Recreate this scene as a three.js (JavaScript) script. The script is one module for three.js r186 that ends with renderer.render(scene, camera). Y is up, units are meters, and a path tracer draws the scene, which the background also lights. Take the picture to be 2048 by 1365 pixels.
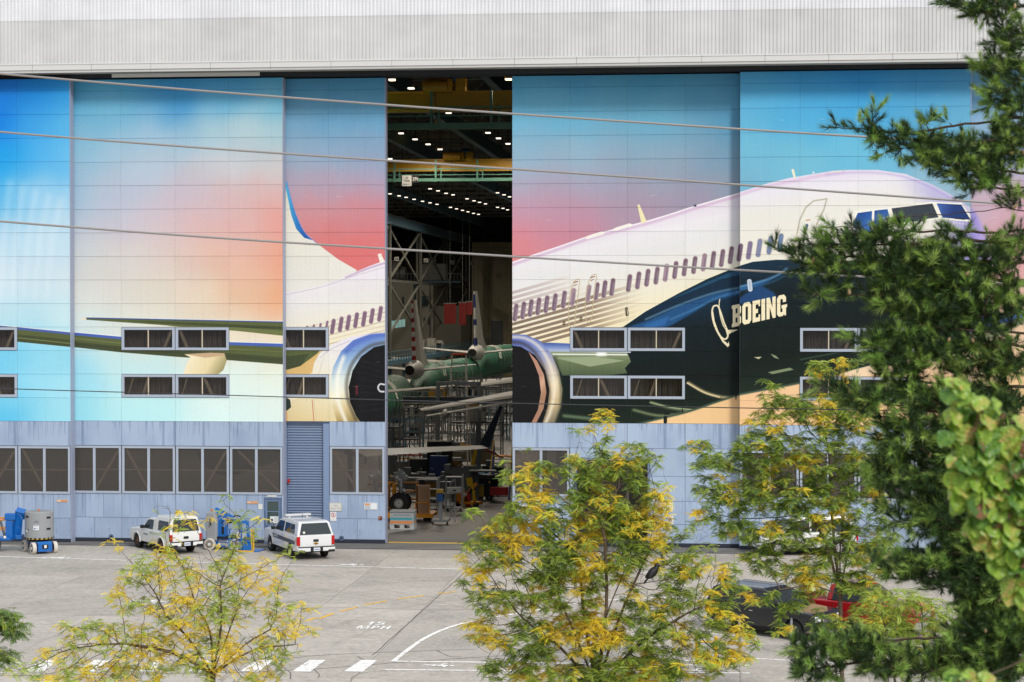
import * as THREE from 'three';
import { mergeGeometries } from 'three/addons/utils/BufferGeometryUtils.js';
import { RoundedBoxGeometry } from 'three/addons/geometries/RoundedBoxGeometry.js';
import { createNoise2D } from 'simplex-noise';

// ---------------------------------------------------------------- camera, sky, sun, exposure
const F = 4000, PSI = THREE.MathUtils.degToRad(6), PITCH = (682.5 - 615) / F;   // lens measured on the 2048 x 1365 photograph
const scene = new THREE.Scene();
const camera = new THREE.PerspectiveCamera(2 * Math.atan(682.5 / F) * 180 / Math.PI, 2048 / 1365, 0.5, 900);
camera.position.set(0, 12, 100);
camera.rotation.order = 'YXZ';
camera.rotation.set(-PITCH, PSI, 0);
camera.focus = 96; camera.userData.fStop = 6.3;
scene.add(camera);
const renderer = new THREE.WebGLRenderer({ antialias: true });
renderer.toneMapping = THREE.LinearToneMapping;
renderer.toneMappingExposure = 1.5;
renderer.shadowMap.enabled = true;

// bright overcast: a cloud layer, a little brighter overhead and round the veiled sun
const SUN = new THREE.Vector3(0.5, 0.62, 0.66).normalize();
{
  const W = 256, H = 128, d = new Float32Array(W * H * 4), n2 = createNoise2D(() => 0.37);
  for (let j = 0; j < H; j++) for (let i = 0; i < W; i++) {
    const el = ((j + 0.5) / H - 0.5) * Math.PI, az = ((i + 0.5) / W - 0.5) * 2 * Math.PI, s = Math.max(0, Math.sin(el));
    const x = Math.cos(az) * Math.cos(el), y = Math.sin(el), z = Math.sin(az) * Math.cos(el);
    const near = Math.max(0, x * SUN.x + y * SUN.y + z * SUN.z);
    const c = 0.06 * n2(x * 2.2 + 5, z * 2.2) + 0.04 * n2(x * 6, z * 6 + 3);
    const L = (1 + 2 * s) / 2.6 * (1 + c) + 0.35 * Math.pow(near, 6);
    const o = (j * W + i) * 4;
    d[o] = L * 0.97; d[o + 1] = L * 1.0; d[o + 2] = L * 1.05; d[o + 3] = 1;
  }
  const sky = new THREE.DataTexture(d, W, H, THREE.RGBAFormat, THREE.FloatType);
  sky.mapping = THREE.EquirectangularReflectionMapping; sky.magFilter = THREE.LinearFilter; sky.needsUpdate = true;
  scene.background = sky; scene.environment = sky;
  scene.environmentIntensity = 0.62; scene.backgroundIntensity = 0.62;
}
const sun = new THREE.DirectionalLight(0xfffaf2, 1.5);
sun.position.copy(SUN).multiplyScalar(150).add(new THREE.Vector3(-10, 0, 30));
sun.target.position.set(-10, 0, 30);
sun.castShadow = true; sun.shadow.radius = 22; sun.shadow.mapSize.set(4096, 4096);
Object.assign(sun.shadow.camera, { left: -70, right: 70, top: 70, bottom: -70, near: 1, far: 320 });
scene.add(sun, sun.target);

// ---------------------------------------------------------------- helpers
let seed = 7;
const rnd = (a = 0, b = 1) => { seed = (seed * 1664525 + 1013904223) >>> 0; return a + (b - a) * seed / 4294967296; };
const reseed = (n) => { seed = n; };
const noise = createNoise2D(() => 0.618), noiseB = createNoise2D(() => 0.271);
const V = (x, y, z) => new THREE.Vector3(x, y, z);
const rot = new THREE.Matrix4().makeRotationFromEuler(camera.rotation);
// survey of the photograph: the place in the world of a photographed point that lies at a known z (pt) or on level ground (gd)
const ray = (u, v) => V((u - 1024) / F, (682.5 - v) / F, -1).applyMatrix4(rot);
const pt = (u, v, z) => { const r = ray(u, v), t = (z - 100) / r.z; return V(r.x * t, 12 + r.y * t, z); };
const gd = (u, v, y = 0) => { const r = ray(u, v), t = (y - 12) / r.y; return V(r.x * t, y, 100 + r.z * t); };
const X = (u, z = 0) => pt(u, 615, z).x, Y = (v, u = 1024, z = 0) => pt(u, v, z).y;
const lerp = (a, b, t) => a + (b - a) * t, clamp = (x, a = 0, b = 1) => Math.min(b, Math.max(a, x));
const col = (hex, k = 1) => new THREE.Color(hex).multiplyScalar(k);
const std = (c, roughness = 0.7, more = {}) => new THREE.MeshStandardMaterial({ color: c, roughness, ...more });
const phy = (c, roughness, more = {}) => new THREE.MeshPhysicalMaterial({ color: c, roughness, ...more });

const box = (w, h, d, x = 0, y = 0, z = 0, ry = 0, rx = 0, rz = 0) => { const g = new THREE.BoxGeometry(w, h, d); if (rx) g.rotateX(rx); if (rz) g.rotateZ(rz); if (ry) g.rotateY(ry); return g.translate(x, y, z); };
const boxAB = (x0, x1, y0, y1, z0, z1) => box(x1 - x0, y1 - y0, z1 - z0, (x0 + x1) / 2, (y0 + y1) / 2, (z0 + z1) / 2);
const rbox = (w, h, d, r, x = 0, y = 0, z = 0, ry = 0) => { const g = new RoundedBoxGeometry(w, h, d, 2, r); if (ry) g.rotateY(ry); return g.translate(x, y, z); };
const along = (g, a, b) => { const q = new THREE.Quaternion().setFromUnitVectors(V(0, 1, 0), b.clone().sub(a).normalize()); return g.applyQuaternion(q).translate((a.x + b.x) / 2, (a.y + b.y) / 2, (a.z + b.z) / 2); };
const rod = (a, b, r, r2 = r, seg = 8) => along(new THREE.CylinderGeometry(r2, r, a.distanceTo(b), seg), a, b);
const beam = (a, b, w, d = w) => along(new THREE.BoxGeometry(w, a.distanceTo(b), d), a, b);
const cyl = (r, h, x, y, z, axis = 'y', seg = 20, r2 = r) => { const g = new THREE.CylinderGeometry(r2, r, h, seg); if (axis === 'x') g.rotateZ(Math.PI / 2); if (axis === 'z') g.rotateX(Math.PI / 2); return g.translate(x, y, z); };
const merge = (list) => {
  const a = [].concat(list).map((g) => { const n = g.index ? g.toNonIndexed() : g.clone(); for (const k of Object.keys(n.attributes)) if (!['position', 'normal', 'uv'].includes(k)) n.deleteAttribute(k); return n; });
  const m = a.length === 1 ? a[0] : mergeGeometries(a); m.clearGroups(); return m;
};
const taken = new Map();
const numbered = (n) => { const k = taken.get(n) ?? 0; taken.set(n, k + 1); return k ? n + '_' + String(k).padStart(3, '0') : n; };
function mesh(name, geos, mat, parent) {
  const m = new THREE.Mesh(Array.isArray(geos) ? merge(geos) : geos, mat);
  m.castShadow = m.receiveShadow = true;
  m.name = parent ? name : numbered(name);
  (parent ?? scene).add(m);
  return m;
}
const tag = (o, label, category, group) => { o.userData.label = label; if (category) o.userData.category = category; if (group) o.userData.group = group; return o; };
const kind = (o, k, label, category) => { o.userData.kind = k; if (label) tag(o, label, category); return o; };
function thing(name, label, category, group, at, turn = 0) {
  const g = new THREE.Group(); g.name = numbered(name); scene.add(g); if (at) g.position.copy(at); g.rotation.y = turn;
  return tag(g, label, category, group);
}
const copy = (o, label, at, turn) => { const c = o.clone(); c.name = numbered(o.name.replace(/_\d{3}$/, '')); c.userData = { ...o.userData, label }; if (at) c.position.copy(at); if (turn !== undefined) c.rotation.y = turn; scene.add(c); return c; };
function canvas(w, h) { const c = document.createElement('canvas'); c.width = w; c.height = h; return c; }
function canvasTex(c, srgb = true) { const t = new THREE.CanvasTexture(c); if (srgb) t.colorSpace = THREE.SRGBColorSpace; t.wrapS = t.wrapT = THREE.RepeatWrapping; t.magFilter = THREE.LinearFilter; t.anisotropy = 8; return t; }
// a seamless value-noise field of n x n, summed over octaves
function field(n, base, oct, seed0) {
  const out = new Float32Array(n * n); let amp = 1, tot = 0;
  for (let o = 0, p = base; o < oct; o++, p *= 2, amp *= 0.55) {
    tot += amp; const g = new Float32Array(p * p); reseed(seed0 + o * 977); for (let i = 0; i < g.length; i++) g[i] = rnd();
    for (let y = 0; y < n; y++) for (let x = 0; x < n; x++) {
      const fx = x / n * p, fy = y / n * p, x0 = fx | 0, y0 = fy | 0, tx = fx - x0, ty = fy - y0, sx = tx * tx * (3 - 2 * tx), sy = ty * ty * (3 - 2 * ty), x1 = (x0 + 1) % p, y1 = (y0 + 1) % p;
      out[y * n + x] += amp * lerp(lerp(g[y0 * p + x0], g[y0 * p + x1], sx), lerp(g[y1 * p + x0], g[y1 * p + x1], sx), sy);
    }
  }
  for (let i = 0; i < out.length; i++) out[i] /= tot;
  return out;
}
function fieldTex(f, n, paint, srgb = true) {   // paint(value, index) -> [r, g, b] 0..255
  const d = new Uint8Array(n * n * 4);
  for (let i = 0; i < n * n; i++) { const c = paint(f[i], i); d[i * 4] = c[0]; d[i * 4 + 1] = c[1]; d[i * 4 + 2] = c[2]; d[i * 4 + 3] = 255; }
  const t = new THREE.DataTexture(d, n, n); if (srgb) t.colorSpace = THREE.SRGBColorSpace; t.wrapS = t.wrapT = THREE.RepeatWrapping; t.magFilter = THREE.LinearFilter; t.needsUpdate = true; return t;
}
const uvXY = (g, sx = 1, sy = 1, ox = 0, oy = 0) => { const p = g.attributes.position, uv = g.attributes.uv; for (let i = 0; i < p.count; i++) uv.setXY(i, (p.getX(i) - ox) * sx, (p.getY(i) - oy) * sy); return g; };
const uvXZ = (g, s = 1) => { const p = g.attributes.position, uv = g.attributes.uv; for (let i = 0; i < p.count; i++) uv.setXY(i, p.getX(i) * s, p.getZ(i) * s); return g; };
// flat sheet on the ground from an outline of [x, z]
function sheet(points, y) {
  const s = new THREE.Shape(points.map(([x, z]) => new THREE.Vector2(x, -z)));
  return new THREE.ShapeGeometry(s).rotateX(-Math.PI / 2).translate(0, y, 0);
}
function ribbon(pts, w, y) {   // strip of width w along ground points
  const L = [], R = [];
  pts.forEach((p, i) => { const a = pts[Math.max(0, i - 1)], b = pts[Math.min(pts.length - 1, i + 1)], d = b.clone().sub(a).setY(0).normalize(); L.push([p.x - d.z * w / 2, p.z + d.x * w / 2]); R.push([p.x + d.z * w / 2, p.z - d.x * w / 2]); });
  return sheet([...L, ...R.reverse()], y);
}
const spline = (pts, n = 24) => new THREE.CatmullRomCurve3(pts).getPoints(n);

// ---------------------------------------------------------------- shared materials
const M = {
  steel: std(0x8a8d90, 0.45, { metalness: 0.7 }), darkSteel: std(0x2c2f33, 0.6, { metalness: 0.3 }), greySteel: std(0x6e7478, 0.55, { metalness: 0.4 }),
  white: std(0xe4e4e2, 0.5), rubber: std(0x1b1b1c, 0.85), black: std(0x121213, 0.6), chrome: std(0xd8d8da, 0.18, { metalness: 1 }),
  orange: std(0xee9a16, 0.5), yellow: std(0xdcb018, 0.55), green: std(0x4f7f6c, 0.6), blueSteel: std(0x3b5a68, 0.6), beige: std(0xb5ad93, 0.8),
  red: std(0xa8201c, 0.6), paper: std(0xe9e7df, 0.8), blue: std(0x1d5fae, 0.5), navy: std(0x20306a, 0.6),
};
// ---------------------------------------------------------------- ground and pavement
{
  const n = 1024, fa = field(n, 6, 7, 11), fb = field(n, 96, 4, 71), fc = field(n, 3, 3, 401);
  const map = fieldTex(fa, n, (v, i) => {
    const k = 1 + (v - 0.5) * 0.20 + (fb[i] - 0.5) * 0.26 + (fc[i] - 0.5) * 0.12 - (fb[i] > 0.66 && v > 0.52 ? 0.10 : 0);
    return [178 * k, 172 * k, 164 * k].map((c) => clamp(c, 0, 255));
  });
  map.repeat.set(1 / 19, 1 / 19);
  const bump = fieldTex(fb, n, (v) => [v * 255, v * 255, v * 255], false); bump.repeat.set(1 / 6, 1 / 6);
  const g = uvXZ(new THREE.PlaneGeometry(900, 900).rotateX(-Math.PI / 2).translate(0, 0, 120));
  kind(mesh('ground', g, new THREE.MeshStandardMaterial({ map, bumpMap: bump, bumpScale: 0.004, roughness: 0.92 })), 'structure', 'worn grey concrete apron in front of the hangar doors', 'ground');
  M.groundMap = map;
}
// bands of newer or older concrete let into the apron
{
  const t2 = M.groundMap.clone(); t2.repeat.set(1 / 13, 1 / 13); t2.offset.set(0.37, 0.11);
  const pave = new THREE.Group(); pave.name = 'pavement'; scene.add(pave); kind(pave, 'structure', 'bands of darker and paler concrete paving let into the apron', 'pavement');
  // concrete bays about four metres square, laid square to the doors, with open joints over a darker bed
  mesh('joint_bed', uvXZ(sheet([[-62, 2.4], [-62, 52], [30, 52], [30, 2.4]], 0.002)), std(0x77716a, 0.95), pave);
  const tones = [0.93, 0.97, 1.0, 1.02, 1.05, 0.95].map((k, i) => { const m = t2.clone(); m.offset.set(i * 0.17, i * 0.29); m.repeat.set(1 / (11 + i), 1 / (11 + i)); return new THREE.MeshStandardMaterial({ map: m, color: new THREE.Color(k, k * (i % 2 ? 0.995 : 1), k * (i % 2 ? 0.985 : 1)), roughness: 0.92 }); });
  const xs = []; for (let x = -61.5; x <= 29; x += 4.14) xs.push(x); const zs = [2.45, 5.4, 9.6, 13.6, 17.5, 20.5, 24.6, 28.6, 32.4, 36.5, 42, 51];
  reseed(64); let last = 2; for (let j = 0; j + 1 < zs.length; j++) { const rowTone = Math.floor(rnd(0, 6)); for (let i = 0; i + 1 < xs.length; i++) { const k = rnd() < 0.6 ? rowTone : Math.floor(rnd(0, 6)); mesh('paving_slab', uvXZ(boxAB(xs[i] + 0.011, xs[i + 1] - 0.011, 0.0, 0.008, zs[j] + 0.011, zs[j + 1] - 0.011)), tones[k], pave); } }
  // tar-filled joints and cracks
  const tar = std(0x5b5753, 0.9), P = (list) => list.map(([u, v]) => gd(u, v));
  const lines = [
    [0.05, [[560, 1219], [700, 1217], [860, 1221], [960, 1220]]], [0.06, [[745, 1312], [848, 1220], [930, 1145], [985, 1094]]],
    [0.09, [[-200, 1356], [560, 1343], [860, 1322], [1260, 1298]]], [0.07, [[560, 1320], [640, 1312], [880, 1302], [950, 1300]]],
    [0.05, [[872, 1302], [905, 1315], [922, 1314]]], [0.05, [[520, 1322], [575, 1342], [581, 1360]]], [0.04, [[628, 1340], [638, 1352], [636, 1357]]], [0.04, [[715, 1314], [728, 1322]]],
    [0.035, [[1150, 1365], [1180, 1352], [1300, 1348]]], [0.03, [[700, 1365], [715, 1350], [790, 1340]]], [0.03, [[10, 1325], [40, 1342], [80, 1349], [140, 1347]]],
  ];
  const crack = new THREE.Group(); crack.name = 'pavement_joints'; scene.add(crack); kind(crack, 'structure', 'dark tar filled joints and cracks across the concrete', 'joints');
  reseed(5);
  for (const [w, l] of lines) { const c = spline(P(l), 40).map((p) => p.add(V(rnd(-0.02, 0.02), 0, rnd(-0.03, 0.03)))); mesh('tar_joint', ribbon(c, w * 0.72, 0.012), tar, crack); }
}
// rubber left by turning wheels
{
  const rubber = new THREE.MeshStandardMaterial({ color: 0x5f5b57, roughness: 0.9, transparent: true, opacity: 0.045 }), g = new THREE.Group(); g.name = 'tyre_marks'; scene.add(g); kind(g, 'structure', 'faint dark tyre marks curving over the apron', 'tyre marks');
  const G = (l) => l.map(([u, v]) => gd(u, v));
  [[[0, 1170], [300, 1160], [620, 1172], [900, 1210]], [[40, 1215], [300, 1190], [560, 1182], [820, 1205], [1000, 1250]], [[330, 1245], [560, 1200], [800, 1172], [1100, 1160]], [[100, 1132], [400, 1140], [700, 1150], [1050, 1152]], [[620, 1290], [760, 1240], [900, 1210], [1150, 1185]], [[-40, 1250], [180, 1225], [420, 1228], [640, 1262]]].forEach((l, i) => { const c = spline(G(l), 40); for (const o of [-0.8, 0.8]) mesh('tyre_mark', ribbon(c.map((p, k) => { const d = c[Math.min(40, k + 1)].clone().sub(c[Math.max(0, k - 1)]).normalize(); return V(p.x - d.z * o, 0, p.z + d.x * o); }), 0.2 + 0.08 * (i % 3), 0.0145 + i * 0.0002), rubber, g); });
}
// painted markings
{
  const n = 512, f = field(n, 24, 4, 91);
  const worn = fieldTex(f, n, (v) => { const k = v > 0.66 ? 0.78 : v > 0.6 ? 0.9 : 1; return [242 * k, 241 * k, 238 * k]; }); worn.repeat.set(0.4, 0.4);
  const wornY = fieldTex(f, n, (v) => { const k = v > 0.64 ? 0.82 : 1; return [238 * k, 190 * k, 62 * k]; }); wornY.repeat.set(0.4, 0.4);
  const white = new THREE.MeshStandardMaterial({ map: worn, roughness: 0.8 }), yellow = new THREE.MeshStandardMaterial({ map: wornY, roughness: 0.8 });
  const mk = new THREE.Group(); mk.name = 'pavement_markings'; scene.add(mk); kind(mk, 'structure', 'white and yellow road paint on the concrete apron', 'markings');
  const put = (name, g, m = white) => mesh(name, uvXZ(g), m, mk);
  const G = (l) => l.map(([u, v]) => gd(u, v));
  put('lane_line', ribbon(G([[-150, 1110], [340, 1124.5], [920, 1140], [1300, 1146]]), 0.17, 0.017));
  put('lane_line', ribbon(G([[780, 1324], [1100, 1328], [1500, 1333]]), 0.17, 0.017));
  put('lane_line', ribbon(G([[770, 1341], [1100, 1344], [1500, 1348]]), 0.15, 0.017));
  put('lane_line', ribbon(spline(G([[786, 1325], [815, 1302], [850, 1278], [900, 1256], [955, 1242], [1040, 1228], [1180, 1205], [1320, 1197], [1450, 1195]]), 60), 0.17, 0.021));
  put('lane_line', ribbon(G([[-60, 1326], [63, 1328.5]]), 0.14, 0.017));
  put('lane_line', ribbon(G([[-60, 1346], [22, 1347.5]]), 0.14, 0.017));
  put('lane_line', ribbon(G([[1330, 1325], [1500, 1318], [1700, 1330]]), 0.14, 0.017));
  put('lane_line', ribbon(G([[1200, 1255], [1330, 1262], [1500, 1275]]), 0.14, 0.017));
  for (const x of [-20, 82, 186, 300, 411, 513, 617, 721]) {
    const q = [[x + 2, 1322], [x + 34, 1322], [x + 4, 1345.5], [x - 34, 1345]].map(([u, v]) => { const p = gd(u, v); return [p.x, p.z]; });
    put('crosswalk_bar', sheet(q, 0.021));
  }
  for (const [a, b] of [[[614, 1243], [632, 1237]], [[638, 1239], [667, 1228]], [[679, 1224.5], [715, 1215.5]], [[728, 1211.5], [773, 1203.5]], [[795, 1199.5], [848, 1192.5]], [[876, 1189], [912, 1184.5]], [[960, 1178], [1010, 1173]], [[1100, 1168], [1170, 1163]]]) put('lane_dash', ribbon(G([a, b]), 0.15, 0.017), yellow);
  put('kerb_line', ribbon(G([[1398, 1284], [1500, 1290]]), 0.35, 0.017), yellow);
  // walking-man stencils, lying on their side as seen from here
  const man = (u, v, w, flip = 1) => {
    const c = gd(u, v), s = w, f = (x, z) => [c.x + x * s * flip, c.z + z * s * 1.15];
    const shapes = [[[-1, -.18], [-.45, -.22], [-.1, -.2], [.35, -.2], [.45, .1], [.1, .16], [-.2, .1], [-.55, .3], [-1.1, .42], [-1.12, .3], [-.6, .16], [-.35, 0], [-1, -.08]],
      [[-.05, -.2], [.1, -.5], [.3, -.62], [.33, -.5], [.15, -.36], [.12, -.2]], [[.1, .14], [.3, .46], [.42, .44], [.24, .1]]];
    const gs = shapes.map((sh) => sheet((flip > 0 ? sh : sh.slice().reverse()).map(([x, z]) => f(x, z)), 0.021));
    const head = new THREE.CircleGeometry(0.15 * s, 16).rotateX(-Math.PI / 2).translate(c.x + 0.66 * s * flip, 0.021, c.z);
    put('walking_stencil', merge([...gs, head]));
  };
  man(115, 1117, 0.82); man(700, 1131, 0.82); man(300, 1204, 0.8); man(880, 1333, 0.62); man(1390, 1343, 0.6); man(430, 1314, 1.0);
}
// speed lettering on the apron
const { FontLoader } = await import('three/addons/loaders/FontLoader.js');
const font = await new FontLoader().loadAsync('fonts/droid/droid_sans_bold.typeface.json');
function flatText(text, width, height) {   // glyph outlines in the xy plane, fitted to width x height
  const g = new THREE.ShapeGeometry(font.generateShapes(text, 1)); g.computeBoundingBox(); const b = g.boundingBox;
  return g.translate(-b.min.x, -b.min.y, 0).scale(width / (b.max.x - b.min.x), height / (b.max.y - b.min.y), 1);
}
{
  const mk = scene.getObjectByName('pavement_markings'), white = mk.children[0].material;
  for (const [t, u0, u1, v0, v1] of [['15', 729, 767, 1245, 1251.2], ['MPH', 711, 777, 1252.6, 1259]]) {
    const a = gd(u0, v1), b = gd(u1, v1), c = gd(u0, v0);
    mesh('speed_lettering', flatText(t, a.distanceTo(b), a.z - c.z).rotateX(-Math.PI / 2).rotateY(-0.02).translate(a.x, 0.021, a.z), white, mk);
  }
}
// ---------------------------------------------------------------- hangar shell
const ZT = 0.65, TOP = 23.6, MUR = 6.2, ROW = 1.2;   // track spacing, door height, foot of the mural, panel row
const LEFT = -62, RIGHT = 27, BACK = -236;
const hangar = thing('hangar', 'huge aircraft hangar with pale corrugated metal fascia above its sliding doors', 'hangar');
{
  // corrugated fascia sheets, each a ribbed strip of its own
  const zf = 2.15, y0 = 24.25, y1 = 26.42, y2 = 30.5, pitch = 0.185, ribs = 5;
  const n = 512, f = field(n, 5, 6, 301), fs = field(n, 40, 3, 77);
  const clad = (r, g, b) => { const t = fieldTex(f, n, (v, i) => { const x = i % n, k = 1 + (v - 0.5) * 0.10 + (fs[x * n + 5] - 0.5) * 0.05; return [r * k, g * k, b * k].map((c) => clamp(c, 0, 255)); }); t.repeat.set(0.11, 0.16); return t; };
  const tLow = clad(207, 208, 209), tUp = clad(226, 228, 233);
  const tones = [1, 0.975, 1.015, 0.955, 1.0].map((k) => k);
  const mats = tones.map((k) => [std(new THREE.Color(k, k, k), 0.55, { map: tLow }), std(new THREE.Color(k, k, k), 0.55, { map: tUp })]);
  const rib = (x0, ya, yb, z) => {
    const pos = [], uv = [], idx = []; let prev = null;
    const prof = [[0, 0], [0.28, 0], [0.4, 0.038], [0.75, 0.038], [0.87, 0]];
    const pts = []; for (let r = 0; r < ribs; r++) for (const [a, b] of prof) pts.push([x0 + (r + a) * pitch, z + b]); pts.push([x0 + ribs * pitch, z]);
    const P = []; for (let i = 0; i + 1 < pts.length; i++) { const [xa, za] = pts[i], [xb, zb] = pts[i + 1]; P.push([xa, ya, za], [xb, ya, zb], [xb, yb, zb], [xa, ya, za], [xb, yb, zb], [xa, yb, za]); }
    for (const p of P) { pos.push(...p); uv.push(p[0], p[1]); }
    const g = new THREE.BufferGeometry(); g.setAttribute('position', new THREE.Float32BufferAttribute(pos, 3)); g.setAttribute('uv', new THREE.Float32BufferAttribute(uv, 2)); g.computeVertexNormals(); return g;
  };
  reseed(21);
  for (let x = LEFT; x < RIGHT; x += ribs * pitch) {
    const m = mats[Math.floor(rnd(0, 5))];
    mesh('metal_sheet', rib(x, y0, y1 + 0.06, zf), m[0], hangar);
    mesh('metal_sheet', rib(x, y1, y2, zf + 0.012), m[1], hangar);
  }
  const trim = std(0xd4d5d5, 0.5), flash = [];
  const backing = std(0x77777a, 0.8);
  mesh('fascia_backing', boxAB(LEFT, RIGHT, 23.9, y2, zf - 0.12, zf - 0.06), backing, hangar);
  reseed(3);
  for (let x = LEFT; x < RIGHT; x += 3.05) {
    mesh('flashing', [boxAB(x + 0.008, x + 3.042, 23.93, 24.27, zf + 0.02, zf + 0.075), boxAB(x + 0.008, x + 3.042, 24.20, 24.235, zf + 0.075, zf + 0.10)], trim, hangar);
    mesh('drip_edge', boxAB(x + 0.006, x + 3.044, 23.80, 23.925, zf - 0.08, zf + 0.03), std(0xc4c4c2, 0.5), hangar);
  }
  // ribbed soffit between fascia and door heads
  const sof = []; for (let z = 0.75; z < zf - 0.15; z += 0.16) sof.push(boxAB(LEFT, RIGHT, 23.86, 23.92, z, z + 0.10));
  mesh('soffit', [boxAB(LEFT, RIGHT, 23.9, 23.96, 0.0, zf - 0.06), ...sof], std(0xa9a8a2, 0.7), hangar);
  mesh('door_header', [boxAB(LEFT, RIGHT, 23.66, 23.9, -0.55, -0.40), boxAB(LEFT, RIGHT, 23.66, 23.86, 0.12, 0.3), boxAB(LEFT, RIGHT, 23.66, 23.86, 0.72, 0.9)], std(0x23272c, 0.8), hangar);
  mesh('track_cover', boxAB(X(225, 1.36), X(520, 1.36), 23.62, 23.80, 1.34, 1.40), std(0xcfcfca, 0.6), hangar);
  // shell: roof, walls; the interior is a closed hall open only at the doors
  const shell = std(0x3a3b3c, 0.9), wall = std(0x55554f, 0.9);
  mesh('roof', boxAB(LEFT, RIGHT, 30.0, 30.4, BACK, zf - 0.14), shell, hangar);
  mesh('front_gable', boxAB(LEFT, RIGHT, 23.92, 30.0, -0.6, -0.35), shell, hangar);
  mesh('side_wall', boxAB(LEFT - 0.4, LEFT, 0, 30.4, BACK, zf), wall, hangar);
  mesh('side_wall', boxAB(RIGHT, RIGHT + 0.4, 0, 30.4, BACK, zf), wall, hangar);
  mesh('front_wall', boxAB(LEFT, -45.3, 0, 23.9, -0.6, 1.3), std(0x8b9bb4, 0.7), hangar);
  mesh('back_wall', boxAB(LEFT, RIGHT, 0, 30, BACK - 0.4, BACK), std(0x2b2b29, 0.9), hangar);
}
// floor of the hall
{
  const n = 512, fa = field(n, 8, 5, 17);
  const t = fieldTex(fa, n, (v) => { const k = 1 + (v - 0.5) * 0.25; return [140 * k, 140 * k, 138 * k]; }); t.repeat.set(0.07, 0.07);
  const m = new THREE.MeshStandardMaterial({ map: t, roughness: 0.4 });
  kind(mesh('hangar_floor', uvXZ(sheet([[LEFT, BACK], [LEFT, -0.35], [RIGHT, -0.35], [RIGHT, BACK]], 0.006)), m), 'structure', 'smooth grey painted floor inside the open hangar', 'floor');
  const t2 = t.clone(); t2.offset.set(0.3, 0.6);
  const lane = new THREE.MeshStandardMaterial({ map: t2, color: new THREE.Color(0.22, 0.23, 0.25), roughness: 0.42 });
  const G = (l) => l.map(([u, v]) => { const p = gd(u, v); return [p.x, Math.min(p.z, -0.36)]; });
  const g = new THREE.Group(); g.name = 'floor_lane'; scene.add(g); kind(g, 'structure', 'dark grey floor lane with tan edge lines inside the hangar', 'floor lane');
  mesh('lane_sheet', uvXZ(sheet(G([[700, 1070], [775, 1068], [832, 1058], [915, 1048], [968, 1012], [1024, 965], [1100, 900], [1300, 905], [1400, 1086], [700, 1086]]), 0.010)), lane, g);
  const P = (l) => l.map(([u, v]) => gd(u, v)), tan = std(0xa59f88, 0.6);
  mesh('edge_line', ribbon(P([[775, 1068], [832, 1058.5], [915, 1048.5]]), 0.09, 0.014), tan, g);
  mesh('edge_line', ribbon(P([[915, 1048.5], [968, 1012], [1024, 968], [1060, 940]]), 0.12, 0.014), tan, g);
  mesh('edge_line', ribbon(P([[915, 1048.5], [1024, 1048.5], [1100, 1049]]), 0.07, 0.014), tan, g);
  mesh('edge_line', ribbon(P([[950, 916], [965, 905]]), 0.10, 0.014), tan, g);
}
// door tracks set in the ground
{
  const tr = new THREE.Group(); tr.name = 'door_tracks'; scene.add(tr); kind(tr, 'structure', 'steel door rails and threshold in front of the hangar doors', 'door tracks');
  mesh('track_bed', uvXZ(sheet([[LEFT, -0.36], [LEFT, 2.35], [RIGHT, 2.35], [RIGHT, -0.36]], 0.008)), std(0x6d6a66, 0.9), tr);
  for (const z of [-0.10, 0.42, 0.9, 1.38, 1.9]) { mesh('rail', boxAB(LEFT, RIGHT, 0, 0.028, z - 0.05, z + 0.05), std(0xa2a09c, 0.5, { metalness: 0.4 }), tr); mesh('rail_slot', boxAB(LEFT, RIGHT, 0, 0.014, z + 0.07, z + 0.18), std(0x26262a, 0.9), tr); }
  mesh('threshold_line', boxAB(X(776, -0.5), X(1024, -0.5), 0.008, 0.02, -0.75, -0.46), M.yellow, tr);
}
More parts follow.
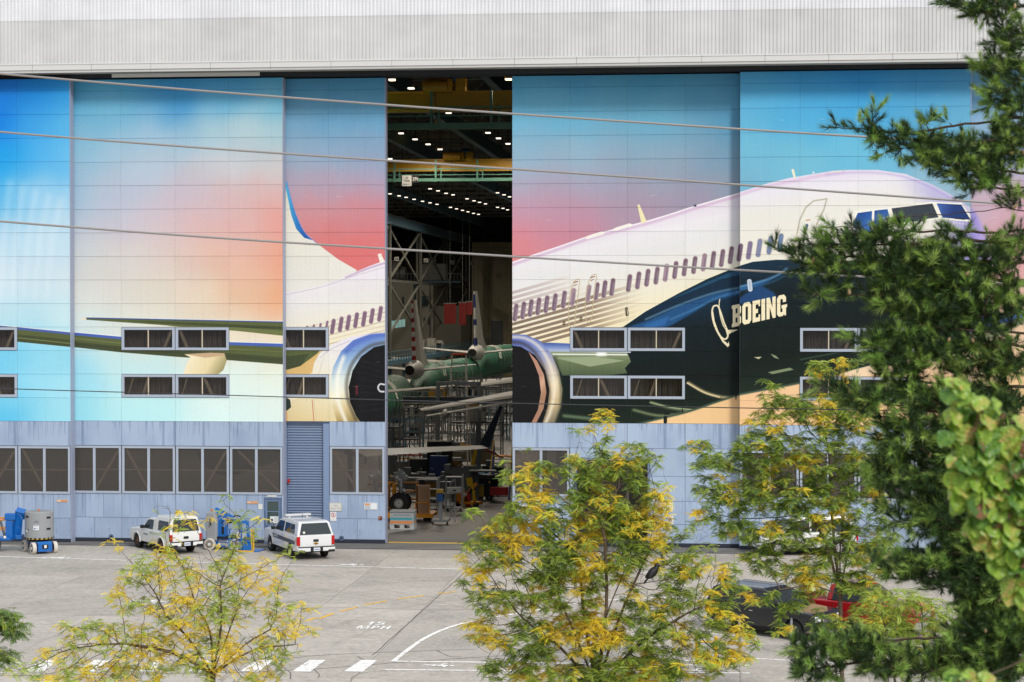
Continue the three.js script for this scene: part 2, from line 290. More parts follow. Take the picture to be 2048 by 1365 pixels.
// ---------------------------------------------------------------- the mural print: an airliner against an evening sky
// control colours of the printed sky, top rows brightened to offset the overhang shade, [u, v, red, green, blue], one list per door
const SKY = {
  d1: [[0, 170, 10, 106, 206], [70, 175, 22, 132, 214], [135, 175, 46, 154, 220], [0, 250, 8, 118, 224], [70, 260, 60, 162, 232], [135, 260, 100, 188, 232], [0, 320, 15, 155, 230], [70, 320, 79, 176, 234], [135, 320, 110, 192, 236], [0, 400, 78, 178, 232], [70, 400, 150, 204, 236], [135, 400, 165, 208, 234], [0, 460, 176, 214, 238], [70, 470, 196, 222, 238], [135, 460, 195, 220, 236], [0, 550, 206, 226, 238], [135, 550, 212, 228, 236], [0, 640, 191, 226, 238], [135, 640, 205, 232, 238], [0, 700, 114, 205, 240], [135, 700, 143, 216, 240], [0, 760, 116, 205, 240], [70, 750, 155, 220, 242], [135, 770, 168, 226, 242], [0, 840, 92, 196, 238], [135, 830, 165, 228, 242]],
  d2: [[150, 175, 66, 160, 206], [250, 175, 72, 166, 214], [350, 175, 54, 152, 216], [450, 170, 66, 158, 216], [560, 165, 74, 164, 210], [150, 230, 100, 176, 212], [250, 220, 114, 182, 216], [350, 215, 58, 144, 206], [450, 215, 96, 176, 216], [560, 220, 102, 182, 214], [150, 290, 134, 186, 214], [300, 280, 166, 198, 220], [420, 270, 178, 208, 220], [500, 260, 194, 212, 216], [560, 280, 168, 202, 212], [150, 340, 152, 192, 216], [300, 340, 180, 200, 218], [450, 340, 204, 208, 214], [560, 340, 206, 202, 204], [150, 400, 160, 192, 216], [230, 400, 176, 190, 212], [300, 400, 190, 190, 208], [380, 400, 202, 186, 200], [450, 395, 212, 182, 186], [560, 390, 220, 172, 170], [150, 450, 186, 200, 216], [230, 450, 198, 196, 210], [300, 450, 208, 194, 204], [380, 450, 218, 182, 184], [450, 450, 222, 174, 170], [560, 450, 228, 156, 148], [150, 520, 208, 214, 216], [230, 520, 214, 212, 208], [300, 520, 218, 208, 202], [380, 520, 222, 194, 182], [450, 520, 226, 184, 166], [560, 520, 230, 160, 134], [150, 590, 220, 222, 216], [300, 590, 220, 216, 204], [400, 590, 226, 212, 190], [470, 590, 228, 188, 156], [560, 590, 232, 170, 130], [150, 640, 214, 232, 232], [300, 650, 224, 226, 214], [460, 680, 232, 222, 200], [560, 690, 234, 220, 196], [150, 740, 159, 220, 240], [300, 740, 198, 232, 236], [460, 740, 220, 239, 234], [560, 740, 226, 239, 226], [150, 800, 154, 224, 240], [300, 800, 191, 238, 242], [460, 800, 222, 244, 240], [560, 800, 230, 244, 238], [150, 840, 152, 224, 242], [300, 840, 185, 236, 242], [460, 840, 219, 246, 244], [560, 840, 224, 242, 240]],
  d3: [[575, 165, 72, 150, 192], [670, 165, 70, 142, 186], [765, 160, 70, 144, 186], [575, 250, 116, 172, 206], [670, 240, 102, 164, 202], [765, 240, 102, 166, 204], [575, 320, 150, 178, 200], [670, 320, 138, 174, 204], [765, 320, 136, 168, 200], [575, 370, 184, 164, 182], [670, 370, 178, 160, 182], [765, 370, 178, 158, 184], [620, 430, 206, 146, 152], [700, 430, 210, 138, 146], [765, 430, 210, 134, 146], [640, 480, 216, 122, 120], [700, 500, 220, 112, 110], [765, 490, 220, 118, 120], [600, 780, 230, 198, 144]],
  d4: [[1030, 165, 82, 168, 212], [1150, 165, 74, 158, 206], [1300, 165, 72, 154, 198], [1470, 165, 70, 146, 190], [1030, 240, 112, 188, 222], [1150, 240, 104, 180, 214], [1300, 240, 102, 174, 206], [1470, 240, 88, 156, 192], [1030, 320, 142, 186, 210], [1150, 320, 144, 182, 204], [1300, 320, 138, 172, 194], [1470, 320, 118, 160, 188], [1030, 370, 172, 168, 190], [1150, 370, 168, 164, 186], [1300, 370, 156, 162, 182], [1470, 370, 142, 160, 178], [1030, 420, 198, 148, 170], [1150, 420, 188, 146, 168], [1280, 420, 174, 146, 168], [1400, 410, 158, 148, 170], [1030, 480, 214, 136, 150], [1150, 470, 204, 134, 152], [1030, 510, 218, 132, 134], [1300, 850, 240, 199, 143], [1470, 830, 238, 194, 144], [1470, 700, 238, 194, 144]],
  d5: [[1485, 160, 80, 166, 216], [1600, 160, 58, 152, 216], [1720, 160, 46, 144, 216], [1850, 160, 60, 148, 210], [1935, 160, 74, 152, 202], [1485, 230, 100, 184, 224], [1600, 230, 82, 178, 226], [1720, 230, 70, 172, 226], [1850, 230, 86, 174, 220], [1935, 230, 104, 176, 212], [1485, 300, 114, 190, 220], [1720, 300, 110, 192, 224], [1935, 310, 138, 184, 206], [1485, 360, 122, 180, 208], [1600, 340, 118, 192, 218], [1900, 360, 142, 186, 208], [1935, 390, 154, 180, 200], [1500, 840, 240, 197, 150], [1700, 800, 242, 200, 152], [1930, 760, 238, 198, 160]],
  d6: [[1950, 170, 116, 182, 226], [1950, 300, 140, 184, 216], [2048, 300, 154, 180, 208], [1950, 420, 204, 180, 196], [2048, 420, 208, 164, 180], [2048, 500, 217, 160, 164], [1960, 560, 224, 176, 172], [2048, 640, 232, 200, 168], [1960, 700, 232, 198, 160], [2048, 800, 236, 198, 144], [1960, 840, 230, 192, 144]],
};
const PPM = 72;   // print resolution, pixels per metre
function printFor(id, x0, x1, z, draw) {
  const h = TOP - MUR, W = Math.round((x1 - x0) * PPM), H = Math.round(h * PPM), c = canvas(W, H), ctx = c.getContext('2d');
  const m = (u, v) => { const p = pt(u, v, z); return [(p.x - x0) * PPM, (TOP - p.y) * PPM]; };
  // sky
  const gw = 48, gh = Math.round(48 * H / W), sc = canvas(gw, gh), sx = sc.getContext('2d'), img = sx.createImageData(gw, gh);
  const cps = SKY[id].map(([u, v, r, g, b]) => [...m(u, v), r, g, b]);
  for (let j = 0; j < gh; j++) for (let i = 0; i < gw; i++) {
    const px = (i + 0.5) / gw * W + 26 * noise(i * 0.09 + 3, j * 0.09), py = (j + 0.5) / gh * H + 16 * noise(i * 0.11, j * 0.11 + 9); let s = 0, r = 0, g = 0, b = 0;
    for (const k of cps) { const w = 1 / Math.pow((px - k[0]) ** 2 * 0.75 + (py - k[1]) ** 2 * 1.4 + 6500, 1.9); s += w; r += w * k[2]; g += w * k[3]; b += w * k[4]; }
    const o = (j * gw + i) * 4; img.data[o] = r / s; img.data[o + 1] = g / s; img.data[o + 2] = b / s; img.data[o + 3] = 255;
  }
  sx.putImageData(img, 0, 0); ctx.imageSmoothingEnabled = true; ctx.imageSmoothingQuality = 'high'; ctx.filter = 'blur(14px)'; ctx.drawImage(sc, -20, -20, W + 40, H + 40); ctx.filter = 'none';
  const K = {
    ctx, m, W, H,
    path(pts, smooth = false, close = true) {
      const q = pts.map(([u, v]) => m(u, v)), p = smooth ? new THREE.CatmullRomCurve3(q.map(([a, b]) => V(a, b, 0)), close && smooth === 2).getPoints(pts.length * 8).map((k) => [k.x, k.y]) : q;
      ctx.beginPath(); p.forEach(([a, b], i) => (i ? ctx.lineTo(a, b) : ctx.moveTo(a, b))); if (close) ctx.closePath();
    },
    grad(a, b, stops) { const [x0, y0] = m(...a), [x1, y1] = m(...b), g = ctx.createLinearGradient(x0, y0, x1, y1); stops.forEach(([t, cc]) => g.addColorStop(t, cc)); return g; },
    fill(pts, style, smooth) { this.path(pts, smooth); ctx.fillStyle = style; ctx.fill(); },
    line(pts, style, w, smooth) { this.path(pts, smooth, false); ctx.strokeStyle = style; ctx.lineWidth = w * PPM / 40; ctx.lineJoin = 'round'; ctx.lineCap = 'butt'; ctx.stroke(); },
    clipTo(pts, smooth, f) { ctx.save(); this.path(pts, smooth); ctx.clip(); f(); ctx.restore(); },
    soft(px, f) { ctx.filter = `blur(${px}px)`; f(); ctx.filter = 'none'; },
    oval(u, v, w, h, tilt, style) { const [a, b] = m(u, v), s = PPM / 40; ctx.save(); ctx.translate(a, b); ctx.rotate(tilt); ctx.beginPath(); ctx.roundRect(-w / 2 * s, -h / 2 * s, w * s, h * s, w * 0.48 * s); ctx.fillStyle = style; ctx.fill(); ctx.restore(); },
  };
  draw(K);
  // rivet rows, faint print-sheet seams and weather streaks
  reseed(id.charCodeAt(1) * 91);
  for (let i = 0; i < 900; i++) { const x = rnd(0, W), y = rnd(0, H), l = rnd(20, 150); ctx.fillStyle = rnd() < 0.5 ? `rgba(255,255,255,${rnd(0.01, 0.05)})` : `rgba(40,50,70,${rnd(0.01, 0.045)})`; ctx.fillRect(x, y, rnd(0.6, 2), l); }
  for (let i = 0; i < 5000; i++) { ctx.fillStyle = rnd() < 0.5 ? `rgba(255,255,255,${rnd(0.02, 0.09)})` : `rgba(30,40,60,${rnd(0.02, 0.09)})`; ctx.fillRect(rnd(0, W), rnd(0, H), rnd(1, 3), rnd(1, 3)); }
  for (let x = 0; x < W; x += 1.43 * PPM) for (let y = 0; y < H; y += 11) { ctx.fillStyle = rnd() < 0.6 ? 'rgba(40,55,80,0.20)' : 'rgba(235,240,245,0.16)'; ctx.fillRect(x + rnd(-1, 1), y, 2, 2); }
  for (let y = H; y > 0; y -= ROW * PPM) for (let x = 0; x < W; x += 13) { ctx.fillStyle = 'rgba(40,55,80,0.14)'; ctx.fillRect(x, y + 6, 2, 2); }
  for (let i = 0; i < 26; i++) { ctx.fillStyle = `rgba(240,240,238,${rnd(0.1, 0.4)})`; ctx.fillRect(rnd(0, W), Math.round(rnd(0, H / (ROW * PPM))) * ROW * PPM + rnd(-3, 3), rnd(4, 26), 1.5); }
  const t = canvasTex(c); t.wrapS = t.wrapT = THREE.ClampToEdgeWrapping; return t;
}
const OLIVE = '#59623c', OLIVE2 = '#454d33', CREAM = '#ece4c6', SHELL = '#e9e6df', NAVY = '#13262c';
const PRINT = {
  d1(K) {
    K.fill([[-120, 646], [34, 658], [146, 669], [146, 695], [34, 684], [-120, 668]], OLIVE);
    K.fill([[-120, 655], [34, 669], [146, 681], [146, 695], [34, 684], [-120, 668]], OLIVE2);
    K.line([[-120, 644], [34, 657], [146, 668]], '#4b62a6', 5); K.line([[-120, 642], [34, 654], [146, 665]], '#e9eef2', 1.5);
    K.line([[-120, 662], [34, 676], [146, 688]], '#707a50', 2);
    K.soft(10, () => { for (let i = 0; i < 5; i++) K.line([[20 + i * 26, 360 + i * 9], [8 + i * 24, 470], [2 + i * 22, 600]], 'rgba(235,244,250,0.35)', 9); });
  },
  d2(K) {
    K.fill([[157, 638.5], [176, 634.5], [172, 641]], CREAM);
    K.fill([[172, 636.5], [320, 640], [460, 643], [575, 645], [575, 673], [470, 662], [330, 651], [172, 640]], OLIVE);
    K.fill([[250, 641], [460, 649], [575, 655], [575, 660], [460, 655], [300, 646]], OLIVE2);
    K.fill([[330, 652], [460, 654], [575, 663], [575, 673], [470, 662]], '#6c7448');
    K.line([[172, 636.5], [575, 645]], '#41528c', 2.2); K.line([[300, 637.5], [575, 643]], '#dfe6ea', 1.2);
    // main wing
    K.fill([[140, 668], [240, 677], [458, 689], [575, 694], [575, 730], [458, 721], [350, 714], [240, 705], [140, 694]], OLIVE);
    K.fill([[140, 683], [240, 693], [458, 707], [575, 716], [575, 730], [458, 721], [350, 714], [240, 705], [140, 694]], OLIVE2);
    K.line([[140, 676], [240, 687], [458, 699], [575, 704]], '#6b7448', 3); K.line([[140, 688], [300, 703], [458, 713], [575, 722]], '#39402c', 1.4);
    K.line([[140, 667], [240, 676], [458, 687.5], [575, 691.5]], '#4a64b2', 6.5); K.line([[140, 664], [240, 673], [458, 684], [575, 687.5]], '#eef1f2', 1.6);
    K.fill([[366, 749], [372, 730], [380, 715], [368, 709], [420, 706], [448, 707], [453, 722], [446, 741], [436, 749]], K.grad([380, 712], [440, 750], [[0, '#f2e7c8'], [0.6, '#e6d6a8'], [1, '#9c9468']]), 0);
    K.fill([[368, 709], [420, 706], [448, 707], [450, 712], [410, 716]], '#c7a886');
  },
  d3(K) {
    const fin = [[560, 350], [573, 362], [579, 385], [587, 415], [597, 442], [610, 466], [636, 489], [676, 519], [714, 541], [700, 556], [640, 590], [560, 600]];
    K.fill(fin, K.grad([575, 400], [640, 560], [[0, '#e6e3d2'], [1, '#e6e4dd']]));
    K.fill([[560, 350], [573, 362], [579, 385], [587, 415], [597, 442], [610, 466], [625, 481], [608, 476], [592, 458], [582, 430], [576, 400], [570, 372]], K.grad([575, 400], [610, 400], [[0, '#53b0d8'], [0.5, '#2f7fc4'], [1, '#2a5fae']]));
    K.line([[573, 362], [579, 385], [587, 415], [597, 442], [610, 466], [636, 489]], '#8a90cc', 1.5, true);
    const fus = [[560, 588], [600, 580], [640, 571], [676, 560], [700, 549], [740, 532], [785, 516], [785, 860], [560, 860]];
    K.fill(fus, K.grad([640, 560], [655, 690], [[0, '#e9e4ec'], [0.35, '#e8e6e4'], [0.7, '#ebe6d6'], [1, '#efe6c8']]));
    K.line([[690, 556], [740, 536], [785, 522]], '#cdb6d2', 4, true); K.line([[570, 590], [640, 575], [700, 555], [785, 530]], '#c9c4cc', 1.4, true);
    K.fill([[755, 509], [762, 507], [769, 524], [760, 526]], '#f2efe2');
    K.clipTo([[560, 580], [600, 640], [785, 590], [785, 690], [560, 720]], 0, () => { for (let i = 0; i < 7; i++) K.line([[560 + i * 8, 668 + i * 7], [785, 612 + i * 9]], i % 2 ? 'rgba(170,150,128,0.55)' : 'rgba(205,190,170,0.5)', 2.2); });
    const ws = [[240, 805], [276, 795], [310, 787], [346, 776], [382, 770], [418, 757], [455, 747]];
    for (const [a, b] of ws) { K.oval(560 + a / 2.276, 300 + b / 2.276, 9, 33, 0.16, '#a9929f'); K.oval(560 + a / 2.276, 300 + b / 2.276, 7, 30, 0.16, '#80667a'); }
    for (const [a, b, h] of [[212, 800, 20], [183, 803, 13], [153, 806, 10], [123, 808, 6]]) K.oval(560 + a / 2.276, 300 + b / 2.276, 5, h, 0.2, '#8f7183');
    // wing root and nacelle
    K.fill([[560, 692], [640, 702], [612, 730], [590, 740], [560, 744]], OLIVE); K.fill([[560, 715], [618, 708], [600, 735], [560, 742]], OLIVE2);
    K.fill([[560, 744], [600, 733], [642, 702], [660, 690], [640, 740], [590, 760], [560, 760]], '#dcb878');
    const nac = [[640, 706], [662, 690], [700, 674], [740, 668], [785, 666], [785, 860], [576, 860], [574, 806], [598, 796], [622, 756], [628, 726]];
    K.fill(nac, K.grad([690, 672], [640, 850], [[0, '#e6e2ee'], [0.3, '#ece9e2'], [0.65, '#efe6c6'], [1, '#e3cf9c']]));
    K.fill([[560, 790], [580, 800], [582, 815], [574, 822], [560, 822]], '#2c3a34'); K.fill([[560, 822], [574, 822], [578, 860], [560, 860]], '#e2b47c');
    K.line([[648, 715], [634, 760], [628, 800], [634, 848]], '#cfc6ae', 1, true); K.line([[624, 800], [628, 848]], '#c0504c', 1.2);
    K.line([[640, 716], [660, 700], [700, 682]], '#b9b6c0', 1.2, true);
    const lip = [[785, 666], [740, 669], [706, 681], [682, 703], [666, 735], [659, 770], [662, 808], [676, 850], [730, 850], [785, 850]];
    K.fill(lip, K.grad([668, 700], [720, 850], [[0, '#5f7fc8'], [0.16, '#8fb0d8'], [0.36, '#d9e6e4'], [0.55, '#f3efd8'], [0.75, '#d9c490'], [0.92, '#a08a56'], [1, '#d8c79a']]), 0);
    K.soft(4, () => { K.line([[785, 670], [745, 673], [712, 686], [690, 706]], '#5a74c4', 7, true); K.line([[688, 712], [676, 750], [676, 800], [694, 850]], 'rgba(250,248,236,0.9)', 7, true); K.line([[785, 684], [740, 693], [708, 722], [694, 760], [696, 800], [716, 850]], 'rgba(70,66,60,0.75)', 6, true); });
    K.fill([[785, 687], [748, 695], [722, 714], [705, 742], [697, 775], [700, 805], [712, 832], [724, 850], [785, 860]], K.grad([697, 770], [785, 770], [[0, '#0a0a0c'], [0.25, '#141518'], [1, '#111216']]), 0);
    for (let i = 0; i < 9; i++) K.line([[785, 778 + i * 9 - 36], [712, 760 + i * 14 - 45]], 'rgba(60,62,70,0.35)', 1);
    K.line([[770, 770], [760, 769], [756, 776], [760, 783], [769, 784]], '#c9ccd2', 3.4, true);
    K.fill([[711, 772], [715, 771], [716, 790], [711, 790]], '#5a2228');
  },
  d4(K) {
    const ctx = K.ctx;
    const top = [[1010, 529], [1025, 524], [1060, 512], [1120, 492], [1178, 472], [1230, 458], [1290, 443], [1340, 428], [1386, 413], [1440, 397], [1495, 381]];
    K.fill([...top, [1495, 870], [1010, 870]], K.grad([1200, 470], [1240, 640], [[0, '#e6e0ea'], [0.12, '#ebe9ee'], [0.3, '#e6e6e8'], [0.58, '#e8e6de'], [0.8, '#ece6d0'], [1, '#efe5c2']]));
    K.soft(2.5, () => K.line(top.map(([u, v]) => [u, v + 6]), '#d7bcd8', 5, true)); K.line(top.map(([u, v]) => [u, v + 1]), '#f6f0f6', 2.2, true);
    K.fill([[1275, 410], [1279, 409], [1294, 444], [1283, 447]], '#eee6b8'); K.fill([[1386, 412], [1390, 409], [1394, 411], [1392, 414]], '#41506a');
    for (const [a, b] of [[1170, 474], [1225, 458]]) K.fill([[a, b + 1], [a + 8, b - 3], [a + 34, b - 11], [a + 40, b - 9], [a + 38, b - 5], [a + 4, b + 5]], '#f4f1ea');
    // speed stripes along the flank
    ctx.save(); K.path([[1010, 560], [1290, 540], [1300, 618], [1200, 700], [1010, 705]]); ctx.clip();
    for (let i = 0; i < 12; i++) {
      const y0 = 584 + i * 10.5, xe = i < 5 ? 1140 + i * 12 : 1312 - i * 2, g = K.grad([1024, y0], [xe, y0 - 40], [[0, i < 5 ? 'rgba(176,158,160,0.75)' : 'rgba(122,104,90,0.95)'], [0.6, i < 5 ? 'rgba(190,172,170,0.55)' : 'rgba(138,116,98,0.85)'], [1, 'rgba(200,180,150,0)']]);
      K.fill([[1010, y0 + 3.2], [xe, y0 - (xe - 1024) * 0.27 - 2.8], [xe + 8, y0 - (xe - 1024) * 0.27 + 2.2], [1010, y0 + 9]], g);
    }
    ctx.restore();
    const ws = [[75, 785], [112, 775], [148, 763], [185, 755], [224, 745], [264, 735], [308, 722], [352, 710], [426, 693], [466, 682], [504, 672], [542, 662], [623, 643], [667, 630], [711, 617], [756, 607], [801, 593], [846, 580], [892, 567], [938, 556], [984, 543], [1028, 531], [1072, 522], [1114, 508], [1157, 496]];
    ws.forEach(([a, b], i) => { const u = 1000 + a / 2.411, v = 300 + b / 2.411; K.oval(u, v, 10, 37, 0.13, '#b3a0a6'); K.oval(u, v, 7.6, 34, 0.13, [7, 8, 16, 20].includes(i) ? '#a08694' : '#75606e'); K.oval(u + 1.2, v + 2, 3.4, 24, 0.13, '#8a7888'); });
    // two over-wing exits
    for (const [a, b] of [[1146, 600], [1180, 590]]) { K.line([[a - 8, b + 50], [a - 9, b + 12], [a - 2, b - 26], [a + 5, b - 39], [a + 12, b - 41], [a + 12, b - 24], [a + 6, b + 20], [a + 3, b + 48], [a - 2, b + 56], [a - 8, b + 50]], '#c4b492', 1.6, true); K.line([[a + 1, b - 34], [a + 10, b - 37]], '#8a5a4a', 2); K.line([[a + 1, b - 28], [a + 8, b - 31]], '#9a6a5a', 1.5); }
    for (const [a, b] of [[1128, 647], [1162, 638]]) { K.oval(a, b, 5, 8, 0.2, '#3c3428'); K.oval(a, b, 2, 4, 0.2, '#d8cca0'); }
    K.oval(1254, 624, 6, 18, -0.1, '#3a3830'); K.oval(1255, 624, 2, 13, -0.1, '#c9c0a0');
    // dark belly
    const cut = [[1205, 680], [1245, 654], [1290, 623], [1357, 586], [1415, 557], [1469, 535], [1495, 527]];
    K.fill([...cut, [1495, 870], [1010, 870], [1010, 700], [1120, 700]], K.grad([1300, 620], [1330, 850], [[0, '#0e2a40'], [0.2, '#0a1a20'], [0.65, '#0a1512'], [1, '#1a281e']]));
    K.line(cut.slice(1), '#f4ecca', 2.2);
    ctx.save(); K.path([...cut, [1495, 870], [1010, 870], [1010, 700], [1120, 700]]); ctx.clip();
    K.fill([[1340, 600], [1420, 562], [1500, 530], [1500, 545], [1440, 560], [1380, 585]], '#1f4a68');
    K.soft(2.5, () => { K.fill([[1228, 664], [1300, 640], [1360, 612], [1430, 588], [1500, 575], [1500, 584], [1420, 604], [1390, 624], [1345, 650], [1300, 668], [1235, 676]], '#1f4f80'); K.line([[1290, 640], [1360, 610], [1430, 586], [1500, 572]], '#7da7c8', 2.2, true); K.line([[1340, 640], [1395, 616], [1440, 594], [1500, 580]], '#4f86b4', 2, true); K.fill([[1290, 650], [1340, 632], [1330, 650], [1280, 664]], '#2d64a0'); });
    K.soft(3, () => { K.line([[1375, 765], [1410, 785], [1445, 795], [1500, 797]], '#b9a77c', 5, true); K.line([[1300, 805], [1340, 816], [1400, 822], [1460, 806]], '#71805e', 5, true); K.line([[1265, 820], [1320, 832], [1390, 824]], '#8a966e', 4, true); K.line([[1125, 832], [1180, 838], [1230, 846]], '#63785c', 6, true); });
    K.line([[1374, 766], [1410, 786], [1440, 795]], '#d2c49a', 3, true); K.line([[1300, 805], [1345, 816], [1390, 820]], '#9aa57e', 2, true);
    ctx.restore();
    // the logotype: ring, orbit and swept wing, then the name across two doors
    LOGO(K);
    // sky showing below the belly
    const belly = [[1262, 852], [1315, 839], [1373, 825], [1435, 804], [1481, 789], [1500, 784]];
    K.fill([...belly, [1500, 870], [1240, 870]], K.grad([1300, 850], [1490, 800], [[0, '#f2cd9a'], [1, '#eec48e']]));
    K.soft(1.5, () => K.line(belly, '#3f5244', 4, true));
    for (const [a, b, w, h] of [[1302, 838, 9, 4], [1334, 828, 12, 5], [1331, 840, 7, 16], [1473, 790, 2.5, 19], [1493, 787, 2.5, 19], [1365, 822, 2.5, 8]]) K.oval(a, b, w, h, a > 1400 ? 0.1 : 0, '#141a18');
    // wing and engine on this side
    K.fill([[1010, 690], [1100, 686], [1200, 690], [1262, 694], [1262, 706], [1010, 706]], K.grad([1180, 686], [1180, 706], [[0, '#3e58a0'], [0.5, '#7d93c8'], [1, '#cfd8e2']]));
    K.fill([[1100, 704], [1255, 706], [1262, 724], [1250, 737], [1255, 747], [1210, 752], [1125, 752], [1110, 720]], K.grad([1180, 708], [1180, 752], [[0, '#8e9a78'], [0.3, '#6d7c58'], [1, '#4d5e44']]));
    K.line([[1105, 709], [1255, 710]], '#eef0ea', 2.5); K.fill([[1110, 716], [1190, 714], [1250, 722], [1180, 734]], '#98a684');
    K.soft(3, () => K.oval(1203, 709, 22, 7, 0, '#ffffff')); K.oval(1203, 709, 10, 5, 0, '#ffffff');
    const lip = [[1010, 668], [1050, 670], [1080, 682], [1103, 708], [1118, 742], [1125, 780], [1122, 815], [1108, 852], [1010, 852]];
    K.fill(lip, K.grad([1060, 668], [1125, 840], [[0, '#5468b8'], [0.2, '#7e8ec8'], [0.42, '#b9b2b0'], [0.6, '#e6d6b4'], [0.8, '#c9b489'], [1, '#7d7460']]), 0);
    K.soft(4, () => { K.line([[1010, 674], [1050, 677], [1078, 694], [1100, 730], [1109, 780], [1102, 820], [1090, 850]], 'rgba(246,236,214,0.95)', 5, true); K.line([[1010, 684], [1046, 688], [1070, 706], [1090, 744], [1098, 785], [1092, 820], [1080, 850]], 'rgba(58,48,42,0.8)', 5, true); K.line([[1110, 712], [1121, 760], [1122, 810], [1112, 846]], 'rgba(60,64,52,0.8)', 5, true); });
    K.fill([[1010, 690], [1042, 694], [1070, 711], [1090, 741], [1099, 780], [1095, 815], [1083, 852], [1010, 852]], '#111114', 0);
    K.fill([[1056, 703], [1074, 722], [1088, 750], [1093, 785], [1087, 818], [1070, 852], [1060, 852], [1076, 820], [1082, 786], [1078, 752], [1068, 726]], K.grad([1070, 760], [1094, 780], [[0, '#b88a76'], [0.5, '#d3a98e'], [1, '#a88068']]), 0);
  },
  d5(K) {
    const ctx = K.ctx;
    const top = [[1466, 389], [1481, 384], [1539, 366], [1580, 356], [1622, 349], [1660, 343], [1699, 340], [1755, 340], [1811, 348], [1867, 370], [1916, 397], [1945, 419], [1962, 445]];
    K.fill([...top, [1962, 700], [1466, 700]], K.grad([1680, 345], [1700, 530], [[0, '#e6def0'], [0.14, '#e9e8f0'], [0.35, '#e9e8e2'], [1, '#ece8d8']]));
    K.soft(3, () => { K.line([[1466, 394], [1539, 372], [1600, 360], [1640, 352], [1690, 344]], '#dcc4e0', 5, true); K.line([[1650, 350], [1720, 345], [1800, 352], [1860, 374], [1920, 408]], '#c4b6e0', 3, true); });
    K.clipTo([...top, [1962, 700], [1466, 700]], 0, () => K.soft(30, () => { K.fill([[1800, 355], [1870, 372], [1930, 410], [1962, 450], [1962, 560], [1935, 560], [1925, 470], [1890, 420], [1840, 385]], 'rgba(128,122,216,0.7)'); K.fill([[1870, 470], [1962, 450], [1962, 600], [1900, 560]], 'rgba(150,142,218,0.55)'); }));
    K.fill([[1583, 339], [1588, 338], [1592, 356], [1588, 357]], '#f2ecd4'); K.fill([[1625, 347], [1627, 342], [1630, 347]], '#eee'); K.fill([[1659, 345], [1664, 342], [1684, 341], [1684, 344]], '#e8e2dc');
    // forward door
    K.line([[1594, 470], [1600, 440], [1612, 415], [1628, 402], [1654, 398], [1648, 420], [1634, 448], [1628, 475], [1620, 540]], '#bdb8a8', 3, false); K.line([[1594, 470], [1590, 520], [1592, 556], [1598, 576], [1632, 570], [1632, 555]], '#e6dcb8', 3, true);
    K.line([[1630, 434], [1646, 432]], '#bfb8a4', 1.2); K.line([[1612, 441], [1621, 440]], '#b0603c', 1.6); K.oval(1613, 455, 6, 14, 0.25, '#51607a'); K.line([[1592, 479], [1610, 476]], '#8a8070', 2.2); K.line([[1596, 492], [1608, 490]], '#b06a52', 1.6);
    const ws = [[1157, 496], [1203, 485], [1250, 473], [1302, 460], [1352, 448]];
    ws.forEach(([a, b], i) => { const u = 1000 + a / 2.411, v = 300 + b / 2.411; K.oval(u, v, 10.5, 38, 0.14, '#aaa6a8'); K.oval(u, v, 8, 35, 0.14, ['#6e5670', '#7e7290', '#8088a4', '#7484a4', '#6c84ac'][i]); });
    // flight deck windows
    const c8 = (l) => l.map(([x, y]) => [1400 + x * 0.3737, 250 + y * 0.3737]);
    K.fill(c8([[832, 458], [1010, 442], [1235, 412], [1400, 418], [1462, 505], [1460, 520], [1290, 505], [1050, 535], [930, 592], [810, 562], [808, 530]]), '#f3f1e6');
    K.fill(c8([[845, 472], [922, 461], [918, 580], [828, 555], [822, 530]]), K.grad([1710, 425], [1740, 465], [[0, '#1c448c'], [1, '#3f78c4']])); K.fill(c8([[935, 459], [1005, 451], [1025, 530], [932, 580]]), K.grad([1750, 425], [1780, 460], [[0, '#1d4a98'], [1, '#5a86c8']]));
    K.fill(c8([[970, 520], [985, 490], [1000, 500], [1012, 545], [965, 560]]), 'rgba(180,180,214,0.6)');
    K.fill(c8([[1027, 447], [1245, 421], [1278, 495], [1045, 527]]), '#3a424c'); K.fill(c8([[1268, 420], [1400, 427], [1450, 508], [1300, 497]]), K.grad([1875, 408], [1935, 438], [[0, '#4a6cb8'], [0.5, '#263f7c'], [1, '#22386c']])); K.fill(c8([[1470, 486], [1486, 512], [1472, 516]]), '#31466e');
    K.line(c8([[1060, 524], [1130, 514], [1200, 514]]), '#20242c', 2); K.line(c8([[1360, 500], [1420, 506]]), '#20242c', 2);
    for (let i = 0; i < 9; i++) K.oval(1400 + (1290 + i * 17) * 0.3737, 250 + (512 + i * 2.5) * 0.3737, 2, 2, 0, '#f6f4ff');
    // dark belly
    const cut = [[1466, 536], [1506, 524], [1552, 520], [1620, 520], [1760, 524], [1900, 530], [1970, 530]];
    K.fill([...cut, [1970, 700], [1850, 716], [1760, 728], [1700, 742], [1640, 758], [1597, 767], [1539, 778], [1466, 792]], K.grad([1600, 520], [1640, 770], [[0, '#0f2c40'], [0.22, '#0a1a20'], [0.7, '#0b1713'], [1, '#1c2a20']]));
    ctx.save(); K.path([...cut, [1970, 700], [1850, 716], [1700, 742], [1597, 767], [1466, 792]]); ctx.clip();
    K.soft(2.5, () => { K.fill([[1470, 575], [1510, 565], [1555, 553], [1570, 540], [1560, 552], [1520, 572], [1470, 586]], '#1f5080'); K.line([[1466, 577], [1520, 564], [1560, 548], [1575, 536]], '#6fa0c8', 2.5, true); K.line([[1470, 582], [1540, 566], [1570, 552]], '#3f78a8', 1.5, true); K.fill([[1485, 592], [1520, 570], [1548, 585], [1556, 600], [1500, 605], [1466, 612]], '#1c4270'); });
    K.oval(1500, 571, 9, 25, -0.12, '#c9d2de'); K.oval(1500, 571, 4, 18, -0.12, '#aebccd');
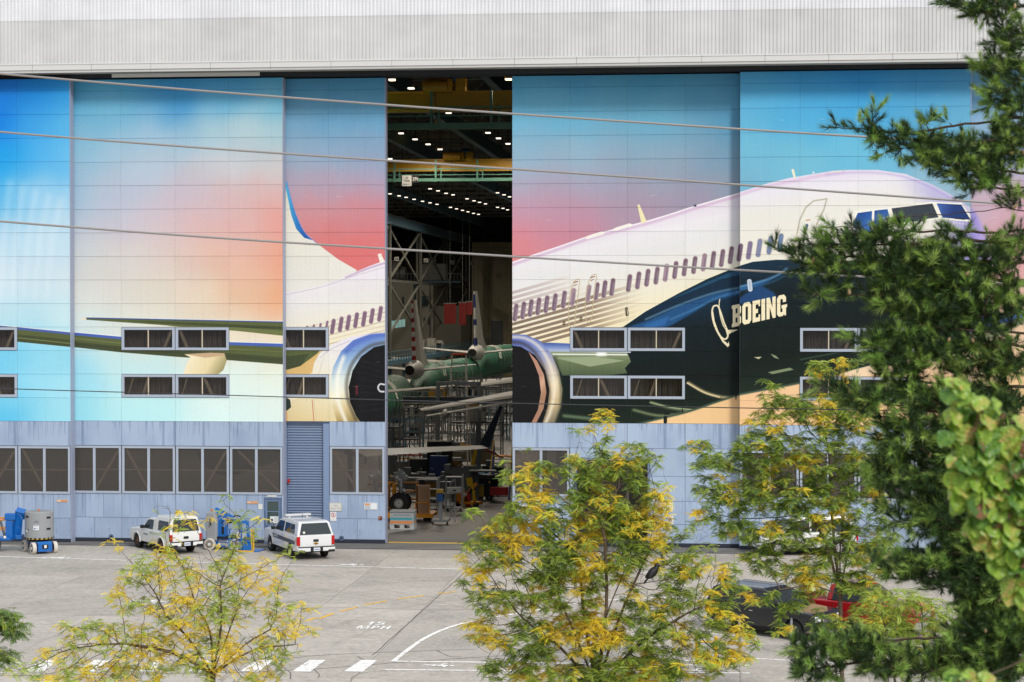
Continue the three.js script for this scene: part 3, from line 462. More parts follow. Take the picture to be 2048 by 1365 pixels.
    K.fill([[1541, 708], [1552, 712], [1559, 719], [1549, 716]], '#8a9276'); K.fill([[1508, 715], [1524, 714], [1518, 719]], '#c4bc9a'); K.fill([[1536, 745], [1580, 736], [1588, 740], [1545, 749]], '#7c8a68'); K.line([[1600, 720], [1760, 690]], '#2e4034', 3);
    ctx.restore();
    LOGO(K);
    K.soft(1.5, () => K.line([[1466, 792], [1539, 778], [1597, 767], [1700, 742], [1760, 728]], '#3f5244', 4, true));
    K.fill([[1597, 762], [1640, 765], [1700, 742], [1760, 727], [1850, 716], [1970, 700], [1970, 720], [1800, 740], [1680, 762]], 'rgba(240,214,180,0.9)');
  },
  d6(K) {
    K.soft(5, () => K.fill([[1930, 405], [1950, 424], [1968, 458], [1980, 495], [1986, 540], [1975, 600], [1940, 640]], K.grad([1940, 500], [1985, 500], [[0, '#9a90dc'], [1, '#cdb8e2']]), true));
    K.fill([[1930, 520], [1985, 525], [1975, 580], [1940, 660], [1930, 690]], '#14262e'); K.fill([[1930, 640], [2060, 618], [2060, 634], [1930, 668]], '#3c5cb0'); K.fill([[1930, 668], [2060, 634], [2060, 642], [1940, 700]], '#8a9070');
  },
};
// block letters on a unit cell: outer outlines and holes
const GLYPH = {
  B: [[[0, 0], [.78, 0], [1, .14], [1, .38], [.86, .5], [1, .62], [1, .86], [.78, 1], [0, 1], [0, .84], [.1, .84], [.1, .16], [0, .16]], [[.42, .18], [.62, .18], [.62, .4], [.42, .4]], [[.42, .6], [.62, .6], [.62, .82], [.42, .82]]],
  O: [[[.22, 0], [.78, 0], [1, .14], [1, .86], [.78, 1], [.22, 1], [0, .86], [0, .14]], [[.38, .2], [.62, .2], [.62, .8], [.38, .8]]],
  E: [[[0, 0], [1, 0], [1, .3], [.78, .3], [.78, .2], [.42, .2], [.42, .4], [.72, .4], [.72, .6], [.42, .6], [.42, .8], [.78, .8], [.78, .68], [1, .68], [1, 1], [0, 1]]],
  I: [[[0, 0], [1, 0], [1, 1], [0, 1]]],
  N: [[[0, 0], [.36, 0], [.64, .5], [.64, 0], [1, 0], [1, 1], [.68, 1], [.36, .46], [.36, 1], [0, 1]]],
  G: [[[.22, 0], [.78, 0], [1, .14], [1, .36], [.64, .36], [.64, .2], [.38, .2], [.38, .8], [.6, .8], [.6, .64], [.5, .64], [.5, .48], [1.12, .48], [1.12, .62], [1, .64], [1, 1], [.84, 1], [.78, .92], [.66, 1], [.22, 1], [0, .86], [0, .14]]],
};
function LOGO(K) {
  const ctx = K.ctx, word = 'BOEING', w = [1, 1, .84, .42, 1.02, 1], gap = 0.13; let total = 0; w.forEach((k) => (total += k + gap)); total -= gap;
  let x = 0; const at = (s, t) => [lerp(1464, 1572.5, s), lerp(lerp(611.5, 588.5, s), lerp(655.5, 631, s), t)];
  [...word].forEach((c, i) => {
    ctx.beginPath();
    for (const loop of GLYPH[c]) loop.forEach(([a, b], k) => { const q = K.m(...at((x + a * w[i]) / total, b)); k ? ctx.lineTo(...q) : ctx.moveTo(...q); }), ctx.closePath();
    ctx.fillStyle = '#f2e6c2'; ctx.fill('evenodd'); x += w[i] + gap;
  });
  const c8 = (l) => l.map(([a, b]) => [1400 + a * 0.3737, 250 + b * 0.3737]);
  K.line(c8([[92, 966], [74, 972], [66, 1000], [71, 1045], [88, 1095], [112, 1134], [136, 1148], [150, 1132], [146, 1098], [130, 1060], [114, 1010], [100, 975], [92, 966]]), '#f2e6c2', 3.2, true);
  K.fill(c8([[64, 1000], [70, 1050], [92, 1112], [122, 1164], [150, 1191], [159, 1180], [154, 1158], [150, 1172], [128, 1154], [100, 1106], [80, 1052], [72, 1000]]), '#f2e6c2');
  K.line(c8([[107, 932], [103, 970], [112, 1030], [132, 1085], [160, 1108]]), '#f2e6c2', 2, true);
  K.fill(c8([[134, 1086], [150, 1098], [206, 1096], [168, 1114], [146, 1128], [142, 1112]]), '#f2e6c2');
}
// ---------------------------------------------------------------- sliding hangar doors
const bluePaint = (() => {   // weathered pale blue steel, 12 m x 6.2 m, streaks run down from the mural edge and the window sills
  const W = 1536, H = 796, c = canvas(W, H), x = c.getContext('2d'); x.fillStyle = '#a4b6d0'; x.fillRect(0, 0, W, H);
  const s = 128, Y6 = (y) => (MUR - y) * s; reseed(909);
  for (let i = 0; i < 260; i++) { const a = rnd(0, W), b = rnd(0, H), r = rnd(20, 120), g = x.createRadialGradient(a, b, 0, a, b, r), k = rnd() < 0.5 ? '170,186,208' : '112,132,166'; g.addColorStop(0, `rgba(${k},${rnd(0.05, 0.2)})`); g.addColorStop(1, `rgba(${k},0)`); x.fillStyle = g; x.fillRect(a - r, b - r, 2 * r, 2 * r); }
  const streak = (y0, n, l0, l1, al) => { for (let i = 0; i < n; i++) { const a = rnd(0, W), l = rnd(l0, l1) * s, w = rnd(1.5, 9), g = x.createLinearGradient(0, y0, 0, y0 + l), k = rnd() < 0.72 ? '84,102,138' : '186,198,216'; const o = rnd(0.08, al); g.addColorStop(0, `rgba(${k},${o})`); g.addColorStop(0.7, `rgba(${k},${o * 0.6})`); g.addColorStop(1, `rgba(${k},0)`); x.fillStyle = g; x.fillRect(a, y0, w, l); } };
  streak(0, 190, 0.15, 1.2, 0.34); streak(Y6(2.5), 220, 0.2, 1.4, 0.24); streak(Y6(1.26), 160, 0.2, 1.1, 0.2); streak(Y6(0.7), 80, 0.1, 0.6, 0.3);
  for (const a of [0.4, 3.25, 6.1, 8.95, 11.8]) { const g = x.createLinearGradient(a * s - 14, 0, a * s + 14, 0); g.addColorStop(0, 'rgba(70,88,124,0)'); g.addColorStop(0.5, 'rgba(70,88,124,0.35)'); g.addColorStop(1, 'rgba(70,88,124,0)'); x.fillStyle = g; x.fillRect(a * s - 14, 0, 28, 1.3 * s); }
  for (let i = 0; i < 900; i++) { x.fillStyle = `rgba(58,70,96,${rnd(0.1, 0.4)})`; x.fillRect(rnd(0, W), Y6(rnd(0.05, 1.3) * rnd(0.2, 1)), rnd(1, 4), rnd(1, 3)); }
  for (let i = 0; i < 300; i++) { x.fillStyle = `rgba(205,214,226,${rnd(0.1, 0.3)})`; x.fillRect(rnd(0, W), rnd(0, H), rnd(1, 6), rnd(1, 2)); }
  return canvasTex(c);
})();
const blueMat = (dx, tint) => { const t = bluePaint.clone(); t.offset.set(dx, 0); return new THREE.MeshStandardMaterial({ map: t, color: tint, roughness: 0.6 }); };
const frameMat = std(0xa9b4c4, 0.5), edgeMat = std(0x9aa2b8, 0.5), tanMat = std(0xcabfa8, 0.7), kickMat = std(0x2b3140, 0.8), innerMat = std(0x4c4a46, 0.8);
const paneMat = phy(new THREE.Color(0.66, 0.64, 0.63), 0.06, { transmission: 1, thickness: 0, ior: 1.45 });
const meshScreen = phy(new THREE.Color(0.58, 0.55, 0.53), 0.12, { transmission: 0.93, thickness: 0, ior: 1.35 });
function hole(w, h, x0, x1, y0, y1, z0, z1, f) {   // rectangular frame as four butted bars
  return [boxAB(x0, x1, y1 - f, y1, z0, z1), boxAB(x0, x1, y0, y0 + f, z0, z1), boxAB(x0, x0 + f, y0 + f, y1 - f, z0, z1), boxAB(x1 - f, x1, y0 + f, y1 - f, z0, z1)];
}
function windowUnit(parent, x0, x1, y0, y1, z, f, n, braces, mat, mull, drape) {
  const w = mesh('window', hole(0, 0, x0, x1, y0, y1, z - 0.06, z + 0.035, f), frameMat, parent);
  const a = x0 + f, b = x1 - f, step = (b - a) / n;
  for (let i = 0; i < n; i++) {
    const pa = a + i * step + (i ? mull / 2 : 0), pb = a + (i + 1) * step - (i < n - 1 ? mull / 2 : 0);
    mesh('pane', boxAB(pa, pb, y0 + f, y1 - f, z - 0.035, z - 0.03), mat, w);
    if (i) mesh('mullion', boxAB(a + i * step - mull / 2, a + i * step + mull / 2, y0 + f, y1 - f, z - 0.05, z + 0.02), mull > 0.07 ? frameMat : tanMat, w);
  }
  for (const [xa, ya, xb, yb, t] of braces) mesh('brace', beam(V(lerp(a, b, xa), lerp(y0, y1, ya), z - 0.11), V(lerp(a, b, xb), lerp(y0, y1, yb), z - 0.11), t, 0.05), tanMat, w);
  if (drape) {   // gathered curtain hung behind the glass
    const P = [], N = 60, uv = []; for (let i = 0; i < N; i++) { const q = (k) => [lerp(x0, x1, k / N), z - 0.42 + 0.05 * Math.sin(k * 2.1) + 0.03 * Math.sin(k * 5.3 + x0)]; const [xa, za] = q(i), [xb, zb] = q(i + 1); P.push(xa, y0, za, xb, y0, zb, xb, y1, zb, xa, y0, za, xb, y1, zb, xa, y1, za); for (let k = 0; k < 6; k++) uv.push(0, 0); }
    const g = new THREE.BufferGeometry(); g.setAttribute('position', new THREE.Float32BufferAttribute(P, 3)); g.setAttribute('uv', new THREE.Float32BufferAttribute(uv, 2)); g.computeVertexNormals(); mesh('curtain', g, std(0x8c8886, 0.9, { side: THREE.DoubleSide }), w);
  }
  return w;
}
const doors = {};
function door(id, label, x0, x1, z, cols, wins, low, tint) {
  const d = thing('sliding_gate', label, 'door', 'sliding hangar doors'); doors[id] = d; d.userData.kind = 'thing';
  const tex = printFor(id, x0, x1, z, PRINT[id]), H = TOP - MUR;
  const pm = [1, 0.985, 1.012].map((k) => new THREE.MeshPhysicalMaterial({ map: tex, color: new THREE.Color(k, k, k), roughness: 0.55, specularIntensity: 0.4 }));
  const skin = []; reseed(id.charCodeAt(1) * 37);
  const rows = []; for (let y = MUR; y < TOP - 0.05; y += ROW) rows.push([y, Math.min(TOP, y + ROW)]);
  rows.forEach(([ya, yb], r) => {
    for (let c = 0; c + 1 < cols.length; c++) {
      const xa = cols[c], xb = cols[c + 1];
      if ((r === 1 || r === 3) && wins.includes(c)) { windowUnit(d, xa + 0.02, xb - 0.02, ya + 0.02, yb - 0.02, z + 0.01, 0.13, 2, r === 1 ? [rnd() < 0.5 ? [0.36, 0, 0.52, 1, 0.14] : [0.5, 1, 0.72, 0, 0.14], [0.05, 0, 0.2, 1, 0.06]] : [rnd() < 0.5 ? [0.8, 0, 1.0, 1, 0.14] : [0, 1, 0.2, 0, 0.14]], paneMat, 0.05, true); continue; }
      const g = 0.003, b = boxAB(xa + g, xb - g, ya + g, yb - g, z - 0.03, z + rnd(-0.003, 0.003));
      mesh('cladding_panel', uvXY(merge([b, boxAB(xa + g, xb - g, ya + g, ya + g + 0.022, z + 0.0035, z + 0.014)]), 1 / (x1 - x0), 1 / H, x0, MUR), pm[Math.floor(rnd(0, 3))], d);
      skin.push(boxAB(xa, xb, ya, yb, z - 0.06, z - 0.032));
    }
  });
  const bm = [blueMat(rnd(), tint), blueMat(rnd(), tint.clone().multiplyScalar(0.97)), blueMat(rnd(), tint.clone().multiplyScalar(1.03))];
  const panel = (xa, xb, ya, yb, dz = 0) => { const g = 0.012; mesh('wall_panel', uvXY(boxAB(xa + g, xb - g, ya + g, yb - g, z - 0.03 + dz, z + dz + rnd(-0.003, 0.003)), 1 / 12, 1 / MUR, 0, 0), bm[Math.floor(rnd(0, 3))], d); skin.push(boxAB(xa, xb, ya, yb, z - 0.06 + dz, z - 0.032 + dz)); };
  low(d, panel, z, bm[0]);
  mesh('skin', skin, std(0xaeb6c2, 0.6), d);
  mesh('edge_post', boxAB(x0, x0 + 0.1, 0.03, TOP, z - 0.58, z - 0.062), edgeMat, d);
  mesh('edge_post', boxAB(x1 - 0.1, x1, 0.03, TOP, z - 0.58, z - 0.062), edgeMat, d);
  mesh('edge_trim', boxAB(x1 - 0.001, x1 + 0.035, 0.03, TOP, z - 0.55, z + 0.012), edgeMat, d);
  mesh('frame', [boxAB(x0 + 0.1, x1 - 0.1, TOP - 0.25, TOP, z - 0.55, z - 0.1), ...cols.slice(1, -1).map((c) => boxAB(c - 0.06, c + 0.06, 0.2, TOP - 0.26, z - 0.55, z - 0.45))], innerMat, d);
  mesh('kick_plate', boxAB(x0 + 0.002, x1 - 0.002, 0.03, 0.2, z - 0.57, z + 0.006), kickMat, d);
  return d;
}
const ROWS = [MUR, 4.94, 2.5, 1.26, 0.2];
function lowerBay(d, panel, z, xa, xb, windows, k) {
  panel(xa, xb, ROWS[1], ROWS[0]);
  if (windows) windowUnit(d, xa + 0.03, xb - 0.03, ROWS[2], ROWS[1] - 0.02, z + 0.01, 0.11, 2, [k % 2 ? [0.02, 0.95, 0.5, 0.05, 0.12] : [0.5, 0.05, 1.0, 0.95, 0.12], [0, 0.5, 1, 0.5, 0.06]], meshScreen, 0.13);
  else panel(xa, xb, ROWS[2], ROWS[1]);
  for (let i = 0; i < 3; i++) panel(lerp(xa, xb, i / 3), lerp(xa, xb, (i + 1) / 3), ROWS[3], ROWS[2]);
  for (let i = 0; i < 2; i++) panel(lerp(xa, xb, i / 2), lerp(xa, xb, (i + 1) / 2), ROWS[4], ROWS[3]);
}
const W = new THREE.Color(1, 1, 1);
const Xs = (z, ...u) => u.map((k) => X(k, z));
{ // leftmost door
  const z = 2 * ZT, cols = [X(34, z) - 8.55, X(34, z) - 5.7, X(34, z) - 2.85, X(34, z), X(140, z)];
  door('d1', 'leftmost hangar door, deep blue printed sky with a wing tip, front track', cols[0], cols[4], z, cols, [2], (d, panel, zz) => { for (let c = 0; c < 4; c++) lowerBay(d, panel, zz, cols[c], cols[c + 1], true, c); }, W);
}
{ // second door, with the small personnel door
  const z = ZT, cols = Xs(z, 132, 242, 350, 458, 565.5);
  door('d2', 'wide hangar door printed with pink and blue clouds and the airliner wing', cols[0], cols[4], z, cols, [1, 2], (d, panel, zz, bm) => {
    for (let c = 0; c < 3; c++) lowerBay(d, panel, zz, cols[c], cols[c + 1], true, c);
    const xa = cols[3], xb = cols[4], pa = X(527, z), pb = X(562, z), py = 2.34;
    panel(xa, xb, ROWS[1], ROWS[0]);
    windowUnit(d, xa + 0.03, xb - 0.03, ROWS[2], ROWS[1] - 0.02, zz + 0.01, 0.11, 2, [[0.05, 0.98, 0.98, 0.05, 0.1], [0, 0.5, 1, 0.5, 0.05]], meshScreen, 0.13);
    panel(xa, (xa + pa) / 2, ROWS[3], ROWS[2]); panel((xa + pa) / 2, pa, ROWS[3], ROWS[2]); panel(xa, pa, ROWS[4], ROWS[3]); panel(pb, xb, 0.2, ROWS[2]); panel(pa, pb, py, ROWS[2]);
    const dm = std(0x7288a8, 0.55), pd = mesh('personnel_door', hole(0, 0, pa + 0.01, pb - 0.01, 0.03, py - 0.01, zz - 0.06, zz + 0.03, 0.07), std(0x5d7294, 0.55), d);
    mesh('door_leaf', [boxAB(pa + 0.08, pb - 0.08, 0.1, 0.98, zz - 0.04, zz - 0.005), boxAB(pa + 0.08, pa + 0.16, 0.98, py - 0.08, zz - 0.04, zz - 0.005), boxAB(pb - 0.16, pb - 0.08, 0.98, py - 0.08, zz - 0.04, zz - 0.005), boxAB(pa + 0.16, pb - 0.16, py - 0.18, py - 0.08, zz - 0.04, zz - 0.005), boxAB(pa + 0.16, pb - 0.16, 1.62, 1.66, zz - 0.04, zz - 0.005)], dm, pd);
    mesh('pane', boxAB(pa + 0.16, pb - 0.16, 0.98, py - 0.18, zz - 0.035, zz - 0.03), phy(new THREE.Color(0.06, 0.09, 0.09), 0.08, {}), pd);
    const nt = canvas(64, 48), nx = nt.getContext('2d'); nx.fillStyle = '#e4e6e6'; nx.fillRect(0, 0, 64, 48); nx.fillStyle = '#20242a'; nx.beginPath(); nx.arc(14, 26, 9, 0, 7); nx.fill(); nx.fillStyle = '#9aa0a4'; for (let i = 0; i < 7; i++) nx.fillRect(33, 6 + i * 5.5, 26, 2); nx.fillStyle = '#3a3e44'; nx.fillRect(3, 40, 24, 5);
    const ng = boxAB(pa + 0.30, pb - 0.17, 1.05, 1.4, zz - 0.028, zz - 0.024); mesh('notice', uvXY(ng, 1 / (pb - pa - 0.47), 1 / 0.35, pa + 0.30, 1.05), new THREE.MeshStandardMaterial({ map: canvasTex(nt), roughness: 0.8 }), pd);
    mesh('handle', boxAB(pa + 0.1, pa + 0.2, 0.93, 0.96, zz, zz + 0.05), M.steel, pd);
    mesh('number_plate', boxAB(X(534, z), X(552, z), 2.40, 2.47, zz + 0.005, zz + 0.02), M.paper, d);
  }, W);
}
{ // third door, left jamb of the opening, with the roller shutter
  const z = 0, x0 = X(556), x1 = X(770), cols = [x0, X(657.5), x1];
  door('d3', 'hangar door left of the opening, printed with the tail fin and half an engine', x0, x1, z, cols, [0], (d, panel, zz) => {
    const sa = X(573), sb = X(645), sc = X(658);
    const N = 46, slat = []; for (let i = 0; i < N; i++) { const y = 0.05 + i * (6.1 / N), h = 6.1 / N; const g = new THREE.CylinderGeometry(h * 0.56, h * 0.56, sb - sa, 5, 1, false, 0, Math.PI).rotateZ(Math.PI / 2).rotateX(Math.PI).translate((sa + sb) / 2, y + h / 2, -0.16); slat.push(g); }
    const rs = mesh('roller_shutter', [...slat, boxAB(sa, sb, 0.03, 6.15, -0.20, -0.17)], std(0x93a5c2, 0.55), d);
    mesh('bottom_rail', boxAB(sa, sb, 0.03, 0.16, -0.15, -0.07), std(0x5c6c88, 0.6), rs);
    mesh('jamb', boxAB(x0, sa - 0.02, 0.2, 6.2, -0.25, 0), std(0x7d92b4, 0.6), d);
    mesh('jamb', boxAB(sb + 0.02, sc - 0.01, 0.2, 6.2, -0.25, 0.004), std(0x7d92b4, 0.6), d);
    mesh('shutter_head', boxAB(x0, sc, 6.10, 6.19, -0.2, 0.02), std(0x44506a, 0.7), d);
    lowerBay(d, panel, zz, sc, x1, true, 1);
    mesh('fire_call_point', boxAB(X(574.5), X(579), 3.05, 3.25, 0.004, 0.06), M.red, d);
  }, W);
}
{ // fourth door, right jamb of the opening, with a dark service doorway
  const z = 0, cols = Xs(z, 1024.5, 1140, 1255, 1371, 1490);
  door('d4', 'hangar door right of the opening, printed with cabin windows, engine and dark belly', cols[0], cols[4], z, cols, [1, 2], (d, panel, zz) => {
    lowerBay(d, panel, zz, cols[0], cols[1], true, 1);
    const oa = X(1152), ob = X(1297), oy = Y(921, 1220);
    panel(cols[1], oa, 0.2, ROWS[1]); panel(cols[1], cols[2], ROWS[1], ROWS[0]); panel(cols[2], cols[3], ROWS[1], ROWS[0]); panel(cols[3], cols[4], ROWS[1], ROWS[0]);
    panel(oa, ob, oy, ROWS[1]);
    for (const [a, b] of [[ob, cols[3]], [cols[3], cols[4]]]) { panel(a, b, 3.55, ROWS[1]); panel(a, b, 2.3, 3.55); panel(a, b, 1.15, 2.3); panel(a, b, 0.2, 1.15); }
    mesh('doorway_frame', [boxAB(oa - 0.1, oa + 0.03, 0.03, oy, zz - 0.4, zz + 0.03), boxAB(ob - 0.03, ob + 0.1, 0.03, oy, zz - 0.4, zz + 0.03), boxAB(oa - 0.1, ob + 0.1, oy, oy + 0.12, zz - 0.4, zz + 0.03)], std(0x6f819e, 0.6), d);
  }, new THREE.Color(1.06, 1.06, 1.05));
}
{ // fifth door, in front of the fourth
  const z = ZT, cols = Xs(z, 1480, 1600, 1716, 1830, 1941);
  door('d5', 'hangar door printed with the airliner nose and flight deck windows', cols[0], cols[4], z, cols, [1, 2], (d, panel, zz) => { for (let c = 0; c < 4; c++) lowerBay(d, panel, zz, cols[c], cols[c + 1], true, c); }, new THREE.Color(1.06, 1.06, 1.05));
}
{ // last door on the right
  const z = 0, a = X(1930), cols = [a, a + 2.85, a + 5.7, a + 8.55, a + 11.4];
  door('d6', 'rightmost hangar door behind the pine, pale pink and peach print', cols[0], cols[4], z, cols, [], (d, panel, zz) => { for (let c = 0; c < 4; c++) lowerBay(d, panel, zz, cols[c], cols[c + 1], true, c); }, W);
}
// ---------------------------------------------------------------- signs on the doors
function sign(name, label, u0, u1, v0, v1, z, paint, cat = 'sign') {
  const a = pt(u0, v1, z), b = pt(u1, v0, z), w = b.x - a.x, h = b.y - a.y, c = canvas(256, Math.max(32, Math.round(256 * h / w))), x = c.getContext('2d'); paint(x, c.width, c.height);
  const g = boxAB(a.x, b.x, a.y, b.y, z + 0.008, z + 0.022), m = mesh(name, uvXY(g, 1 / w, 1 / h, a.x, a.y), new THREE.MeshStandardMaterial({ map: canvasTex(c), roughness: 0.6 }));
  return tag(m, label, cat);
}
const txt = (x, s, cx, cy, px, colour, weight = 'bold') => { x.fillStyle = colour; x.font = `${weight} ${px}px sans-serif`; x.textAlign = 'center'; x.textBaseline = 'middle'; x.fillText(s, cx, cy); };
sign('door_number_sign', 'white sign reading Use Door 27A right of the roller shutter', 658.5, 683.5, 1006, 1023, 0, (x, w, h) => { x.fillStyle = '#d9d9d4'; x.fillRect(0, 0, w, h); x.strokeStyle = '#b4b2aa'; x.lineWidth = 12; x.strokeRect(6, 6, w - 12, h - 12); txt(x, 'Use', w / 2, h * 0.34, 50, '#77767a', 'normal'); txt(x, 'Door 27A', w / 2, h * 0.68, 50, '#77767a', 'normal'); });
const noWalk = (x, w, h) => { x.fillStyle = '#ecebea'; x.fillRect(0, 0, w, h); x.strokeStyle = '#c33a40'; x.lineWidth = 20; x.beginPath(); x.arc(w / 2, w * 0.48, w * 0.36, 0, 7); x.stroke(); x.fillStyle = '#222'; x.beginPath(); x.arc(w / 2, w * 0.27, 16, 0, 7); x.fill(); x.lineWidth = 22; x.strokeStyle = '#222'; x.beginPath(); x.moveTo(w / 2, w * 0.32); x.lineTo(w / 2 - 4, w * 0.52); x.lineTo(w / 2 - 34, w * 0.7); x.moveTo(w / 2 - 4, w * 0.52); x.lineTo(w / 2 + 30, w * 0.68); x.stroke(); x.strokeStyle = '#c33a40'; x.lineWidth = 16; x.beginPath(); x.moveTo(w * 0.26, w * 0.24); x.lineTo(w * 0.74, w * 0.72); x.stroke(); x.fillStyle = '#c9c9c6'; for (let i = 0; i < 3; i++) x.fillRect(w * 0.2, h * 0.74 + i * 22, w * 0.6, 8); };
sign('no_entry_sign', 'white no pedestrians sign below the Use Door 27A sign', 660.5, 672.5, 1025, 1042.5, 0, noWalk);
sign('no_entry_sign', 'white no pedestrians sign beside the dark service doorway', 1335, 1347, 1033, 1051, 0, noWalk);
sign('warning_sign', 'cream sign beginning DO NOT right of the dark service doorway', 1321, 1346, 1000, 1024, 0, (x, w, h) => { x.fillStyle = '#e6e4d2'; x.fillRect(0, 0, w, h); txt(x, 'DO NOT', w / 2, h * 0.2, 56, '#2c2c2c'); txt(x, 'OPEN DOOR', w / 2, h * 0.42, 36, '#5a5a56'); txt(x, 'WHEN LIGHT', w / 2, h * 0.62, 36, '#5a5a56'); txt(x, 'IS FLASHING', w / 2, h * 0.82, 36, '#5a5a56'); });
sign('arrow_label', 'small orange and white strip label low on the leftmost door', 113, 134.5, 1000, 1004.5, 2 * ZT, (x, w, h) => { x.fillStyle = '#e0c0a0'; x.fillRect(0, 0, w, h); x.fillStyle = '#d28a5c'; x.fillRect(w * 0.4, h * 0.15, w * 0.58, h * 0.7); }, 'label');
sign('arrow_label', 'small orange strip label above the notice beside the personnel door', 494, 516, 1003, 1008, ZT, (x, w, h) => { x.fillStyle = '#d9a37c'; x.fillRect(0, 0, w, h); x.fillStyle = '#e6cdb6'; x.fillRect(0, h * 0.3, w * 0.3, h * 0.4); }, 'label');
sign('paper_notice', 'white paper notice left of the personnel door', 516.5, 524.5, 1009, 1019, ZT, (x, w, h) => { x.fillStyle = '#ecebe6'; x.fillRect(0, 0, w, h); x.fillStyle = '#b4b4b0'; for (let i = 0; i < 6; i++) x.fillRect(30, 40 + i * 40, w - 70, 10); }, 'notice');
sign('paper_notice', 'pale notice at the left edge of the hangar opening', 728, 755, 1006, 1020, 0, (x, w, h) => { x.fillStyle = '#ccd2da'; x.fillRect(0, 0, w, h); x.fillStyle = '#d89a6a'; x.fillRect(16, 16, 90, 40); x.fillStyle = '#e9ecee'; x.fillRect(130, 14, 110, h - 28); x.fillStyle = '#8a94a4'; for (let i = 0; i < 4; i++) x.fillRect(20, 72 + i * 14, 90, 5); }, 'notice');
sign('fire_label', 'small dark red and black label low at the left edge of the opening', 757, 764, 1033, 1041, 0, (x, w, h) => { x.fillStyle = '#7a3a34'; x.fillRect(0, 0, w, h); x.fillStyle = '#d99a4c'; x.fillRect(30, 40, 90, 110); x.fillStyle = '#1e1e20'; x.fillRect(150, 90, 80, 120); }, 'label');
sign('paper_notice', 'pale notice at the right edge of the hangar opening', 1030, 1052, 1010, 1024, 0, (x, w, h) => { x.fillStyle = '#cfd6de'; x.fillRect(0, 0, w, h); x.fillStyle = '#d89a6a'; x.fillRect(20, 20, 100, 34); x.fillStyle = '#8a94a4'; for (let i = 0; i < 4; i++) x.fillRect(24, 74 + i * 16, 200, 6); }, 'notice');
sign('fire_label', 'small orange and black label low at the right edge of the opening', 1029, 1038, 1034, 1042, 0, (x, w, h) => { x.fillStyle = '#8a4a38'; x.fillRect(0, 0, w, h); x.fillStyle = '#1e1e20'; x.fillRect(130, 60, 90, 130); }, 'label');
sign('paper_notice', 'cream notice on the blue panel left of the white van', 1524, 1540, 1040, 1047, 0.65, (x, w, h) => { x.fillStyle = '#dcd8c4'; x.fillRect(0, 0, w, h); x.fillStyle = '#a8a490'; for (let i = 0; i < 3; i++) x.fillRect(26, 24 + i * 26, w - 60, 8); }, 'notice');
// ---------------------------------------------------------------- inside the hall
const steelBlue = std(0x4a6c7e, 0.6), dimSteel = std(0x83837f, 0.7), hallBeige = std(0xc4bd9f, 0.85), hallWhite = std(0x8c8d88, 0.8);
{ // roof steel: cross trusses and long girders, parts of the hangar
  for (let z = -8; z > BACK + 4; z -= 11) {
    const g = [boxAB(LEFT, RIGHT, 26.9, 27.2, z - 0.15, z + 0.15), boxAB(LEFT, RIGHT, 29.4, 29.7, z - 0.15, z + 0.15)];
    for (let x = -60; x < 2; x += 4) g.push(beam(V(x, 27.1, z), V(x + 2, 29.5, z), 0.16), beam(V(x + 2, 29.5, z), V(x + 4, 27.1, z), 0.16));
    mesh('roof_truss', g, dimSteel, hangar);
  }
  for (const x of [-40, -27, -20.5, -14, -7]) mesh('roof_girder', boxAB(x - 0.25, x + 0.25, 25.6, 26.7, BACK + 1, -2), steelBlue, hangar);
  mesh('crane_runway', boxAB(-42.7, -42.0, 22.6, 23.7, BACK + 1, -60), steelBlue, hangar);
  mesh('crane_runway', boxAB(-42.2, -41.9, 23.7, 23.85, BACK + 1, -60), M.greySteel, hangar);
  // column line with crossed bracing
  const zc = [-98, -125, -152, -178, -205, -232];
  zc.forEach((z, i) => {
    const c = mesh('column', [boxAB(-42.7, -42.45, 0, 22.6, z - 0.4, z + 0.4), boxAB(-42.25, -42.0, 0, 22.6, z - 0.4, z + 0.4), boxAB(-42.45, -42.25, 0, 22.6, z - 0.06, z + 0.06)], std(0x55574f, 0.7), hangar);
    if (i + 1 < zc.length) {
      const b = zc[i + 1]; for (const [y0, y1] of [[15.5, 22.4], [8.5, 15.2]]) { mesh('brace', beam(V(-42.3, y0, z), V(-42.3, y1, b), 0.22), std(0x6a6b62, 0.7), c); mesh('brace', beam(V(-42.4, y1, z), V(-42.4, y0, b), 0.22), std(0x6a6b62, 0.7), c); }
      mesh('strut', beam(V(-42.3, 15.4, z), V(-42.3, 15.4, b), 0.35), std(0x4c4d48, 0.7), c);
    }
  });
  // ribbed far door
  const zf = BACK + 0.3, xa = X(944, zf), d = mesh('far_door', boxAB(xa, RIGHT, 0, 23, BACK + 0.02, zf), hallBeige, hangar);
  for (let y = 1.5; y < 23; y += 2.02) mesh('rib', boxAB(xa, 0, y, y + 0.16, zf, zf + 0.14), std(0xcfc8aa, 0.85), d);
  for (let x = xa; x < -8; x += 3.1) mesh('rib', boxAB(x, x + 0.2, 0.1, 22.9, zf, zf + 0.2), std(0xd2cbad, 0.85), d);
  mesh('roller_gate', boxAB(X(982, zf), X(1006, zf), 0, Y(642, 990, zf), zf, zf + 0.22), std(0x7c8488, 0.8), d);  // grey slab added where the far door has a dark opening
  mesh('brace', beam(V(xa + 1, 19, zf + 0.2), V(xa + 6, 10.5, zf + 0.2), 0.12), hallBeige, d);
}
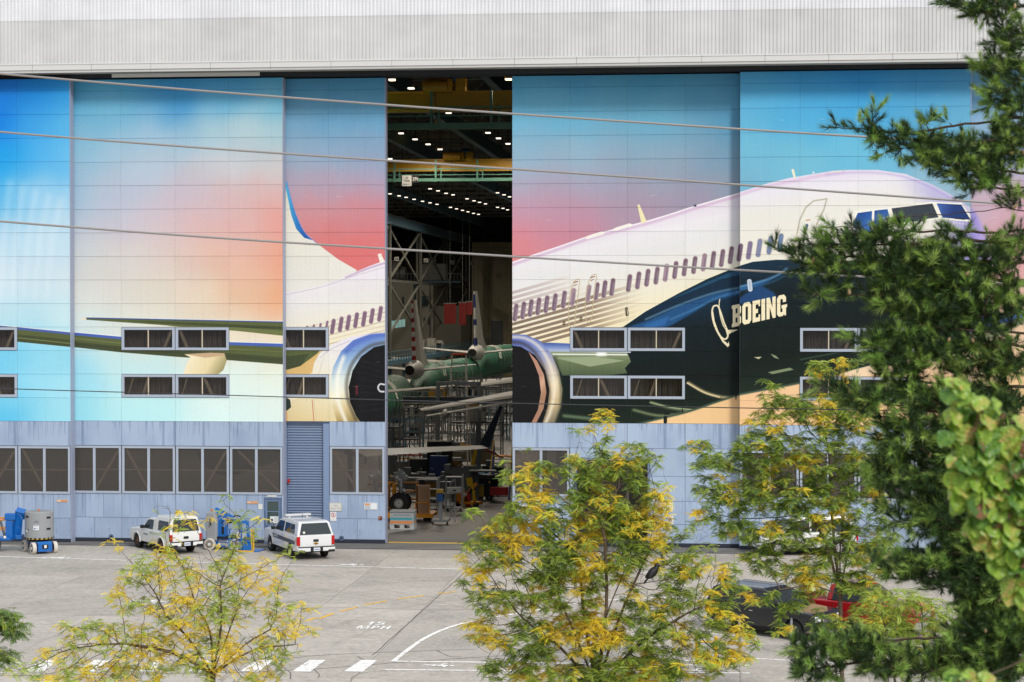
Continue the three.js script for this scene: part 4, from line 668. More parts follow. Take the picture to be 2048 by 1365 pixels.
{ // office block and plant deck on the left side of the hall
  const z = -200, o = thing('office_block', 'pale two storey office block deep inside the hangar on the left', 'office');
  const x0 = X(768, z), x1 = X(866, z), top = Y(566, 800, z);
  mesh('wall', boxAB(x0, x1, 0, top, z - 12, z), std(0x9a988c, 0.85), o);
  mesh('wall', boxAB(x1, x1 + 4.2, 0, Y(612, 880, z), z - 12, z - 0.4), std(0x747368, 0.85), o);
  const pane = phy(new THREE.Color(0.05, 0.08, 0.09), 0.1), q = (u0, u1, v0, v1, m = pane, n = 'window') => mesh(n, boxAB(X(u0, z), X(u1, z), Y(v1, 810, z), Y(v0, 810, z), z + 0.01, z + 0.06), m, o);
  q(827, 832, 568, 614); q(804, 808, 594, 615); q(841, 856, 592, 613); q(836, 839, 637, 652); q(847, 850, 635, 651); q(856, 859, 634, 650);
  const lit = std(0x6fa39a, 0.4, { emissive: new THREE.Color(0.10, 0.17, 0.155) }); for (let i = 0; i < 5; i++) q(776 + i * 7, 782 + i * 7, 643 - i, 658 - i, lit);
  const ls = new THREE.RectAreaLight(0x9fd8c8, 0.5, 3.2, 0.9); ls.position.set(X(794, z), Y(650, 794, z), z + 0.3); ls.lookAt(X(794, z), Y(660, 794, z), z + 10); o.add(ls);
  mesh('downpipe', rod(V(X(860, z), 0, z + 0.1), V(X(860, z), top, z + 0.1), 0.08), M.greySteel, o);
  mesh('parapet', boxAB(x0, x1 + 4.2, top, top + 0.25, z - 0.2, z + 0.05), steelBlue, o);
  for (let i = 0; i < 24; i++) mesh('railing_post', boxAB(lerp(x0, x1 + 4.2, i / 23), lerp(x0, x1 + 4.2, i / 23) + 0.07, top + 0.25, top + 1.35, z - 0.2, z - 0.1), std(0x6a7074, 0.6), o);
  mesh('railing', boxAB(x0, x1 + 4.2, top + 1.35, top + 1.45, z - 0.2, z - 0.1), std(0x6a7074, 0.6), o);
  for (const [u0, u1, v0, v1, n] of [[774, 800, 520, 563, 'duct'], [846, 894, 528, 562, 'air_handler'], [852, 872, 516, 528, 'duct'], [800, 812, 534, 562, 'duct']]) {
    const t = thing(n, { 774: 'round grey ventilation duct on the office roof at the left', 846: 'pale air handling unit on the office roof', 852: 'grey duct lying on top of the air handling unit', 800: 'short grey duct between the roof ducts and air handler' }[u0], n === 'duct' ? 'duct' : 'air handler');
    const a = X(u0, z - 4), b = X(u1, z - 4), ya = Y(v1, 840, z - 4), yb = Y(v0, 840, z - 4);
    mesh('casing', n === 'duct' ? [cyl((yb - ya) / 2, b - a, (a + b) / 2, (ya + yb) / 2, z - 4, 'x', 18)] : [rbox(b - a, yb - ya, 2.5, 0.12, (a + b) / 2, (ya + yb) / 2, z - 4)], hallWhite, t);
    for (let i = 1; i < 4; i++) mesh('flange', n === 'duct' ? cyl((yb - ya) / 2 + 0.04, 0.08, lerp(a, b, i / 4), (ya + yb) / 2, z - 4, 'x', 18) : boxAB(lerp(a, b, i / 4), lerp(a, b, i / 4) + 0.06, ya, yb, z - 2.8, z - 2.7), M.greySteel, t);
    mesh('stand', boxAB(a + 0.1, b - 0.1, Math.min(ya - 0.05, top), ya + 0.05, z - 4.6, z - 3.4), dimSteel, t);
  }
  // walkway along the hall
  const w = thing('walkway', 'blue steel walkway with railings running along the hangar side', 'walkway'), x = -38.4, za = -60, zb = -230, y = 5.7;
  mesh('deck', boxAB(x - 1.6, x, y - 0.5, y, zb, za), steelBlue, w); mesh('handrail', boxAB(x - 0.08, x, y + 1.05, y + 1.13, zb, za), std(0x547684, 0.5), w); mesh('midrail', boxAB(x - 0.08, x, y + 0.52, y + 0.58, zb, za), std(0x547684, 0.5), w);
  for (let k = za; k >= zb; k -= 2) mesh('post', boxAB(x - 0.09, x + 0.01, y, y + 1.05, k - 0.05, k + 0.05), std(0x547684, 0.5), w);
  for (let k = za - 5; k >= zb; k -= 10) mesh('support', boxAB(x - 1.0, x - 0.7, 0, y - 0.5, k - 0.15, k + 0.15), steelBlue, w);
  // red banners above the walkway
  const bz = -186; for (const [u0, u1, v0, v1, l] of [[888, 912, 608, 648, 'largest dark red banner hanging above the walkway'], [918, 932, 606, 650, 'narrow red banner in the middle of three above the walkway'], [933, 945, 604, 630, 'small red banner nearest the far hangar door']]) {
    const b = thing('banner', l, 'banner', 'red banners in the hangar'); mesh('cloth', boxAB(X(u0, bz), X(u1, bz), Y(v1, 900, bz), Y(v0, 900, bz), bz, bz + 0.08), std(0x7d2420, 0.85), b); mesh('hanger_rail', boxAB(X(u0, bz) - 0.1, X(u1, bz) + 0.1, Y(v0, 900, bz), Y(v0, 900, bz) + 0.12, bz - 0.05, bz + 0.12), dimSteel, b);
    mesh('hanger_rod', rod(V((X(u0, bz) + X(u1, bz)) / 2, Y(v0, 900, bz), bz), V((X(u0, bz) + X(u1, bz)) / 2, 25.6, bz), 0.03), dimSteel, b);
  }
  for (const [u, v, w2, h2, l] of [[840, 668, 1.4, 1.3, 'tall white cabinet on the walkway by the lit office windows'], [862, 666, 1.2, 1.5, 'cream cabinet on the walkway beside the red banners'], [905, 652, 0.9, 1.2, 'small white cabinet below the largest red banner'], [927, 649, 1.3, 0.9, 'wide white cabinet under the middle red banner']]) {
    const zz = -176, c = thing('cabinet', l, 'cabinet'), a = X(u, zz), yy = y; mesh('body', rbox(w2, h2 + 0.5, 0.8, 0.04, 0, (h2 + 0.5) / 2, 0), hallWhite, c); mesh('door', boxAB(-w2 / 2 + 0.08, -0.03, 0.1, h2 + 0.4, 0.4, 0.43), std(0xa4a297, 0.7), c); mesh('door', boxAB(0.03, w2 / 2 - 0.08, 0.1, h2 + 0.4, 0.4, 0.43), std(0xa4a297, 0.7), c); c.position.set(Math.min(a, x - 0.8), yy, zz);
  }
}
// overhead cranes with green service walkways
function crane(z, yb, ys, label, hoistU, seedN) {
  const c = thing('overhead_crane', label, 'crane'), x0 = -42.1, x1 = 10, s = ys;
  mesh('bridge_girder', [boxAB(x0, x1, yb, yb + 0.95 * s, z - 0.6, z)], std(0xb08412, 0.5), c);
  mesh('girder_flange', [boxAB(x0, x1, yb + 0.95 * s, yb + 1.05 * s, z - 0.7, z + 0.1), boxAB(x0, x1, yb - 0.09, yb, z - 0.7, z + 0.1)], std(0xc0931a, 0.5), c);
  mesh('walkway', boxAB(x0, x1, yb - 1.15 * s, yb - 0.85 * s, z + 0.2, z + 1.1), M.green, c);
  mesh('handrail', boxAB(x0, x1, yb - 0.02, yb + 0.07, z + 1.04, z + 1.12), M.green, c); mesh('handrail', boxAB(x0, x1, yb - 0.48, yb - 0.42, z + 1.05, z + 1.11), M.green, c);
  for (let i = 0, x = -30; x < 0; x += 3.4, i++) { mesh('post', boxAB(x, x + 0.13, yb - 1.2 * s, yb + 0.95 * s, z + 1.0, z + 1.16), M.green, c); mesh('post', boxAB(x + 0.45, x + 0.54, yb - 0.85 * s, yb + 0.05, z + 1.04, z + 1.1), M.green, c); }
  const hx = X(hoistU, z), h = mesh('hoist', [rbox(1.5, 0.8 * s, 1.2, 0.08, hx, yb + 1.35 * s, z - 0.3), rbox(0.6, 1.0 * s, 0.7, 0.06, hx + 1.2, yb + 1.3 * s, z - 0.2), cyl(0.35, 1.4, hx - 0.2, yb + 1.3 * s, z + 0.35, 'x', 14)], std(0xb88a14, 0.5), c);
  mesh('motor', cyl(0.25, 0.7, hx + 0.9, yb + 1.8 * s, z - 0.1, 'x', 12), std(0x2e4a78, 0.5), h);
  mesh('cable', rod(V(hx - 0.2, yb + 1.0, z + 0.4), V(hx - 0.2, yb - 0.7, z + 0.4), 0.02), M.darkSteel, h);
  mesh('end_truck', [boxAB(x0 - 0.4, x0 + 0.5, yb - 0.2, yb + 0.6, z - 1.8, z + 1.2)], std(0x9a7412, 0.5), c);
  return c;
}
crane(-13, 23.25, 1.0, 'nearer yellow overhead crane with green walkway at the top of the opening', 880);
crane(-62, 23.2, 0.85, 'farther yellow overhead crane carrying the 30 ton capacity plate', 910);
{ const z = -60.8; // capacity plates hang on the second crane
  sign('capacity_plate', 'white plate reading 30 TON CAPACITY on the farther crane', 804, 823, 351, 372.5, z, (x, w, h) => { x.fillStyle = '#c9cac6'; x.fillRect(0, 0, w, h); txt(x, '30', w / 2, h * 0.24, 78, '#1a1a1a'); txt(x, 'TON', w / 2, h * 0.52, 78, '#1a1a1a'); txt(x, 'CAPACITY', w / 2, h * 0.84, 46, '#1a1a1a'); }, 'plate');
  sign('crane_number', 'dark plate with crane number 3N beside the capacity plate', 824, 837, 350, 365.5, z, (x, w, h) => { x.fillStyle = '#22262a'; x.fillRect(0, 0, w, h); txt(x, '3N', w / 2, h * 0.54, 190, '#c9cac6'); }, 'plate');
  for (const [t, u, v] of [['J4', 793, 518], ['J3', 852, 521], ['J2', 904, 525], ['J1', 946, 527]]) { const zz = { J4: -152, J3: -178, J2: -205, J1: -232 }[t] + 0.45; sign('column_plate', `small white column plate reading ${t} on its steel column`, u - 4.5, u + 4.5, v - 4, v + 4, zz, (x, w, h) => { x.fillStyle = '#a8aaa4'; x.fillRect(0, 0, w, h); txt(x, t, w / 2, h * 0.55, 190, '#1a1a1a'); }, 'plate'); }
}
// ceiling lamps: box fittings hung under the roof steel, each with its light
{
  const L = [[784, 160], [822, 177], [1017, 159], [897, 226], [951, 254], [976, 266], [997, 277], [1016, 288], [802, 267], [830, 279], [856, 289], [880, 299], [902, 308], [924, 316], [944, 325], [780, 318], [805, 325], [786, 359], [860, 378], [876, 382], [892, 387], [906, 390], [995, 386], [1008, 390], [1019, 394], [780, 388], [798, 392], [812, 395], [828, 399], [845, 403], [860, 406], [874, 409], [901, 415], [913, 418], [925, 421], [936, 424], [947, 427], [957, 429], [934, 398], [948, 402], [959, 405], [971, 408], [995, 415], [1006, 417], [1015, 420]];
  const glow = std(0xfff0dc, 0.5, { emissive: new THREE.Color(1.25, 1.08, 0.9) }), hood = std(0x3a3a3a, 0.6), yl = 25.0;
  const proto = thing('ceiling_lamp', 'small lit box lamp hanging under the dark hangar roof', 'lamp', 'lit lamps under the hangar roof');
  mesh('hood', [boxAB(-0.21, 0.21, 0.05, 0.14, -0.19, 0.19)], hood, proto); mesh('diffuser', boxAB(-0.18, 0.18, -0.04, 0.045, -0.16, 0.16), glow, proto); mesh('hanger', boxAB(-0.03, 0.03, 0.14, 1.95, -0.03, 0.03), hood, proto);
  L.forEach(([u, v], i) => {
    const r = ray(u, v), t = (yl - 12) / r.y, p = V(r.x * t, yl, 100 + r.z * t); if (p.z < BACK + 3) { const k = (BACK + 3 - 100) / r.z; p.set(r.x * k, 12 + r.y * k, BACK + 3); }
    const o = i ? copy(proto, proto.userData.label, p) : proto; if (!i) proto.position.copy(p);
  });
  for (let z = -130; z > BACK; z -= 30) for (const x of [-52, -12, 6]) copy(proto, proto.userData.label, V(x, yl, z));  // unseen lamps added beyond the visible rows to brighten the deep hall
  for (const o of scene.children.filter((k) => k.name.startsWith('ceiling_lamp'))) {
    const s = new THREE.SpotLight(0xfff0dc, 58, 0, 1.5, 0.4); s.position.set(0, -0.16, 0); s.shadow.radius = 20; s.castShadow = true; const tg = new THREE.Object3D(); tg.name = 'aim'; tg.position.set(0, -10, 0); s.target = tg; o.add(s, tg);
  }
}
// ---------------------------------------------------------------- airliners in assembly
const zincGreen = std(0x2a6a52, 0.6), wingGrey = std(0x9c9d97, 0.5), finWhite = std(0xc9cac4, 0.45);
function foil(root, tip, cr, ct, th, up = V(0, 1, 0), chordDir = V(0, 0, 1)) {   // tapered lifting surface from root to tip, chord along chordDir
  const prof = [[0, 0], [0.06, 0.55], [0.3, 1], [0.65, 0.6], [1, 0.02], [0.65, -0.35], [0.3, -0.6], [0.06, -0.4]], P = [], n = prof.length, pos = [], idx = [];
  for (const [c, ch] of [[root, cr], [tip, ct]]) for (const [a, b] of prof) { const p = c.clone().addScaledVector(chordDir, (a - 0.3) * ch).addScaledVector(up, b * th * ch); pos.push(p.x, p.y, p.z); }
  for (let i = 0; i < n; i++) { const j = (i + 1) % n; idx.push(i, j, n + j, i, n + j, n + i); } for (let i = 1; i + 1 < n; i++) idx.push(0, i + 1, i, n, n + i, n + i + 1);
  const g = new THREE.BufferGeometry(); g.setAttribute('position', new THREE.Float32BufferAttribute(pos, 3)); g.setAttribute('uv', new THREE.Float32BufferAttribute(new Float32Array(pos.length / 3 * 2), 2)); g.setIndex(idx); const q = g.toNonIndexed(); q.computeVertexNormals(); return q;
}
function airliner(label, at, heading, lift, finPaint, wings = true) {   // local: tail at origin, nose towards -z
  const a = thing('airliner', label, 'airliner', 'airliners in assembly', at, heading), yc = 3.2 + lift;
  const prof = [[0.35, 0], [0.5, 0.4], [0.95, 3], [1.5, 7], [1.86, 12], [1.9, 16], [1.9, 30], [1.75, 34], [1.3, 36.6], [0.6, 38], [0, 38.3]].map(([r, l]) => new THREE.Vector2(r, l));
  const g = new THREE.LatheGeometry(prof, 28); const p = g.attributes.position; for (let i = 0; i < p.count; i++) { const l = p.getY(i); p.setZ(i, p.getZ(i) - 1.45 * Math.pow(clamp(1 - l / 13), 1.6)); } g.computeVertexNormals(); g.rotateX(-Math.PI / 2).translate(0, yc, 0);
  const f = mesh('fuselage', g, zincGreen, a);
  for (let i = 0; i < 9; i++) mesh('frame_seam', new THREE.TorusGeometry(i < 2 ? 1.6 + i * 0.22 : 1.905, 0.02, 5, 40).translate(0, yc + (i < 2 ? 0.25 - i * 0.18 : 0), -8 - i * 2.3), std(0x9fb8a4, 0.6), f);
  for (let i = 0; i < 4; i++) mesh('hose', new THREE.TubeGeometry(new THREE.CatmullRomCurve3([V(-1.2, yc + 1.2, -9 - i), V(0.1, yc + 1.98, -9.6 - i * 1.4), V(1.2, yc + 1.45, -11 - i), V(1.75, yc + 0.4, -10 - i)]), 14, 0.05, 5), M.paper, f);
  mesh('tail_cone', new THREE.LatheGeometry([[0.42, -0.05], [0.62, 0.3], [1.02, 2.6], [1.03, 2.7]].map(([r, l]) => new THREE.Vector2(r, l)), 24).rotateX(-Math.PI / 2).translate(0, yc + 1.32, 0.1), finWhite, a);
  mesh('exhaust', cyl(0.5, 0.5, 0, yc + 1.34, 0.1, 'z', 20), M.black, a);
  const fin = mesh('tail_fin', foil(V(0, yc + 1.6, -4.6), V(0, yc + 8.9, -1.9), 5.6, 1.9, 0.055, V(1, 0, 0), V(0, 0, -1)), finWhite, a);
  mesh('rudder', foil(V(0, yc + 1.7, -1.9), V(0, yc + 8.85, -1.0), 1.7, 0.7, 0.16, V(1, 0, 0), V(0, 0, -1)), finPaint === 'stripes' ? M.red : std(0xc4c6c2, 0.5), fin);
  if (finPaint === 'stripes') for (let i = 0; i < 7; i++) { const t0 = i / 7 + 0.02, t1 = t0 + 0.075, q = (t) => V(0, yc + lerp(1.7, 8.85, t), lerp(-1.9, -1.0, t)); mesh('rudder_band', foil(q(t0), q(t1), lerp(1.76, 0.74, t0), lerp(1.76, 0.74, t1), 0.18, V(1, 0, 0), V(0, 0, -1)), M.white, fin); }
  else for (const [t0, t1] of [[0.05, 0.2], [0.42, 0.52], [0.72, 0.95]]) { const q = (t) => V(0, yc + lerp(1.7, 8.85, t), lerp(-1.9, -1.0, t)); mesh('rudder_band', foil(q(t0), q(t1), lerp(1.76, 0.74, t0), lerp(1.76, 0.74, t1), 0.18, V(1, 0, 0), V(0, 0, -1)), M.navy, fin); }
  mesh('dorsal_fin', new THREE.ExtrudeGeometry(new THREE.Shape([[0, 0], [3.4, 0], [0, 1.9]].map(([x, y]) => new THREE.Vector2(x, y))), { depth: 0.16, bevelEnabled: false }).rotateY(Math.PI / 2).translate(-0.08, yc + 1.7, -6.3), finWhite, fin);
  for (const s of [-1, 1]) {
    mesh('tailplane', foil(V(s * 0.7, yc + 1.25, -3.4), V(s * 7.1, yc + 1.95, -0.6), 3.4, 1.3, 0.06, V(0, 1, 0), V(0, 0, -1)), wingGrey, a);
    if (wings) { const w = mesh('wing', foil(V(s * 1.6, yc - 0.9, -19.5), V(s * 17, yc + 0.7, -11), 6.4, 1.6, 0.06, V(0, 1, 0), V(0, 0, -1)), wingGrey, a); mesh('winglet', foil(V(s * 17, yc + 0.7, -11), V(s * 17.9, yc + 3.2, -9.8), 1.6, 0.6, 0.05, V(1, 0, 0), V(0, 0, -1)), finWhite, w); }
    mesh('main_gear', [cyl(0.13, yc - 1.0, s * 2.8, (yc - 1.0) / 2 + 0.5, -19.5), cyl(0.56, 0.4, s * 2.5, 0.56, -19.5, 'x'), cyl(0.56, 0.4, s * 3.1, 0.56, -19.5, 'x')], M.rubber, a);
  }
  mesh('nose_gear', [cyl(0.1, yc - 1.2, 0, (yc - 1.2) / 2 + 0.3, -34), cyl(0.34, 0.5, 0, 0.34, -34, 'x')], M.rubber, a);
  mesh('tail_stand', [rod(V(0, 0, -6), V(0, yc - 0.9, -6), 0.09), ...[0, 2.1, 4.2].map((t) => rod(V(Math.cos(t) * 1.1, 0.02, -6 + Math.sin(t) * 1.1), V(0, yc * 0.6, -6), 0.05))], M.yellow, a);
  return a;
}
{
  const p1 = pt(820, 741, -112), p2 = pt(945, 706, -142), p0 = pt(738, 775, -64);
  airliner('unpainted green airliner whose rudder has red and white bands', V(p1.x, 0, p1.z), -0.06, p1.y - 3.2 - 1.34, 'stripes');
  airliner('unpainted green airliner whose rudder is white and navy', V(p2.x, 0, p2.z), -0.06, p2.y - 3.2 - 1.34, 'waves');
  airliner('unpainted green airliner of which only a rounded flank shows at the left of the opening', V(p0.x, 0, p0.z), 0.1, 0.3, 'waves', false);
  // two nearer airliners of which the wings reach into the opening
  const wing = (label, tipUV, rootUV, z0, z1, cr, ct, side) => {
    const a = thing('airliner', label, 'airliner', 'airliners in assembly'), tip = pt(tipUV[0], tipUV[1], z0), root = pt(rootUV[0], rootUV[1], z1), dir = root.clone().sub(tip).normalize(), ch = V(dir.z, 0, -dir.x).normalize().multiplyScalar(side);
    const w = mesh('wing', foil(root, tip, cr, ct, 0.07, V(0, 1, 0), ch), wingGrey, a);
    const c2 = root.clone().addScaledVector(dir, 7); mesh('fuselage', cyl(1.9, 26, c2.x, root.y + 0.9, Math.min(c2.z - 4, -17), 'z', 28), zincGreen, a);
    mesh('main_gear', [cyl(0.14, root.y - 0.3, root.x, (root.y - 0.3) / 2 + 0.2, root.z), cyl(0.56, 0.5, root.x, 0.56, root.z, 'x')], M.rubber, a);
    return { a, w, tip, root, dir, ch };
  };
  const B = wing('airliner with a bare wing ending in a dark split winglet near the floor racks', [963, 895, 0], [700, 908, 0], -11, -7, 3.4, 1.5, 1);
  mesh('winglet', foil(B.tip, pt(1001, 812, -12.2), 1.5, 0.5, 0.06, V(1, 0, 0), B.ch), std(0x1d2530, 0.4), B.w);
  mesh('winglet_tip', foil(B.tip.clone().add(V(0.05, -0.05, 0)), pt(1003, 916, -11), 1.2, 0.35, 0.06, V(1, 0, 0), B.ch), M.red, B.w);
  const A = wing('airliner with a pale wing and flap fairings crossing the middle of the opening', [838, 822, 0], [1090, 782, 0], -30, -34, 5.2, 1.8, 1);
  for (const k of [0.22, 0.5, 0.75]) { const q = A.tip.clone().lerp(A.root, k); mesh('flap_fairing', new THREE.SphereGeometry(0.5, 12, 8).scale(0.5, 0.7, 2.2).translate(q.x, q.y - 0.45, q.z + 0.5), finWhite, A.w); }
  mesh('flap', foil(A.root.clone().add(V(0, -0.35, 1.0)), A.tip.clone().add(V(0.6, -0.3, 0.8)), 1.6, 0.7, 0.08, V(0, 1, 0), A.ch), finWhite, A.w);
  const C = wing('airliner with a pale wing at the right edge of the opening', [950, 772, 0], [1120, 752, 0], -46, -50, 4.6, 2.4, 1);
}
// ---------------------------------------------------------------- floor equipment
const lightStaging = std(0x777974, 0.5);
function scaffold(label, at, w, h, d, turn = 0, mat = M.greySteel) {
  const s = thing('work_platform', label, 'platform', 'work platforms round the airliners', at, turn);
  for (const x of [-w / 2, 0, w / 2]) for (const z of [-d / 2, d / 2]) mesh('post', boxAB(x - 0.05, x + 0.05, 0, h + 1.1, z - 0.05, z + 0.05), mat, s);
  for (let y = 1; y <= h + 1.1; y += 1.0) for (const z of [-d / 2, d / 2]) mesh('rail', boxAB(-w / 2, w / 2, y - 0.03, y + 0.03, z - 0.03, z + 0.03), mat, s);
  mesh('deck', boxAB(-w / 2, w / 2, h - 0.08, h, -d / 2, d / 2), M.darkSteel, s);
  mesh('brace', beam(V(-w / 2, 0.2, d / 2), V(0, h, d / 2), 0.05), mat, s); mesh('brace', beam(V(w / 2, 0.2, d / 2), V(0, h, d / 2), 0.05), mat, s);
  return s;
}
const G0 = (u, v) => gd(u, v);
scaffold('grey work platform under the nearest green tail, left of the ladder', pt(846, 800, -88).setY(0), 4.6, 3.4, 2);
scaffold('grey work platform right of the ladder below the navy rudder', pt(958, 800, -96).setY(0), 4.2, 4.2, 2);
scaffold('grey work platform at the right edge of the opening', pt(1010, 800, -88).setY(0), 3.4, 3.6, 2);
scaffold('tall narrow grey platform at the left edge of the opening', pt(783, 880, -26).setY(0), 1.3, 4.4, 1.6);
scaffold('low grey platform behind the pale wing', pt(905, 830, -74).setY(0), 4.0, 3.0, 2);
{ // the crowd of staging under and round the airliners
  reseed(4242); const l = 'grey steel staging among the crowd of platforms under the airliners';
  for (let i = 0; i < 16; i++) { const u = 785 + (i * 53) % 235, z = -52 - (i * 31) % 74, p = pt(u, 700, z).setY(0), w = rnd(2, 4.5), h = rnd(1.8, 4.2); const s = scaffold(l, p, w, h, rnd(1.2, 2), rnd(-0.3, 0.3), [M.greySteel, lightStaging, steelBlue][i % 3]); if (i % 3 === 0) mesh('cabinet', rbox(w * 0.4, 1.1, 0.8, 0.04, 0, h + 0.55, 0), [hallWhite, std(0x8a6a20, 0.6), std(0x3a4a60, 0.6)][i % 2], s); }
}
{ // blue-grey gantry with stepladder
  const z = -36, g = thing('gantry', 'grey steel portal frame standing over the stepladder', 'gantry'), a = pt(876, 770, z), b = pt(958, 768, z);
  mesh('post', boxAB(a.x - 0.12, a.x + 0.12, 0, a.y, z - 0.12, z + 0.12), std(0x7b828a, 0.5), g); mesh('post', boxAB(b.x - 0.12, b.x + 0.12, 0, b.y, z - 0.12, z + 0.12), std(0x7b828a, 0.5), g);
  mesh('lintel', boxAB(a.x - 0.12, b.x + 0.12, a.y, a.y + 0.22, z - 0.12, z + 0.12), std(0x7b828a, 0.5), g); mesh('corner_brace', beam(V(a.x, a.y - 0.9, z), V(a.x + 0.7, a.y, z), 0.1), std(0x7b828a, 0.5), g);
  mesh('girder', boxAB(a.x - 2.5, b.x, Y(806, 900, z), Y(795, 900, z), z - 0.7, z - 0.3), std(0x3f4a52, 0.6), g);
  const l = thing('stepladder', 'pale stepladder with orange top under the portal frame', 'ladder'), lz = z - 4, f = (u, v) => pt(u, v, lz), base = f(918, 850);
  const H = 3.1, yb = f(918, 798).y; for (const s of [-1, 1]) { mesh('stile', beam(V(base.x + s * 0.75, 0, lz + 0.9), V(base.x + s * 0.5, yb + H, lz), 0.1), M.paper, l); mesh('stile', beam(V(base.x + s * 0.75, 0, lz - 1.2), V(base.x + s * 0.5, yb + H, lz), 0.07), M.paper, l); }
  for (let i = 1; i < 14; i++) { const t = i / 14; mesh('tread', boxAB(base.x - lerp(0.75, 0.5, t), base.x + lerp(0.75, 0.5, t), t * (yb + H) - 0.03, t * (yb + H) + 0.03, lz + lerp(0.9, 0, t) - 0.12, lz + lerp(0.9, 0, t) + 0.12), M.greySteel, l); }
  mesh('cap', boxAB(base.x - 0.5, base.x + 0.5, yb + H, yb + H + 0.12, lz - 0.25, lz + 0.25), std(0xd8541c, 0.6), l);
}
function trolley(label, at, w, h, d, turn, main, shelf, n = 3, name = 'tool_trolley', cat = 'trolley') {
  const t = thing(name, label, cat, undefined, at, turn);
  for (const x of [-1, 1]) for (const z of [-1, 1]) { mesh('post', boxAB(x * w / 2 - 0.03, x * w / 2 + 0.03, 0.16, h, z * d / 2 - 0.03, z * d / 2 + 0.03), main, t); const c = mesh('castor', cyl(0.08, 0.05, x * (w / 2 - 0.08), 0.08, z * (d / 2 - 0.08), 'x', 12), M.rubber, t); }
  for (let i = 0; i < n; i++) mesh('shelf', boxAB(-w / 2, w / 2, lerp(0.18, h, i / (n - 1)) - 0.03, lerp(0.18, h, i / (n - 1)) + 0.02, -d / 2 + 0.035, d / 2 - 0.035), shelf, t);
  mesh('push_bar', [boxAB(w / 2 + 0.04, w / 2 + 0.08, h * 0.6, h + 0.1, -d / 2 + 0.05, -d / 2 + 0.1), boxAB(w / 2 + 0.04, w / 2 + 0.08, h * 0.6, h + 0.1, d / 2 - 0.1, d / 2 - 0.05), boxAB(w / 2 + 0.04, w / 2 + 0.08, h + 0.1, h + 0.14, -d / 2 + 0.05, d / 2 - 0.05)], main, t);
  return t;
}
const lightGrey = std(0xb4b6b6, 0.5);
{ // landing gear on its orange dolly
  const at = G0(800, 1041), dl = thing('gear_dolly', 'orange wheeled dolly with rails carrying the landing gear', 'dolly', undefined, at, 0.0), o = M.orange;
  mesh('bed', [boxAB(-1.9, 2.0, 0.34, 0.46, -0.9, 0.9)], o, dl); mesh('edge_beam', [boxAB(-1.9, 2.0, 0.24, 0.34, 0.78, 0.9), boxAB(-1.9, 2.0, 0.24, 0.34, -0.9, -0.78)], o, dl);
  for (const [x, z] of [[-1.5, 0.7], [1.6, 0.7], [-1.5, -0.7], [1.6, -0.7]]) mesh('wheel', cyl(0.17, 0.1, x, 0.17, z, 'z', 16), M.rubber, dl);
  for (const x of [-0.75, 0.85]) mesh('rail_post', boxAB(x - 0.055, x + 0.055, 0.46, 2.1, -0.87, -0.77), o, dl); mesh('rail_post', boxAB(-0.42, -0.22, 0.46, 2.05, 0.0, 0.14), o, dl);
  for (const y of [1.12, 1.58, 2.06]) mesh('rail', boxAB(-1.9, 0.89, y - 0.04, y + 0.04, -0.86, -0.78), o, dl);
  mesh('crate_guard', [boxAB(0.98, 1.03, 0.46, 1.12, 0.82, 0.88), boxAB(1.75, 1.8, 0.46, 1.12, 0.82, 0.88), boxAB(0.98, 1.8, 1.06, 1.12, 0.82, 0.88)], o, dl);
  const gear = (label, x) => {
    const g = thing('landing_gear', label, 'landing gear', 'landing gear legs on the dolly', at.clone().add(V(x, 0.46, 0.15)));
    for (const z of [0.42, -0.42]) {
      const ty = mesh('wheel', new THREE.LatheGeometry([[0.26, -0.17], [0.44, -0.19], [0.55, -0.15], [0.57, -0.06], [0.57, 0.06], [0.55, 0.15], [0.44, 0.19], [0.26, 0.17]].map(([r, l]) => new THREE.Vector2(r, l)), 40).rotateX(Math.PI / 2).translate(0, 0.57, z), M.rubber, g);
      mesh('rim', cyl(0.30, 0.26, 0, 0.57, z, 'z', 32), std(0xbdbdb9, 0.4), ty); mesh('hub', cyl(0.09, 0.3, 0, 0.57, z, 'z', 20), std(0x9a9a98, 0.4), ty);
      const hs = []; for (let i = 0; i < 20; i++) { const q = i / 20 * Math.PI * 2; hs.push(box(0.09, 0.028, 0.01, 0.2, 0, 0).rotateZ(q).translate(0, 0.57, z + Math.sign(z) * 0.134)); } mesh('rim_slots', hs, M.black, ty);
    }
    mesh('axle', cyl(0.09, 0.8, 0, 0.57, 0, 'z', 14), M.steel, g);
    mesh('leg', [cyl(0.11, 1.35, 0.02, 1.25, 0), cyl(0.16, 0.5, 0.02, 1.7, 0)], std(0xaeb2b2, 0.35, { metalness: 0.4 }), g);
    reseed(x * 100 + 900); const foilG = new THREE.IcosahedronGeometry(0.34, 3); const fp = foilG.attributes.position; for (let i = 0; i < fp.count; i++) { const k = 1 + 0.35 * noise(fp.getX(i) * 7 + x, fp.getY(i) * 7) + 0.15 * noiseB(fp.getZ(i) * 15, fp.getY(i) * 15); fp.setXYZ(i, fp.getX(i) * k * 1.15, fp.getY(i) * k * 0.9, fp.getZ(i) * k * 0.8); } foilG.computeVertexNormals();
    mesh('foil_wrap', foilG.translate(0.0, 2.05, 0), phy(0xbfc3c6, 0.22, { metalness: 0.35 }), g);
    mesh('torque_link', beam(V(0.1, 0.7, 0.1), V(0.35, 1.2, 0.1), 0.09), M.steel, g);
    mesh('tag', box(0.14, 0.2, 0.01, 0.24, 1.28, 0.3, 0, 0, 0.4), M.paper, g);
    return g;
  };
  gear('twin wheel landing gear leg wrapped in silver foil, whole in view', 0.05); gear('twin wheel landing gear leg cut off by the left door edge', -1.35);
